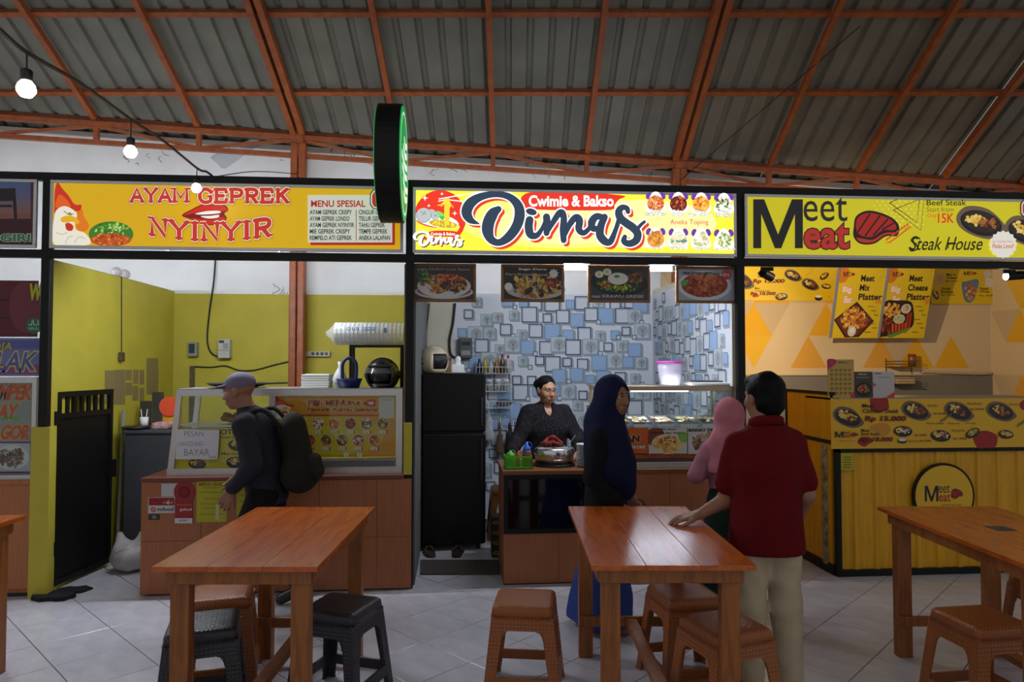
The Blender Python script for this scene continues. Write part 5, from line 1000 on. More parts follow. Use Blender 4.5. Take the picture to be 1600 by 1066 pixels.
plate(a, 1411, 673, 15, .05, ['#d8d4c4', '#8a4a24'], 4, False); plate(a, 1470, 680, 16, .1, ['#d9d0b8', '#8a3a20'], 5, False); plate(a, 1520, 676, 12, -.5, ['#c8963c', '#6a8a34'], 6, False); plate(a, 1572, 678, 12, .1, ['#d9a83c', '#e0c070'], 7, False); a.ell(1410, 689, 7, 4, '#1c1a18'); a.ell(1410, 687.5, 6, 2.4, '#d8d8d4')
DR, DK = '#6a1414', '#221c10'
for t_, x0, y0, x1, y1, c_, bo in (('Meet', 1347.5, 631, 1366, 637, DK, .02), ('Chicken Steak', 1348, 639, 1405, 645.5, DK, .015), ('Rp 15.000', 1352, 650, 1416, 660.5, DR, .04), ('Meet', 1346, 670.5, 1359, 675, DK, .02), ('Beef Steak', 1346, 676, 1375, 680.5, DK, .015), ('Rp 18.000', 1345, 683, 1395, 692, DR, .04), ('Meet Grill Beef', 1450, 632, 1465, 636, DK, 0), ('Rp 20.000', 1459, 645, 1478, 648.5, DR, .03), ('Meet Double', 1512, 629, 1535, 632.5, DK, 0), ('Rp 24.000', 1517, 638, 1538, 641.5, DR, .03), ('Meet Fire Steak', 1577, 630, 1592, 633.5, DK, 0), ('Extra sauce', 1449, 660, 1475, 663, DK, 0), ('Extra rice', 1482, 660, 1500, 663, DK, 0), ('Extra egg', 1510, 660, 1524, 663, DK, 0), ('Rp 6.000', 1430, 678.5, 1448, 682, DR, .03), ('Rp 7.000', 1437, 687.5, 1455, 691, DR, .03), ('Nasi Putih', 1419, 688, 1435, 691, DK, 0), ('Meet Steak Rice', 1487, 671, 1508, 674.5, DK, 0), ('Rp 15.000', 1490, 684, 1510, 687.5, DR, .03)): a.text(t_, x0, y0, x1, y1, c_, bo, .2 if c_ == DR else 0)
steak_logo(a, 1305, 674, 1341, 684); a.text('@meetmeatsteakhouse', 1312, 688, 1337, 690.5, '#6a5a20', 0)
for i in range(5):
    for bx, by in ((1472, 658), (1592, 665)): a.ell(bx+i*3.2, by-i*2.4, 3.4, 1.2, '#5a6a2a', -.9+(i % 2)*.9, 8)
a.build(PRINT, cb)
s = MB(); c = PV(1475, 775, D-.02); rr_ = PV(1523, 775, D-.02).x-c.x; t = thing('round_sign', 'round yellow steak logo sign on the corrugated counter', 'sign', (c.x, D-.02, c.z-rr_)); MB().cyl(c+Vector((0, .018, 0)), c, rr_, None, 48).build('rim', M_black, t); MB().cyl(c, c-Vector((0, .004, 0)), rr_*.93, None, 48).build('disc', mat('gold_disc', '#e2b41e', .4), t)
a = Art(pixmap(D-.0245)); a.to('logo_print'); steak_logo(a, 1445, 758, 1504, 784); a.text('STEAK HOUSE', 1471, 788, 1502, 790.5, '#5a4a1c', 0); a.build(PRINT, t)
sheet('note', 'small yellow note on the corner of the corrugated counter', 'note', 1314, 708, 1334, 735, D-.0135, '#b4a818', lambda a: [a.rect(1318, 714+i*4, 1330, 715+i*4, '#4a4414') for i in range(5)], .012)
def stand(name, label, x0, y0, x1, y1, v, col, fn):
    z0 = zk; s = MB(); ua_, ub_ = U(x0, v, y0), U(x1, v, y0); z1 = ZZ((x0+x1)/2, y0, v); s.box(ua_, ub_, v, v+.006, z0, z1); s.box(ua_+.02, ub_-.02, v+.006, v+.08, z0, z0+.006); o = tag(s.build(name, mat('card_'+col, col, .35)), label, 'menu stand'); a = Art(framemap((ua_, v, z1), (1, 0, 0), (0, 0, 1), (0, -1, 0))); a.to('card_print'); fn(a, ub_-ua_, z1-z0); a.build(PRINT, o)
def m1(a, W, Hh):
    a.blob([(0, 0), (W*.3, 0), (W*.32, Hh*.1), (W*.1, Hh*.22), (0, Hh*.24)], '#b8285a'); a.text('MENU', W*.4, Hh*.05, W*.8, Hh*.1, '#4a3a1c', .02)
    for j in range(6):
        for i in range(5): a.rect(W*(.1+.17*i), Hh*(.25+.12*j), W*(.1+.17*i+.11), Hh*(.25+.12*j+.035), '#7a5a1c'); a.rect(W*(.1+.17*i), Hh*(.25+.12*j+.05), W*(.1+.17*i+.08), Hh*(.25+.12*j+.065), '#9a3a1c')
    a.blob([(W, Hh), (W*.85, Hh), (W*.9, Hh*.9), (W, Hh*.85)], '#b8285a')
stand('menu_card', 'tall yellow price list standing on the steak counter', 1293, 562, 1334, 622, D+.06, '#b99a44', m1)
stand('menu_card', 'dark menu card with a pan of meatballs on the steak counter', 1335, 581, 1363, 622, D+.06, '#3a342c', lambda a, W, Hh: (a.ell(W*.5, Hh*.68, W*.46, Hh*.27, '#14120f'), a.food(W*.5, Hh*.66, W*.38, Hh*.2, ['#b8562a', '#8a3418', '#c8743a', '#6a8a34'], 50, 99), a.text('MENU', W*.2, Hh*.06, W*.7, Hh*.13, '#c8b890', .02), a.rect(W*.1, Hh*.2, W*.8, Hh*.24, '#8a7a5a')))
stand('menu_card', 'white payment card with pink corners on the steak counter', 1364, 581, 1397, 622, D+.06, '#bcb6b6', lambda a, W, Hh: (a.poly([(0, Hh*.42), (W*.16, Hh*.5), (0, Hh*.6)], '#c8385a'), a.poly([(W, Hh), (W*.55, Hh), (W, Hh*.78)], '#c8385a'), a.rect(W*.08, Hh*.05, W*.4, Hh*.09, '#3a4a6a'), a.rect(W*.25, Hh*.2, W*.8, Hh*.23, '#8a8684')))
# steak stall wall banners and hanging boards
def wallboard(label, x0, y0, x1, y1, fn): v = WB-.03; s = MB(); s.pbox(x0, y0, x1, y1, v, v+.02); o = tag(s.build('banner', mat('banner_bright_gold', '#d8b81c', .45)), label, 'banner'); a = Art(pixmap(v)); a.to('banner_print'); fn(a); a.build(PRINT, o)
def wb1(a):
    plate(a, 1160, 438, 16, .4, ['#c8862c', '#7a2a18'], 3); plate(a, 1239, 430, 12, .35, ['#d8a85a', '#8a4a24'], 4); plate(a, 1266, 444, 12, .35, MEAT, 5); plate(a, 1221, 463, 10, -.1, ['#d8d4c4', '#8a3a20'], 6, False); plate(a, 1291, 447, 7.5, .1, ['#e0b04a'], 7, False); plate(a, 1288, 431, 8, -.6, ['#c8862c'], 8, False); a.ell(1279, 466, 6, 3.8, '#1c1a18'); a.ell(1279, 463.5, 5.2, 2, '#dcdcd6'); a.blob([(1176, 464), (1180, 457), (1186, 463)], '#a82a1c')
    for t_, x0, y0, x1, y1, c_, bo in (('Meet', 1184, 425, 1192, 429, DK, .02), ('Chicken', 1184, 430, 1200, 434, DK, .02), ('Rp 15.000', 1177, 436, 1226, 444, DR, .04), ('Meet', 1180, 449, 1187, 452, DK, .01), ('Tenderloin Steak', 1180, 453, 1203, 456, DK, 0), ('Rp 18.000', 1173, 456, 1212, 463, DR, .04)): a.text(t_, x0, y0, x1, y1, c_, bo, .2 if c_ == DR else 0)
    for p in ([(1260, 430), (1270, 424), (1266, 422), (1276, 415.5)], [(1294, 462), (1300, 470), (1303, 466), (1306, 470)]): a.stroke(p, .6, '#a8861c', sm=False)
wallboard('wide yellow steak price banner on the patterned wall', 1150, 415, 1311, 470, wb1)
def wb2(a):
    a.rect(1461, 427, 1475, 444, '#c8a87a'); a.rect(1463, 429, 1473, 441, '#d89a4a'); plate(a, 1462, 460, 8, 1.2, ['#c84a2a', '#d8d0c0'], 5, False); a.blob([(1503, 442), (1510, 440), (1526, 436), (1529, 444), (1520, 470), (1510, 472), (1505, 462)], '#5a7aa0'); a.food(1516, 456, 11, 14, ['#c8622a', '#d8b84a', '#a83a24'], 40, 44); steak_logo(a, 1506, 424, 1526, 430); a.ell(1543, 428, 7, 6, '#c8c0b4'); a.rect(1539, 434, 1551, 449, '#d8cfc0')
    for t_, x0, y0, x1, y1 in (('Mac n', 1479, 427, 1493, 431), ('Cheese', 1479, 432, 1496, 436), ('Steak', 1471, 449, 1486, 453), ('Ricebox', 1471, 454, 1490, 458), ('Steak', 1531, 449, 1545, 453), ('Wrap', 1531, 454, 1546, 458), ('Mac n cheese', 1478, 438, 1497, 440), ('Rp 15.000', 1471, 460, 1492, 462.5), ('Rp 18.000', 1531, 461, 1556, 463.5)): a.text(t_, x0, y0, x1, y1, DK, .01)
wallboard('narrow yellow snack banner on the patterned wall near the lit spot lamp', 1455, 420, 1564, 475, wb2)
def hang(label, x0, x1, title, seed, fn):
    vt_, vb2 = WB-.42, WB-.22; tl, tr_ = PV(x0, 418, vt_), PV(x1, 420, vt_); hgt = ZZ((x0+x1)/2, 418, vt_)-ZZ((x0+x1)/2, 528, vb2); tr_.z = tl.z; n = Vector((0, -hgt, (vb2-vt_)*-1)).normalized(); bl_, br = tl+Vector((0, vb2-vt_, -hgt)), tr_+Vector((0, vb2-vt_, -hgt))
    t = thing('hanging_board', label, 'sign', (tl+tr_)/2-Vector((0, 0, hgt))); th = Vector((0, .02, 0)); s = MB(); s.hexa([bl_, br, br+th, bl_+th, tl, tr_, tr_+th, tl+th]); s.build('board', mat('board_gold', '#d9bc1e', .4), t)
    s = MB(); s.bar(tl-Vector((.008, 0, 0)), bl_-Vector((.008, 0, 0)), .014, .03, (1, 0, 0)); s.build('edge_strip', M_alu, t)
    for p in (tl, tr_): q = p+(Vector((.03, .01, 0)) if p is tl else Vector((-.03, .01, 0))); MB().cyl(q, (q.x, q.y, q.z+.03), .004, None, 6).build('hanging_wire', M_steel, t)
    W_, H_ = 100, 130; a = Art(quadmap(tl, tr_, br, bl_, W_, H_, n*1.0)); a.to('board_print'); a.ell(8, 12, 14, 16, '#cf7a1c'); steak_logo(a, 10, 7, 34, 17); a.text('Big', 12, 34, 32, 48, '#f0dccf', .05, outl=[(.13, '#d9a08a')]); a.text('Eat', 18, 52, 34, 65, '#f0dccf', .05, outl=[(.13, '#d9a08a')])
    for i, w_ in enumerate(title): a.text(w_, 48, 13+17*i, 48+7.2*len(w_), 25+17*i, '#1c1a14', .03)
    for p in ([(84, 8), (96, 2), (88, 20), (98, 16)], [(80, 62), (94, 66), (84, 78), (90, 86)]): a.stroke(p, .9, '#b8982a', sm=False)
    a.food(90, 60, 9, 6, ['#e0962a', '#d8842a'], 8, seed, 0, .6); fn(a)
    for i in range(7): a.rect(70+(i % 3)*8, 70+i*8, 84+(i % 3)*6, 71.2+i*8, '#5a4a18')
    a.build(PRINT, t)
def hb1(a): a.poly([(2, 96), (46, 62), (88, 98), (60, 128), (30, 129)], '#3a1c14'); a.poly([(6, 96), (45, 67), (82, 98), (57, 125), (33, 126)], '#6a3420'); a.food(42, 94, 30, 24, ['#d8a23c', '#c8862c', '#e8c060', '#a8581f'], 110, 61, 0, .18); a.food(64, 100, 14, 16, ['#b8622a', '#8a3a1c'], 30, 62); a.ell(43, 117, 9, 10, '#d0d4c8'); a.ell(44, 115, 5, 5, '#e8e8e0'); a.food(76, 92, 7, 10, ['#6a9a3c', '#c87a3a'], 14, 63)
def hb2(a): a.blob([(0, 66), (30, 60), (58, 62), (68, 80), (70, 108), (40, 122), (6, 128), (0, 126)], '#2c1a14'); a.food(20, 78, 22, 14, ['#d8a23c', '#e8c060', '#c8862c'], 60, 64, 0, .25); a.food(14, 106, 14, 20, ['#8a3a1c', '#a84a24', '#6a2a16'], 50, 65); [a.stroke([(26+i*7, 102+abs(i-3)), (28+i*7, 118)], 5, ('#c8501f', '#b8421c')[i % 2], sm=False) for i in range(5)]; [a.stroke([(56+i*6, 84), (57+i*6, 110)], 4, '#b83a1c', sm=False) for i in range(2)]; a.ell(50, 75, 11, 9, '#c8c8b8'); a.food(50, 75, 8, 7, ['#d8622a', '#6a9a4a'], 20, 66); a.ell(38, 94, 13, 9, '#b8c0a8'); a.food(38, 94, 10, 7, ['#c8a84a', '#8a9a5a'], 20, 67); a.blob([(18, 124), (40, 118), (64, 110), (60, 116), (40, 124), (24, 129)], '#5a8a34')
hang('tilted yellow hanging board with a diamond platter of fries', 1312, 1386, ('Meet', 'Mix', 'Platter'), 71, hb1); hang('tilted yellow hanging board with cheese platter and red sausages', 1389, 1461, ('Meet', 'Cheese', 'Platter'), 72, hb2)
MB_ = MB(); q = PV(1386, 418, WB-.42); MB_.box(U2+.041, UR-.002, WB-.43, WB-.39, q.z+.028, q.z+.06); tag(MB_.build('hanging_rail', M_wpl), 'white rail across the steak stall carrying the tilted boards', 'rail')
# spot lamps
def spot(label, xm, body0, body1, v, aim, power, r=.035):
    z = 2.404; m0 = Vector((U(xm, v), v, z)); a0_, a1_ = body0, body1; t = thing('spot_lamp', label, 'lamp', (m0.x, v, min(a0_.z, a1_.z)-r)); MB().box(m0.x-.05, m0.x+.05, v-.018, D+.03+.0, z-.03, z).build('mount', M_black, t); mid = (a0_+a1_)/2; MB().cyl((m0.x, v, z-.03), mid+Vector((0, 0, r*.6)), .009, None, 8).build('stem', M_black, t); d = (a1_-a0_).normalized(); MB().cyl(a0_, a1_, r, r, 24).build('housing', M_black, t, bevel=.006); MB().cyl(a1_-d*.002, a1_+d*.004, r*.84, r*.84, 20).build('lens', mat('warm_glow', '#fff0d8', .3, emit='#ffdfb0', estr=25), t)
    ld = bpy.data.lights.new('spot_lamp_beam', 'SPOT'); ld.energy = power; ld.color = (1, .74, .44); ld.spot_size = R(95); ld.spot_blend = .6; ld.shadow_soft_size = .03; lo = bpy.data.objects.new('spot_lamp_beam', ld); COL.objects.link(lo); lo.parent = t; lo.location = ORG[t.name].inverted() @ (a1_+d*.02); lo.rotation_euler = Vector(aim).to_track_quat('-Z', 'Y').to_euler()
v = D+.06; spot('black track spot lamp near the divider post of the steak stall', 1198, PV(1191, 426, v), PV(1191, 426, v)+Vector((.11, .07, -.03)), v, (.75, 1, -.18), 190); b1 = PV(1598, 430, v)+Vector((.0, .0, 0)); spot('lit black spot lamp at the far end of the steak stall', 1577, b1, PV(1572, 432, v), v, (-1, .65, -.25), 90)
# pipe and jars on the steak stall wall
cable('beige conduit pipe along the patterned wall of the steak stall', [PV(x, y, WB-.03) for x, y in ((1440, 581), (1490, 583), (1530, 584), (1560, 581))][:3]+[PV(1548, 583, WB-.03)], .016, mat('beige_pipe', '#b8a888', .5), 'conduit_pipe', 'pipe'); MB_ = MB(); MB_.box(U2+.05, U(1440, WB-.02), WB-.025, WB-.006, 1.515, 1.53); tag(MB_.build('wall_strip', mat('beige_strip', '#b8a888', .6)), 'thin beige strip above the grey painted wall', 'strip')
vk = WB-.16; t = thing('wire_rack', 'dark two tier wire rack on the patterned steak stall wall', 'rack', (U(1417, vk), vk, ZZ(1417, 600, vk))); x0, x1 = U(1397, vk), U(1438, vk)
for y in (573, 600):
    z = ZZ(1417, y, vk); s = MB(); s.box(x0, x1, vk, WB-.01, z-.004, z)
    for h_ in (.03, .06): s.tube([(x0, vk, z+h_), (x1, vk, z+h_), (x1, WB-.015, z+h_), (x0, WB-.015, z+h_)], .003, 5, True)
    s.build('basket', mat('bronze_wire', '#5a4a34', .5, metal=.4), t)
for q in (x0, x1): MB().tube([(q, WB-.012, ZZ(1417, 600, vk)), (q, WB-.012, ZZ(1417, 560, vk))], .004, 5).build('upright', MATS['bronze_wire'], t)
z = ZZ(1417, 573, vk); c = (U(1426, vk+.06), vk+.07, z); o = thing('spice_jar', 'brown jar with red lid in the dark wire rack', 'jar', c); MB().lathe([(0, 0), (.04, 0), (.042, .1), (.036, .115)], c, 16).build('jar', mat('jar_brown', '#7a5028', .35), o, True); MB().lathe([(.04, .112), (.04, .14), (0, .14)], c, 16).build('lid', mat('red_lid', '#8e2428'), o, True)
z = ZZ(1417, 600, vk); s = MB(); s.box(U(1402, vk)+.0, U(1432, vk), vk+.02, vk+.12, z, z+.07); tag(s.build('food_box', mat('cream_box', '#c4ac86', .6), bevel=.01), 'cream plastic box in the lower dark wire basket', 'box')
# ================================================================== bulbs on the drooping cable
def bulb(label, x, y, dep, r, yt):
    c = PD(x, y, dep); t = thing('hanging_bulb', label, 'bulb', c-Vector((0, 0, r)), 0, 'bulbs on the drooping cable'); MB().lathe([(0, -r), (r*.6, -r*.86), (r*.95, -r*.35), (r, .0), (r*.85, r*.5), (r*.5, r*.95)], c, 20).build('globe', mat('bulb_glow', '#fff4e0', .3, emit='#ffe9c8', estr=14), t, True); MB().lathe([(r*.55, r*.9), (r*.62, r*1.0), (r*.62, r*2.1), (r*.3, r*2.3), (0, r*2.3)], c, 16).build('socket', M_dark, t, True); top = PD(x+1, yt, dep); MB().cyl(c+Vector((0, 0, r*2.2)), top, .003, None, 6).build('cord', M_cable, t); return top
k1_ = bulb('round lit bulb hanging highest on the drooping cable', 41, 139, 2.6, .033, 82); k2_ = bulb('smaller lit bulb hanging midway on the drooping cable', 204, 237, 3.7, .033, 187); k3_ = bulb('lit bulb hanging in front of the amber signboard', 307, 294, 4.75, .033, 263)
cable('black drooping cable strung from the roof to the signboard beam', [PD(-130, -60, 2.0), PD(-10, 38, 2.4), k1_, PD(125, 130, 3.1), k2_, PD(255, 220, 4.2), k3_, PD(322, 268, 5.0), Vector((U(328, D), D-.01, ZT1+.004))], .008)
cable('thin black wire slanting from the column up to the roof', [PV(1064, 281, VT-.1), PROOF(1345, 40)], .005); cable('thin wire drooping along the white wall to the orange column', [Vector((U(330, D), D+.02, ZT1+.004)), PV(400, 268, 6.4), PV(464, 272, VT-.07)], .004)
# ================================================================== tables and stools
def wood_mat(name, c1, c2, rough, sx):
    if name in MATS: return MATS[name]
    m = bpy.data.materials.new(name); m.use_nodes = True; MATS[name] = m; nt = m.node_tree; b = nt.nodes['Principled BSDF']; b.inputs['Roughness'].default_value = rough; b.inputs['Specular IOR Level'].default_value = .65
    tc = nt.nodes.new('ShaderNodeTexCoord'); mp = nt.nodes.new('ShaderNodeMapping'); mp.inputs['Scale'].default_value = sx; nt.links.new(tc.outputs['Object'], mp.inputs[0])
    n = nt.nodes.new('ShaderNodeTexNoise'); n.inputs['Scale'].default_value = 3.2; n.inputs['Detail'].default_value = 7; n.inputs['Distortion'].default_value = 1.4; nt.links.new(mp.outputs[0], n.inputs[0])
    r = nt.nodes.new('ShaderNodeValToRGB'); e = r.color_ramp.elements; e[0].position = .34; e[0].color = (*lin(c2), 1); e[1].position = .62; e[1].color = (*lin(c1), 1); nt.links.new(n.outputs[0], r.inputs[0])
    k = nt.nodes.new('ShaderNodeTexNoise'); k.inputs['Scale'].default_value = 5; k.inputs['Detail'].default_value = 2; nt.links.new(tc.outputs['Object'], k.inputs[0]); r2 = nt.nodes.new('ShaderNodeValToRGB'); r2.color_ramp.elements[0].position = .22; r2.color_ramp.elements[0].color = (.25, .2, .18, 1); r2.color_ramp.elements[1].position = .3; nt.links.new(k.outputs[0], r2.inputs[0])
    mx = nt.nodes.new('ShaderNodeMix'); mx.data_type = 'RGBA'; mx.blend_type = 'MULTIPLY'; mx.inputs[0].default_value = 1; nt.links.new(r.outputs[0], mx.inputs[6]); nt.links.new(r2.outputs[0], mx.inputs[7]); nt.links.new(mx.outputs[2], b.inputs['Base Color'])
    bp = nt.nodes.new('ShaderNodeBump'); bp.inputs['Strength'].default_value = .25; bp.inputs['Distance'].default_value = .004; nt.links.new(n.outputs[0], bp.inputs['Height']); nt.links.new(bp.outputs[0], b.inputs['Normal']); return m
WT = wood_mat('varnished_orange_wood', '#c4621a', '#a64e14', .21, (7, .9, 7)); WL = wood_mat('table_leg_wood', '#9c5c1e', '#7c4210', .45, (7, 7, .8))
TW, TL, TH = .68, 1.2, .82
def make_table(label, near_left, rot, dirt=0):
    t = thing('dining_table', label, 'table', (near_left.x, near_left.y, 0), rot, 'orange wooden dining tables'); M = ORG[t.name]
    def bx(name, x0, x1, y0, y1, z0, z1, m, bev=.003): return MB().box(x0, x1, y0, y1, z0, z1, M).build(name, m, t, bevel=bev)
    for i in range(3): w_ = TW/3; bx('plank', i*w_+.0006, (i+1)*w_-.0006, 0, TL, TH-.022, TH, WT, .0015)
    x0, x1, y0, y1 = .05, TW-.05, .06, TL-.06; lw = .078
    for x in (x0, x1-lw):
        for y in (y0, y1-.06): bx('leg', x, x+lw, y, y+.06, 0, TH-.022, WL)
    bx('apron', x0-.012, x1+.012, y0-.02, y0, TH-.085, TH-.022, WL); bx('apron', x0-.012, x1+.012, y1, y1+.02, TH-.085, TH-.022, WL)
    bx('apron', x0-.018, x0, y0, y1, TH-.085, TH-.022, WL); bx('apron', x1, x1+.018, y0, y1, TH-.085, TH-.022, WL)
    for y in (y0+.06, y1-.08): bx('stretcher', x0, x1, y, y+.02, .18, .235, WL)
    bx('stretcher', TW/2-.03, TW/2+.03, y0+.08, y1-.08, .19, .225, WL); return t
ROT = -YAW
for lb, px in (('orange wooden table in front of the chicken stall counter', (236, 886)), ('orange wooden table the man in red leans on', (924, 884)), ('orange wooden table in front of the yellow corrugated counter', (1607, 884)), ('orange wooden table in front of the red bannered stall', None)):
    make_table(lb, PZ(px[0], px[1], TH) if px else PZ(41, 805, TH)-HALL(TW, TL, 0), ROT)
def weave_mat(name, col, dark):
    if name in MATS: return MATS[name]
    m = bpy.data.materials.new(name); m.use_nodes = True; MATS[name] = m; nt = m.node_tree; b = nt.nodes['Principled BSDF']; b.inputs['Roughness'].default_value = .38
    tc = nt.nodes.new('ShaderNodeTexCoord'); sp = nt.nodes.new('ShaderNodeSeparateXYZ'); nt.links.new(tc.outputs['Object'], sp.inputs[0])
    def mth(op, a, b_=None):
        q = nt.nodes.new('ShaderNodeMath'); q.operation = op
        for i, v in enumerate((a, b_)):
            if v is None: continue
            if isinstance(v, (int, float)): q.inputs[i].default_value = v
            else: nt.links.new(v, q.inputs[i])
        return q.outputs[0]
    K = 2*math.pi/.018; sx, sy, sz = [mth('SINE', mth('MULTIPLY', o_, K)) for o_ in sp.outputs[:3]]; hgt = mth('ADD', mth('MULTIPLY', sx, sy), mth('MULTIPLY', mth('ADD', sx, sy), sz))
    mr = nt.nodes.new('ShaderNodeMapRange'); mr.inputs[1].default_value = -1; mr.inputs[2].default_value = 1; nt.links.new(hgt, mr.inputs[0])
    mx = nt.nodes.new('ShaderNodeMix'); mx.data_type = 'RGBA'; mx.inputs[6].default_value = (*lin(dark), 1); mx.inputs[7].default_value = (*lin(col), 1); nt.links.new(mr.outputs[0], mx.inputs[0]); nt.links.new(mx.outputs[2], b.inputs['Base Color'])
    bp = nt.nodes.new('ShaderNodeBump'); bp.inputs['Strength'].default_value = .3; bp.inputs['Distance'].default_value = .003; nt.links.new(hgt, bp.inputs['Height']); nt.links.new(bp.outputs[0], b.inputs['Normal']); return m
def make_stool(label, loc, rot, m, group):
    t = thing('plastic_stool', label, 'stool', loc, rot, group); M = ORG[t.name]; HS = .46; st, sb_ = .148, .195
    def hs(z): return sb_+(st-sb_)*z/HS
    s = MB(); n = 6; ring = []
    def rr(h_, r, z):
        out = []
        for cx, cy, a0_ in ((1, 1, 0), (-1, 1, 90), (-1, -1, 180), (1, -1, 270)):
            for i in range(5): a_ = R(a0_+90*i/4); out.append(M @ Vector((cx*(h_-r)+r*math.cos(a_), cy*(h_-r)+r*math.sin(a_), z)))
        return out
    lv = [rr(hs(HS-.06)+.0015, .022, HS-.06), rr(hs(HS-.014)+.0015, .024, HS-.014), rr(st-.006, .026, HS-.003), rr(st-.03, .02, HS), ]; vv = sum(lv, []); k = 20
    fs = [(i*k+j, i*k+(j+1) % k, (i+1)*k+(j+1) % k, (i+1)*k+j) for i in range(3) for j in range(k)]+[tuple(range(3*k, 4*k)), tuple(range(k))[::-1]]; s.add(vv, fs); s.build('seat', m, t, True)
    zl = HS-.05
    for cx in (-1, 1):
        for cy in (-1, 1):
            s = MB(); wt, wb_ = .066, .05; th = .012
            def Lp(z, w): h_ = hs(z); return [M @ Vector((cx*a_, cy*b_, z)) for a_, b_ in ((h_, h_), (h_-w, h_), (h_-w, h_-th), (h_-th, h_-th), (h_-th, h_-w), (h_, h_-w))]
            a_, b_ = Lp(0, wb_), Lp(zl, wt); s.add(a_+b_, [tuple(range(6)), tuple(range(6, 12))[::-1]]+[(i, (i+1) % 6, 6+(i+1) % 6, 6+i) for i in range(6)]); s.build('leg', m, t, bevel=.004)
    for ax_ in range(4):
        Q = M @ Matrix.Rotation(R(90*ax_), 4, 'Z')
        za, zb_ = HS-.115, zl; h1 = hs(zl)-.062; r_ = .035; h0 = hs(za)-.058
        prof = [(-h1, zb_), (h1, zb_), (h0, za-.05)]+[(h0-.001-r_*(1-math.cos(R(a_))), za-.05+.05*math.sin(R(a_))) for a_ in (30, 60, 90)]+[(-(h0-.001-r_*(1-math.cos(R(a_)))), za-.05+.05*math.sin(R(a_))) for a_ in (90, 60, 30)]+[(-h0, za-.05)]
        s = MB(); p0_ = [Q @ Vector((x, -hs(z), z)) for x, z in prof]; p1_2 = [Q @ Vector((x, -hs(z)+.012, z)) for x, z in prof]; n = len(prof); s.add(p0_+p1_2, [tuple(range(n)), tuple(range(n, 2*n))[::-1]]+[(i, (i+1) % n, n+(i+1) % n, n+i) for i in range(n)]); s.build('apron', m, t)
        s = MB(); z0, z1 = .075, .125; q = [(hs(z)-.054, z) for z in (z0, z1)]; s.hexa([Q @ Vector(p) for p in ((-q[0][0], -hs(z0), z0), (q[0][0], -hs(z0), z0), (q[0][0], -hs(z0)+.014, z0), (-q[0][0], -hs(z0)+.014, z0), (-q[1][0], -hs(z1), z1), (q[1][0], -hs(z1), z1), (q[1][0], -hs(z1)+.014, z1), (-q[1][0], -hs(z1)+.014, z1))]); s.build('rung', m, t)
    return t
BR = weave_mat('brown_rattan_plastic', '#a5602d', '#8a4c24'); CH = weave_mat('charcoal_rattan_plastic', '#38373d', '#26252a'); G_ = 'woven plastic stools'
def st_at(x, y): return PZ(x, y, .46).xy.to_3d()
for lb, x, y, rot, m in (('brown woven plastic stool standing alone between two tables', 820, 933, ROT-.1, BR), ('brown woven stool under the far side of the table the man in red leans on', 1069, 922, ROT+.2, BR), ('brown woven stool touching the leg of the table the man in red leans on', 1132, 971, ROT+.36, BR), ('charcoal woven stool tucked under the left side of the chicken stall table', 318, 969, ROT+.33, CH), ('brown woven stool under the chicken stall table behind a charcoal one', 346, 923, ROT+.3, BR), ('charcoal woven stool under the right side of the chicken stall table', 533, 942, ROT-.3, CH), ('brown woven stool at the side of the table by the corrugated counter', 1533, 962, ROT+.15, BR), ('brown woven stool under the far end of the table by the corrugated counter', 1624, 906, ROT, BR)):
    make_stool(lb, st_at(x, y) if x != 1624 else (PZ(1607, 884, TH)+HALL(.85, .98, 0)).xy.to_3d(), rot, m, G_)
make_stool('orange brown plastic stool behind the noodle stall counter', Vector((u1+.23, 6.8, 0)), 0, BR, G_)

c = PZ(1563, 826, TH); s = MB(); q = HALL(1, 0, 0); r_ = HALL(0, 1, 0); pts = [c+q*a_+r_*b_ for a_, b_ in ((-.05, -.05), (.05, -.05), (.05, .05), (-.05, .05))]; s.prism(pts, (0, 0, .0012)); o = tag(s.build('table_sticker', mat('worn_sticker', '#3f3a38', .7, noise=.4, nscale=60)), 'small worn dark sticker on the table by the corrugated counter', 'sticker')
a = Art(lambda x, y, h: c+q*x+r_*y+Vector((0, 0, .0012+h))); a.to('sticker_bars'); [a.rect(-.042+i*.012, -.03, -.037+i*.012, .035, '#6c6661') for i in range(7)]; a.build(PAPER, o)
for i in range(4):
    vx = 6.02; ua_ = U(769, vx); z0 = i*.085; s = MB(); s.box(ua_, ua_+.17, vx, vx+.2, z0, z0+.083); o = tag(s.build('cup_carton', mat('dark_carton', '#2a2018', .7), bevel=.003), 'dark carton with yellow ring mark in the stack behind the counter end', 'carton', 'cartons stacked behind the counter end'); a = Art(framemap((ua_, vx, z0+.083), (1, 0, 0), (0, 0, 1), (0, -1, 0))); a.to('ring_mark'); a.ring(.035, .042, .025, .009, '#b0a424', .014); a.build(PAPER, o)
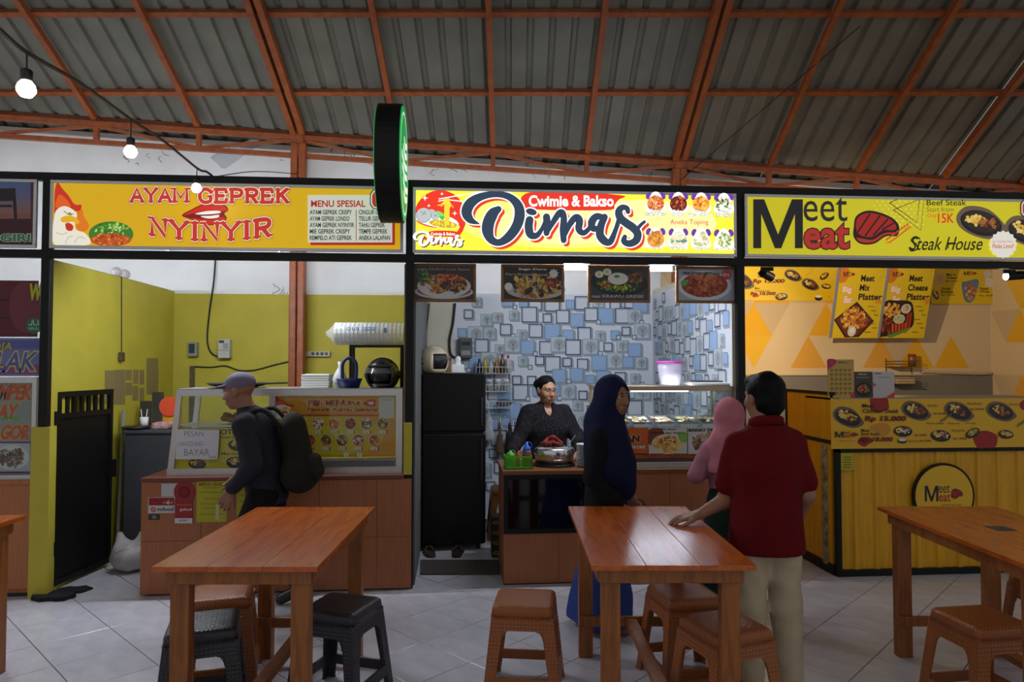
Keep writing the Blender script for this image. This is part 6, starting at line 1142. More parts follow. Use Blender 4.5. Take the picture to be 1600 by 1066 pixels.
# ================================================================== people: smooth continuous surfaces from blended limbs
def cap(a, b, ra, rb=None, k=.02, flat=None): return ('cap', np.array(a, float), np.array(b, float), ra, ra if rb is None else rb, k, flat)
def ell(c, r, k=.02, rot=None): return ('ell', np.array(c, float), np.array(r, float), k, rot)
def sub(p): return ('sub', p)
def sd(p, P):
    if p[0] == 'cap':
        _, a, b, ra, rb, k, fl = p; q = P-a; ba = b-a
        if fl is not None:
            ax = np.array(fl[0], float); ax /= np.linalg.norm(ax); f = 1/fl[1]-1; q = q+((q @ ax)*f)[..., None]*ax; ba = ba+(ba @ ax)*f*ax
        t = np.clip((q @ ba)/max(ba @ ba, 1e-9), 0, 1); return np.linalg.norm(q-t[..., None]*ba, axis=-1)-(ra+(rb-ra)*t)
    _, c, r, k, rot = p; q = P-c
    if rot is not None: q = q @ rot
    k0 = np.linalg.norm(q/r, axis=-1); k1 = np.linalg.norm(q/(r*r), axis=-1); return k0*(k0-1)/np.maximum(k1, 1e-9)
def bounds(p):
    if p[0] == 'sub': return bounds(p[1])
    if p[0] == 'cap': r = max(p[3], p[4]); return np.minimum(p[1], p[2])-r, np.maximum(p[1], p[2])+r
    m = p[2].max() if p[4] is not None else p[2]; return p[1]-m, p[1]+m
def sdf_mesh(prims, h, cuts=(), noise=0, nf=30.0):
    bs = [bounds(p) for p in prims if p[0] != 'sub']; lo = np.min([b[0] for b in bs], 0)-3*h; hi = np.max([b[1] for b in bs], 0)+3*h
    n = np.ceil((hi-lo)/h).astype(int)+1; F = np.full(n, .5)
    gx, gy, gz = [lo[i]+h*np.arange(n[i]) for i in range(3)]
    for p in prims:
        s_ = p[0] == 'sub'; q = p[1] if s_ else p; k = q[5] if q[0] == 'cap' else q[3]; b0, b1 = bounds(q); m = k*1.5+3*h
        i0 = np.maximum(np.floor((b0-m-lo)/h).astype(int), 0); i1 = np.minimum(np.ceil((b1+m-lo)/h).astype(int)+1, n)
        if (i1 <= i0).any(): continue
        sl = tuple(slice(a_, b_) for a_, b_ in zip(i0, i1)); P = np.stack(np.meshgrid(gx[sl[0]], gy[sl[1]], gz[sl[2]], indexing='ij'), -1); d = sd(q, P); f = F[sl]
        if s_: d = -d; hh = np.clip(.5-.5*(d-f)/k, 0, 1); F[sl] = d*(1-hh)+f*hh+k*hh*(1-hh)
        else: hh = np.clip(.5+.5*(f-d)/k, 0, 1); F[sl] = f*(1-hh)+d*hh-k*hh*(1-hh)
    if noise or cuts:
        P = np.stack(np.meshgrid(gx, gy, gz, indexing='ij'), -1)
        if noise: F = F+noise*(np.sin(P[..., 0]*nf+2*np.sin(P[..., 2]*nf*.5))*np.sin(P[..., 1]*nf*.8+P[..., 2]*nf*.35+1.3*np.sin(P[..., 0]*nf*.6))+.6*np.sin(P[..., 2]*nf*.9+P[..., 0]*nf*.7))
        for (nx, ny, nz, d_) in cuts: F = np.maximum(F, P[..., 0]*nx+P[..., 1]*ny+P[..., 2]*nz-d_)
    S = F < 0; c = n-1; cnt = np.zeros(c, int)
    crn = [(i, j, k_) for i in (0, 1) for j in (0, 1) for k_ in (0, 1)]
    def sh(A, o): return A[o[0]:o[0]+c[0], o[1]:o[1]+c[1], o[2]:o[2]+c[2]]
    for o in crn: cnt += sh(S, o)
    act = (cnt > 0) & (cnt < 8); idx = -np.ones(c, int); ii = np.argwhere(act); idx[act] = np.arange(len(ii)); acc = np.zeros((len(ii), 3)); num = np.zeros(len(ii)); fv = {o: sh(F, o)[act] for o in crn}
    for o in crn:
        for ax_ in range(3):
            if o[ax_]: continue
            o2 = tuple(o[m_]+(1 if m_ == ax_ else 0) for m_ in range(3)); a_, b_ = fv[o], fv[o2]; x = (a_ < 0) != (b_ < 0); t = np.where(x, a_/np.where(x, a_-b_, 1), 0); pt = np.repeat(np.array(o, float)[None], len(ii), 0); pt[:, ax_] += t; acc += np.where(x[:, None], pt, 0); num += x
    V = lo+h*(ii+acc/num[:, None]); faces = []
    for ax_ in range(3):
        u, v = (ax_+1) % 3, (ax_+2) % 3; s0 = [slice(1, -1)]*3; s1 = [slice(1, -1)]*3; s0[ax_] = slice(0, n[ax_]-1); s1[ax_] = slice(1, n[ax_]); A, B = S[tuple(s0)], S[tuple(s1)]
        for fl in (False, True):
            e = np.argwhere((A & ~B) if not fl else (~A & B))
            if len(e) == 0: continue
            e[:, u] += 1; e[:, v] += 1
            def g(du, dv): q = e.copy(); q[:, u] -= du; q[:, v] -= dv; return idx[q[:, 0], q[:, 1], q[:, 2]]
            Q = np.stack([g(1, 1), g(0, 1), g(0, 0), g(1, 0)], 1); faces.append(Q if not fl else Q[:, ::-1])
    Fc = np.concatenate(faces); Fc = Fc[(Fc >= 0).all(1)]
    return V, Fc
def skinobj(name, prims, h, m, t, cuts=(), noise=0, nf=30.0):
    V, Fc = sdf_mesh(prims, h, cuts, noise, nf); M = np.array(ORG[t.name]); V = V @ M[:3, :3].T+M[:3, 3]
    return link_mesh(name, V, Fc.tolist(), m, t, True)
SK = mat('tan_skin', '#96684e', .55, noise=.08, nscale=20); SKL = mat('light_tan_skin', '#a8795c', .55, noise=.08, nscale=20); SKD = mat('brown_skin', '#8e6248', .55, noise=.08, nscale=20)
HAIR = mat('black_hair', '#0a0909', .6, spec=.15, noise=.4, nscale=60, stretch=(1, 1, .3), bump=.6, bscale=120)
EYEW = mat('eye_white', '#c8c2bc', .25); EYEB = mat('dark_iris', '#1c120e', .15); LIP = mat('lip', '#7e3f38', .5)
def hm(c, yaw, tilt=0): return Matrix.Translation(Vector(c)) @ Matrix.Rotation(yaw, 4, 'Z') @ Matrix.Rotation(tilt, 4, 'X')
def tr(M, p): return np.array(M @ Vector(p))
def head_prims(M, ears=True, s=1.0):
    Rm = np.array(M.to_3x3()); E = lambda c, r, k=.02: ell(tr(M, [x*s for x in c]), [x*s for x in r], k, Rm); C = lambda a, b, ra, rb=None, k=.012: cap(tr(M, [x*s for x in a]), tr(M, [x*s for x in b]), ra*s, (rb or ra)*s, k)
    out = [E((0, .015, .03), (.076, .095, .085)), E((0, -.018, -.03), (.064, .074, .085), .03), E((0, -.035, -.082), (.046, .045, .034), .03), E((0, -.066, -.098), (.02, .016, .017), .02), C((-.038, -.08, .022), (.038, -.08, .022), .012, None, .02), E((.04, -.058, -.032), (.027, .027, .027), .025), E((-.04, -.058, -.032), (.027, .027, .027), .025),
           sub(E((.031, -.098, .003), (.017, .014, .011), .012)), sub(E((-.031, -.098, .003), (.017, .014, .011), .012)), C((0, -.086, .006), (0, -.112, -.036), .008, .0125, .012), C((-.012, -.1, -.04), (.012, -.1, -.04), .009, None, .008), C((-.017, -.089, -.066), (.017, -.089, -.066), .008, None, .01), C((-.014, -.088, -.078), (.014, -.088, -.078), .009, None, .01)]
    if ears: out += [E((.077, .012, -.006), (.011, .02, .032), .012), E((-.077, .012, -.006), (.011, .02, .032), .012)]
    return out
def face_parts(t, M, s=1.0, brow='#1c1410'):
    W = ORG[t.name] @ M
    for sx in (-1, 1):
        c = W @ Vector((sx*.031*s, -.08*s, .003*s)); e = MB().ball(c, .0128*s, 10).build('eye', EYEW, t, True); MB().ball(W @ Vector((sx*.031*s, -.0885*s, .003*s)), .0062*s, 8).build('iris', EYEB, e, True)
        MB().tube([W @ Vector((sx*x*s, y*s, z*s)) for x, y, z in ((.014, -.093, .021), (.03, -.092, .027), (.046, -.08, .022))], [.0025*s, .004*s, .002*s], 6).build('eyebrow', mat('brow', brow, .8), t, True)
        MB().tube([W @ Vector((sx*x*s, y*s, z*s)) for x, y, z in ((.018, -.09, .003), (.031, -.0955, .011), (.044, -.086, .004))], .0022*s, 6).build('eyelid', mat('brow', brow, .8), t, True)
    MB().tube([W @ Vector((x*s, y*s, z*s)) for x, y, z in ((-.024, -.089, -.071), (-.01, -.0975, -.069), (0, -.098, -.0705), (.01, -.0975, -.069), (.024, -.089, -.071))], [.002*s, .0055*s, .006*s, .0055*s, .002*s], 8).build('lips', LIP, t, True)
def hand_prims(w, d, up, spread=1.0, curl=.0, thumb=1, ground=None):
    """wrist w, finger direction d, back-of-hand normal up; thumb = +1 or -1 side"""
    w, d, up = Vector(w), Vector(d).normalized(), Vector(up).normalized(); sdv = d.cross(up).normalized()*thumb; out = []
    L = [(.034, .080, .032, .024, .020), (.012, .086, .036, .028, .021), (-.011, .082, .034, .026, .020), (-.032, .074, .027, .020, .018)]
    out.append(cap(w, w+d*.03, .024, .026, .02, (tuple(up), .62)))
    for off, kl, *ph in L:
        K = w+d*kl+sdv*off; out.append(cap(w+d*.02+sdv*off*.55, K, .016, .0105, .014)); p = K; ang = curl*.5
        for j, ln in enumerate(ph):
            dd = (d*math.cos(ang)-up*math.sin(ang)+sdv*off*2.2*spread*math.cos(ang)); dd.normalize(); q = p+dd*ln; out.append(cap(p, q, .0098-.0008*j, .009-.0008*j, .004)); p = q; ang += curl*.55+.12
    a = w+d*.022+sdv*.02; b = a+d*.035+sdv*.03-up*.008; c = b+d*.032+sdv*.012-up*.008; e = c+d*.024+sdv*.002-up*.004
    out += [cap(a, b, .016, .0125, .014), cap(b, c, .0115, .0105, .006), cap(c, e, .0102, .0088, .004)]; return out
def Linv(t, p): return ORG[t.name].inverted() @ Vector(p)
# ---------------------------------------------------------------- man in the red polo, back to the viewer, left hand on the table
f0 = PZ(1201, 1078, 0); t = thing('person', 'person in dark red polo and beige trousers leaning one hand on the table', 'person', f0, math.pi-YAW+.04)
wr_ = Linv(t, PZ(1093, 804, .866)); tip = Linv(t, PZ(1042, 815, .834)); el_ = Linv(t, PD(1133, 782, 3.70)); shl = Vector((.152, .0, 1.238)); shr = Vector((-.152, 0, 1.234)); HM = hm((.0, -.03, 1.475), .26, .04)
er, wr2 = Vector((-.195, .03, .98)), Vector((-.2, -.13, .80)); dh = (tip-wr_); dh.z = -.03
body = head_prims(HM)+[cap((0, .0, 1.4), (0, .005, 1.26), .058, .066, .03), cap((-.12, 0, 1.235), (.12, 0, 1.235), .054, .054, .04), cap((0, 0, 1.2), (0, -.01, .8), .13, .125, .05, ((0, 1, 0), .7)), cap(shl, el_, .052, .04, .03), cap(el_, wr_, .041, .026, .02), cap(shr, er, .052, .042, .03), cap(er, wr2, .041, .027, .02)]
for sx in (-1, 1): body += [cap((sx*.085, 0, .78), (sx*.09, .01, .42), .075, .055, .03), cap((sx*.09, .01, .42), (sx*.095, .03, .08), .055, .035, .02), cap((sx*.095, .03, .05), (sx*.105, -.1, .045), .035, .03, .02)]
body += hand_prims(wr_, dh, (0, 0, 1), .9, .12, -1)+hand_prims(wr2, (0, -.5, -.8), (-1, 0, 0), .5, .7, 1)
skinobj('body', body, .0058, SK, t)
RED = mat('dark_red_pique', '#620d14', .85, spec=.15, noise=.14, nscale=18, bump=.25, bscale=350)
polo = [cap((0, .0, 1.2), (0, .0, .72), .16, .192, .06, ((0, 1, 0), .8)), ell((0, .02, 1.13), (.168, .125, .15), .06), cap((0, .0, 1.29), (.13, .0, 1.246), .062, .06, .04), cap((0, .0, 1.29), (-.13, .0, 1.242), .062, .06, .04), cap((0, .005, 1.28), (0, .01, 1.34), .09, .07, .05, ((0, 1, 0), .85)), cap(shl, shl.lerp(el_, .70), .062, .066, .035), cap(shr, shr.lerp(er, .74), .062, .064, .035), ell((0, -.06, .9), (.15, .1, .16), .05)]
dl, dr_ = (el_-shl).normalized(), (er-shr).normalized(); cl, cr_ = shl.lerp(el_, .72), shr.lerp(er, .76)
skinobj('polo_shirt', polo, .0075, RED, t, [(0, 0, -1, -.70), (0, 0, 1, 1.345)], .005, 21)
s = MB(); W = ORG[t.name]; ring = []
for j, (rx, ry, dz) in enumerate(((.074, .07, .0), (.078, .074, .035), (.083, .08, .03), (.088, .086, -.008))):
    ring += [W @ Vector((rx*math.cos(a_), .005+ry*math.sin(a_), 1.335+dz+.018*math.sin(a_))) for a_ in [2*math.pi*i/28 for i in range(28)]]
s.add(ring, [(j*28+i, j*28+(i+1) % 28, (j+1)*28+(i+1) % 28, (j+1)*28+i) for j in range(3) for i in range(28)]); o = s.build('collar', RED, t, True); o.modifiers.new('thickness', 'SOLIDIFY').thickness = .004
BE = mat('beige_cotton', '#c2b296', .85, spec=.15, noise=.14, nscale=10, bump=.2, bscale=200)
tro = [cap((-.06, .01, .76), (.06, .01, .76), .095, .095, .03, ((0, 1, 0), .95))]
for sx in (-1, 1): tro += [cap((sx*.078, .015, .76), (sx*.09, .005, .42), .088, .076, .03), cap((sx*.093, .005, .42), (sx*.1, .02, .06), .078, .066, .03)]
skinobj('trousers', tro, .0075, BE, t, [(0, 0, -1, -.035)], .004, 34)
for sx in (-1, 1): skinobj('shoe', [cap((sx*.1, .05, .04), (sx*.115, -.14, .035), .042, .038, .02), cap((sx*.1, .04, .05), (sx*.1, .04, .1), .04, .042, .02)], .008, mat('dark_shoe', '#241c1a', .5), t, [(0, 0, -1, 0.0)])
Rh = np.array(HM.to_3x3())
skinobj('hair', [ell(tr(HM, (0, .026, .045)), (.09, .104, .09), .02, Rh), ell(tr(HM, (0, .058, -.015)), (.082, .066, .09), .02, Rh), ell(tr(HM, (0, -.05, .085)), (.065, .055, .035), .02, Rh), sub(ell(tr(HM, (0, -.1, -.035)), (.1, .075, .1), .01, Rh)), sub(ell(tr(HM, (.085, .0, -.02)), (.022, .03, .042), .008, Rh)), sub(ell(tr(HM, (-.085, .0, -.02)), (.022, .03, .042), .008, Rh))], .006, HAIR, t, (), .003, 70)
face_parts(t, HM)
# ---------------------------------------------------------------- woman behind the counter
t = thing('person', 'person with glasses and black patterned shirt standing behind the counter', 'person', (U(853, 6.22), 6.22, 0), .12)
HM = hm((.0, -.03, 1.415), .22, .06); Rh = np.array(HM.to_3x3()); zt_ = zc2
wl_, wr_ = Linv(t, (U(903, 5.86), 5.86, zt_+.045)), Linv(t, (U(797, 5.86), 5.86, zt_+.045)); sl, sr = Vector((.165, 0, 1.205)), Vector((-.165, 0, 1.205)); el, er = Vector((.27, -.08, .99)), Vector((-.27, -.08, .99))
body = head_prims(HM)+[cap((0, .0, 1.34), (0, .0, 1.2), .05, .058, .03), cap((-.12, 0, 1.2), (.12, 0, 1.2), .055, .055, .04), cap((0, 0, 1.15), (0, 0, .8), .125, .13, .05, ((0, 1, 0), .75))]
for a_, b_, c_ in ((sl, el, wl_), (sr, er, wr_)): body += [cap(a_, b_, .045, .036, .03), cap(b_, c_, .036, .025, .02)]
for sx in (-1, 1): body += [cap((sx*.08, 0, .8), (sx*.085, 0, .42), .075, .05, .03), cap((sx*.085, 0, .42), (sx*.09, .02, .07), .05, .034, .02), cap((sx*.09, .03, .035), (sx*.1, -.12, .03), .034, .03, .02)]
body += hand_prims(wl_, (-.3, -1, -.15), (0, 0, 1), .8, .15, -1)+hand_prims(wr_, (.3, -1, -.15), (0, 0, 1), .8, .15, 1)
skinobj('body', body, .0065, SKL, t)
def pattern_mat():
    m = mat('black_patterned_cloth', '#18161a', .85, spec=.15); nt = m.node_tree; b = nt.nodes['Principled BSDF']; tc = nt.nodes.new('ShaderNodeTexCoord'); v = nt.nodes.new('ShaderNodeTexVoronoi'); v.inputs['Scale'].default_value = 55; nt.links.new(tc.outputs['Object'], v.inputs[0]); r = nt.nodes.new('ShaderNodeValToRGB'); r.color_ramp.elements[0].position = .2; r.color_ramp.elements[0].color = (*lin('#3a3636'), 1); r.color_ramp.elements[1].position = .34; r.color_ramp.elements[1].color = (*lin('#161418'), 1); nt.links.new(v.outputs['Distance'], r.inputs[0]); nt.links.new(r.outputs[0], b.inputs['Base Color']); return m
sh_ = [cap((0, .0, 1.13), (0, -.005, .72), .18, .2, .06, ((0, 1, 0), .8)), ell((0, -.06, 1.07), (.16, .1, .1), .05), cap((-.14, 0, 1.205), (.14, 0, 1.205), .072, .072, .05), cap((0, .0, 1.22), (0, .005, 1.27), .09, .068, .04)]
for a_, b_, c_ in ((sl, el, wl_), (sr, er, wr_)): sh_ += [cap(a_, b_, .075, .066, .04), cap(b_, b_.lerp(c_, .85), .066, .048, .03)]
sh_ += [sub(ell((0, -.1, 1.27), (.035, .07, .085), .012))]
skinobj('shirt', sh_, .009, pattern_mat(), t, [(0, 0, -1, -.62)], .004, 28)
skinobj('trousers', [cap((sx*.085, 0, .72), (sx*.09, .01, .08), .11, .07, .04) for sx in (-1, 1)], .012, mat('black_trousers', '#141416', .85, spec=.15), t)
skinobj('hair', [ell(tr(HM, (0, .022, .042)), (.083, .1, .088), .02, Rh), ell(tr(HM, (0, .05, .0)), (.078, .06, .08), .02, Rh), ell(tr(HM, (-.05, .085, .05)), (.04, .036, .04), .012, Rh), sub(ell(tr(HM, (0, -.112, -.02)), (.082, .08, .112), .02, Rh)), sub(ell(tr(HM, (.085, .0, -.03)), (.02, .03, .045), .008, Rh)), sub(ell(tr(HM, (-.085, .0, -.03)), (.02, .03, .045), .008, Rh))], .006, HAIR, t, (), .002, 70)
face_parts(t, HM); W = ORG[t.name] @ HM; s = MB()
for sx in (-1, 1): s.tube([W @ Vector((sx*.032+.024*math.cos(a_), -.107+.006*abs(math.cos(a_)), .001+.019*math.sin(a_))) for a_ in [2*math.pi*i/18 for i in range(18)]], .0016, 6, True); s.tube([W @ Vector(p) for p in ((sx*.056, -.1, .006), (sx*.077, -.05, .008), (sx*.08, .02, .004))], .0016, 6)
s.tube([W @ Vector(p) for p in ((-.009, -.106, .004), (0, -.112, .007), (.009, -.106, .004))], .0016, 6); s.build('glasses', M_dark, t, True)
# the pot cloth: crumpled red cloth on the lid
c = Vector((U(862, D+.27), D+.27, zc2+.175)); tt = thing('red_cloth', 'crumpled red cloth lying on the pot lid', 'cloth', c); skinobj('cloth', [cap((-.06, -.02, .0), (-.025, .01, .03), .02, .014, .006), cap((-.025, .01, .03), (.01, -.02, .045), .016, .02, .006), cap((.01, -.02, .045), (.05, .02, .02), .018, .014, .006), cap((.05, .02, .02), (.075, -.02, -.005), .015, .013, .006), cap((-.05, -.04, -.004), (.0, -.03, .012), .016, .013, .006), cap((.0, -.03, .012), (.05, -.045, -.006), .015, .014, .006), cap((-.03, .04, .0), (.03, .035, .03), .018, .015, .006), cap((-.075, .01, -.004), (-.04, .03, .01), .013, .015, .006)], .005, mat('red_towel', '#8e2a22', .95, noise=.3, nscale=60, bump=.8, bscale=250), tt, (), .003, 90)
# ---------------------------------------------------------------- woman in the navy headscarf
f0 = PD(946, 568, 4.44); t = thing('person', 'person in navy headscarf, black top and blue skirt beside the table', 'person', (f0.x, f0.y, 0), R(72)-YAW)
HM = hm((.0, -.05, 1.445), R(-32), .05); Rh = np.array(HM.to_3x3()); sl, sr = Vector((.15, .01, 1.2)), Vector((-.15, .01, 1.2)); el, er = Vector((.2, .03, .97)), Vector((-.19, .05, .96)); wl_, wr_ = Vector((.17, -.12, .80)), Vector((-.18, -.13, .79))
body = head_prims(HM, False)+[cap((0, .0, 1.36), (0, .0, 1.2), .046, .055, .03), cap((-.11, 0, 1.19), (.11, 0, 1.19), .05, .05, .04), cap((0, 0, 1.15), (0, 0, .8), .115, .12, .05, ((0, 1, 0), .75))]
for a_, b_, c_ in ((sl, el, wl_), (sr, er, wr_)): body += [cap(a_, b_, .042, .034, .03), cap(b_, c_, .033, .023, .02)]
for sx in (-1, 1): body += [cap((sx*.075, 0, .8), (sx*.08, 0, .42), .07, .048, .03), cap((sx*.08, 0, .42), (sx*.085, .03, .07), .048, .032, .02), cap((sx*.085, .04, .035), (sx*.09, -.13, .028), .032, .026, .02)]
body += hand_prims(wl_, (0, -.45, -.9), (1, 0, 0), .5, .55, -1)+hand_prims(wr_, (0, -.45, -.9), (-1, 0, 0), .5, .55, 1)
skinobj('body', body, .0065, SKD, t, [(0, 0, -1, 0)]); face_parts(t, HM)
top = [cap((0, .0, 1.13), (0, .0, .78), .15, .16, .05, ((0, 1, 0), .85)), cap((-.12, 0, 1.19), (.12, 0, 1.19), .062, .062, .05)]
for a_, b_, c_ in ((sl, el, wl_), (sr, er, wr_)): top += [cap(a_, b_, .062, .054, .035), cap(b_, b_.lerp(c_, .88), .052, .04, .025)]
skinobj('top', top, .009, mat('black_knit', '#17161a', .9, spec=.15, noise=.2, nscale=20), t, [(0, 0, -1, -.73)], .003, 28)
NV = mat('navy_jersey', '#161a3a', .85, spec=.15, noise=.15, nscale=10)
skinobj('headscarf', [ell(tr(HM, (0, .018, .02)), (.098, .118, .118), .03, Rh), cap(tr(HM, (0, .012, -.04)), (0, .01, 1.26), .095, .105, .06), cap((0, .02, 1.27), (0, -.02, 1.02), .13, .185, .06, ((0, 1, 0), .88)), cap((0, -.09, 1.2), (.02, -.13, .9), .08, .1, .06, ((0, 1, 0), .6)), cap((-.11, .0, 1.2), (.11, .0, 1.2), .08, .08, .06), sub(ell(tr(HM, (0, -.115, -.02)), (.064, .085, .096), .01, Rh))], .008, NV, t, (), .003, 24)
skinobj('skirt', [cap((0, .0, .8), (0, .01, .1), .15, .2, .05, ((0, 1, 0), .85)), cap((0, .1, .3), (.02, .16, .08), .1, .1, .08)], .011, mat('blue_cotton', '#3a4e92', .85, spec=.15, noise=.18, nscale=12), t, [(0, 0, -1, -.05), (0, 0, 1, .83)], .007, 24)
bg = Linv(t, (0, 0, 0)); b0 = ORG[t.name] @ Vector((.2, -.17, .60)); tt = thing('handbag', 'small black bag held by the woman in the navy headscarf', 'bag', b0, R(72)-YAW); skinobj('pouch', [cap((0, -.06, .02), (0, .06, .02), .04, .04, .03, ((1, 0, 0), .6)), cap((0, -.05, .1), (0, .05, .1), .03, .03, .03, ((1, 0, 0), .6))], .007, M_dark, tt); s = MB(); W = ORG[tt.name]; s.tube(smooth_pts([W @ Vector(p) for p in ((0, -.05, .11), (0, -.03, .165), (0, .03, .165), (0, .05, .11))], 4), .006, 6); s.build('strap', M_dark, tt, True)
# ---------------------------------------------------------------- woman in the pink headscarf, seen from behind
f0 = PD(1139, 568, 4.72); t = thing('person', 'person in pink headscarf and dark green skirt waiting at the counter', 'person', (f0.x, f0.y, 0), math.pi-YAW-.25)
HM = hm((.0, -.03, 1.295), -.15, .08); Rh = np.array(HM.to_3x3()); sl, sr = Vector((.14, .01, 1.07)), Vector((-.14, .01, 1.07)); el, er = Vector((.215, .04, .90)), Vector((-.2, .03, .88)); wl_, wr_ = Vector((.12, -.16, .92)), Vector((-.12, -.16, .9))
body = head_prims(HM, False, .95)+[cap((0, .0, 1.22), (0, .0, 1.07), .045, .055, .03), cap((-.1, 0, 1.06), (.1, 0, 1.06), .05, .05, .04), cap((0, 0, 1.03), (0, 0, .75), .11, .115, .05, ((0, 1, 0), .75))]
for a_, b_, c_ in ((sl, el, wl_), (sr, er, wr_)): body += [cap(a_, b_, .042, .034, .03), cap(b_, c_, .033, .023, .02)]
for sx in (-1, 1): body += [cap((sx*.075, 0, .75), (sx*.08, 0, .4), .065, .045, .03), cap((sx*.08, 0, .4), (sx*.085, .03, .07), .045, .03, .02), cap((sx*.085, .04, .035), (sx*.09, -.12, .028), .032, .026, .02)]
body += hand_prims(wl_, (-.6, -.5, 0), (0, 0, 1), .5, .4, -1)+hand_prims(wr_, (.6, -.5, 0), (0, 0, 1), .5, .4, 1)
skinobj('body', body, .0068, SKL, t, [(0, 0, -1, 0)]); face_parts(t, HM, .95)
PK = mat('pink_jersey', '#b8707c', .85, spec=.15, noise=.12, nscale=12); top = [cap((0, .0, 1.0), (0, .0, .84), .145, .14, .05, ((0, 1, 0), .85)), cap((-.11, 0, 1.06), (.11, 0, 1.06), .06, .06, .05)]
for a_, b_, c_ in ((sl, el, wl_), (sr, er, wr_)): top += [cap(a_, b_, .06, .056, .035), cap(b_, b_.lerp(c_, .9), .052, .038, .025)]
skinobj('blouse', top, .009, mat('pale_pink_cotton', '#a86e7c', .85, spec=.15, noise=.2, nscale=14), t, [(0, 0, -1, -.82)], .004, 30)
skinobj('headscarf', [ell(tr(HM, (0, .018, .018)), (.095, .113, .113), .03, Rh), cap(tr(HM, (0, .015, -.04)), (0, .015, 1.11), .09, .11, .05), cap((0, .03, 1.12), (0, .02, .98), .12, .165, .05, ((0, 1, 0), .85)), cap((-.1, .0, 1.07), (.1, .0, 1.07), .078, .078, .05), sub(ell(tr(HM, (0, -.108, -.022)), (.054, .072, .085), .012, Rh))], .008, PK, t, [(0, 0, -1, -.93)], .003, 26)
skinobj('skirt', [cap((0, .0, .8), (0, .02, .1), .14, .2, .05, ((0, 1, 0), .9)), cap((.08, .04, .55), (.14, .06, .3), .09, .11, .06)], .011, mat('dark_green_cloth', '#1e2a22', .9, spec=.15, noise=.2, nscale=12), t, [(0, 0, -1, -.05), (0, 0, 1, .84)], .007, 24)
# ---------------------------------------------------------------- man walking past with a rucksack
f0 = PD(420, 568, 4.78); t = thing('person', 'person in grey cap and dark jacket walking past with a rucksack', 'person', (f0.x, f0.y, 0), R(-90)-YAW)
HM = hm((.0, -.2, 1.465), -.1, .16); Rh = np.array(HM.to_3x3()); sl, sr = Vector((.17, -.1, 1.25)), Vector((-.17, -.1, 1.25)); el, er = Vector((.22, -.02, 1.0)), Vector((-.22, -.12, .99)); wl_, wr_ = Vector((.2, -.17, .83)), Vector((-.2, -.26, .86))
body = head_prims(HM)+[cap((0, -.16, 1.39), (0, -.1, 1.25), .052, .06, .03), cap((-.12, -.1, 1.24), (.12, -.1, 1.24), .055, .055, .04), cap((0, -.08, 1.2), (0, 0, .82), .125, .125, .05, ((0, 1, 0), .75))]
for a_, b_, c_ in ((sl, el, wl_), (sr, er, wr_)): body += [cap(a_, b_, .048, .038, .03), cap(b_, c_, .038, .026, .02)]
lg = ((.085, -.16, .43, -.27, .1), (-.085, .02, .42, .2, .14))
for sx, ky, kz, ay, az in lg: body += [cap((sx, 0, .8), (sx, ky, kz), .078, .052, .03), cap((sx, ky, kz), (sx, ay, az-.02), .052, .034, .02)]
body += hand_prims(wl_, (0, -.4, -.8), (1, 0, 0), .5, .6, -1)+hand_prims(wr_, (0, -.6, -.6), (-1, 0, 0), .5, .6, 1)
skinobj('body', body, .0068, SKD, t); face_parts(t, HM)
JK = mat('charcoal_jacket', '#2b2c34', .8, spec=.15, noise=.2, nscale=10); jk = [cap((0, -.07, 1.18), (0, .0, .78), .17, .165, .06, ((0, 1, 0), .8)), cap((-.14, -.1, 1.25), (.14, -.1, 1.25), .07, .07, .05), cap((0, -.11, 1.27), (0, -.14, 1.33), .08, .066, .04)]
for a_, b_, c_ in ((sl, el, wl_), (sr, er, wr_)): jk += [cap(a_, b_, .072, .062, .035), cap(b_, b_.lerp(c_, .88), .06, .046, .025)]
skinobj('jacket', jk, .009, JK, t, [(0, 0, -1, -.72)], .005, 26)
skinobj('trousers', [cap((-.06, 0, .78), (.06, 0, .78), .1, .1, .05)]+sum([[cap((sx, 0, .77), (sx, ky, kz), .098, .078, .04), cap((sx, ky, kz), (sx, ay, az), .078, .06, .03)] for sx, ky, kz, ay, az in lg], []), .011, mat('black_trousers', '#141416'), t, (), .004, 30)
skinobj('shoe', [cap((.085, -.24, .045), (.085, -.40, .04), .042, .036, .02)], .009, M_dark, t, [(0, 0, -1, 0)]); skinobj('shoe', [cap((-.085, .2, .105), (-.085, .07, .04), .04, .038, .02)], .009, M_dark, t, [(0, 0, -1, 0)])
skinobj('cap', [ell(tr(HM, (0, .015, .05)), (.086, .105, .075), .02, Rh), cap(tr(HM, (-.03, -.09, .045)), tr(HM, (.03, -.09, .045)), .05, .05, .02, (tuple(tr(HM.to_3x3().to_4x4(), (0, 0, 1))), .18)), sub(ell(tr(HM, (0, .0, -.05)), (.12, .13, .075), .006, Rh))], .006, mat('lilac_grey_cloth', '#6c6678', .85, spec=.15), t)
W0 = ORG[t.name]; tt = thing('rucksack', 'dark olive rucksack on the back of the walking man', 'bag', W0 @ Vector((0, .2, .82)), R(-90)-YAW); OL = mat('dark_olive_canvas', '#26241e', .85, spec=.15, noise=.2, nscale=14)
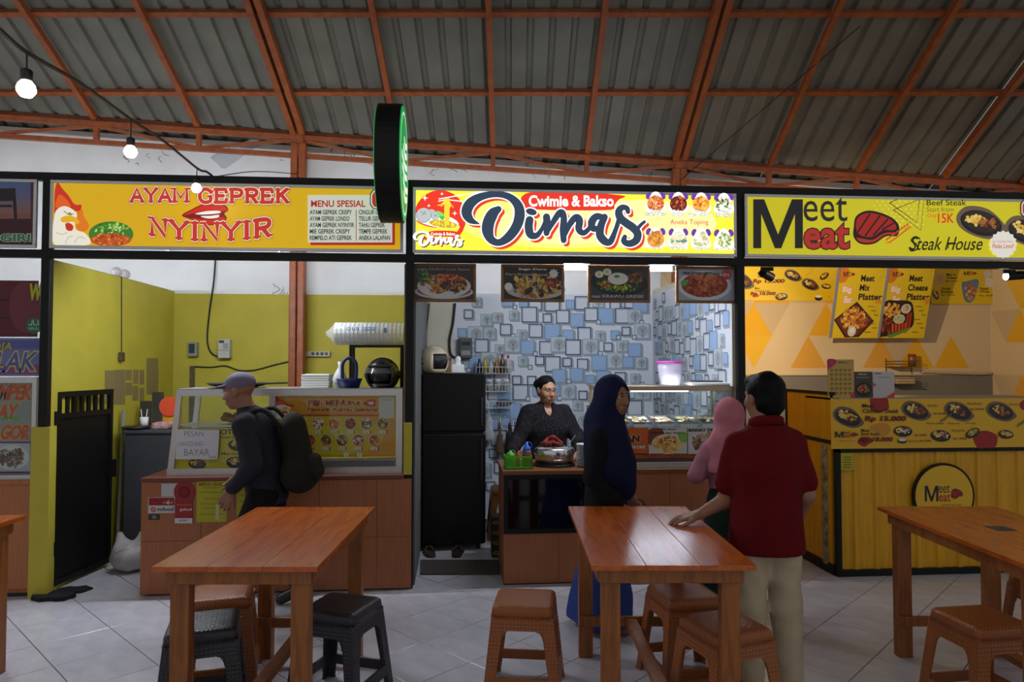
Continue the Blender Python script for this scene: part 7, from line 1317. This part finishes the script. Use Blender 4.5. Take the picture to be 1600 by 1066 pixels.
skinobj('main_pack', [cap((0, .02, .1), (0, -.03, .38), .13, .12, .05, ((0, 1, 0), .75)), cap((-.06, .02, .08), (.06, .02, .08), .11, .11, .05)], .01, OL, tt, (), .004, 26); skinobj('front_pocket', [cap((-.05, .11, .1), (.05, .11, .1), .06, .06, .03), cap((-.05, .1, .17), (.05, .1, .17), .05, .05, .03)], .009, OL, tt)
for sx in (-1, 1): s = MB(); W = ORG[tt.name]; s.tube(smooth_pts([W @ Vector(p) for p in ((sx*.09, -.08, .4), (sx*.11, -.2, .52), (sx*.11, -.33, .45), (sx*.12, -.33, .25), (sx*.12, -.15, .08))], 5), .015, 8); s.build('strap', OL, tt, True)
# ---------------------------------------------------------------- soft bags
c = PZ(203, 893, 0); tt = thing('carrier_bag', 'full white carrier bag on the floor beside the freezer', 'bag', c); skinobj('bag', [ell((0, 0, .12), (.15, .13, .12), .05), cap((-.06, 0, .2), (-.08, 0, .29), .06, .03, .04), cap((.06, 0, .2), (.09, .01, .28), .06, .03, .04)], .009, mat('carrier_plastic', '#b4b0b0', .5, noise=.12, nscale=8), tt, [(0, 0, -1, 0)], .006, 34); a = Art(framemap(c+Vector((-.05, -.139, .2)), (1, 0, 0), (0, 0, 1), (0, -1, 0))); a.to('bag_print'); a.stroke([(0, .02), (.05, -.0), (.1, -.01)], .004, '#8e2a30'); a.build(PAPER, tt)
for i, (x, y, lb, col, rr_) in enumerate(((764, 668, 'white plastic bag hanging under the wire rack', '#b0b2b4', .052), (781, 690, 'brown cloth bag hanging under the wire rack', '#5a4030', .042), (797, 690, 'black jacket hanging under the wire rack', '#18181c', .06))):
    c = PV(x, y, WB-.12); tt = thing('hanging_bag', lb, 'bag', c); skinobj('bag', [cap((0, 0, -.1), (0, 0, .05), rr_, rr_*.8, .04, ((0, 1, 0), .7)), cap((0, 0, .06), (0, .02, .2), rr_*.4, .012, .03)], .008, mat('bagcol%d' % i, col, .8, noise=.15), tt, (), .005, 40)
    MB().tube([c+Vector((0, .02, .18)), Vector((c.x, WB-.1, tiers[2]-.03)), Vector((c.x, WB-.016, tiers[2]-.03))], .004, 6).build('hook', M_steel, tt)
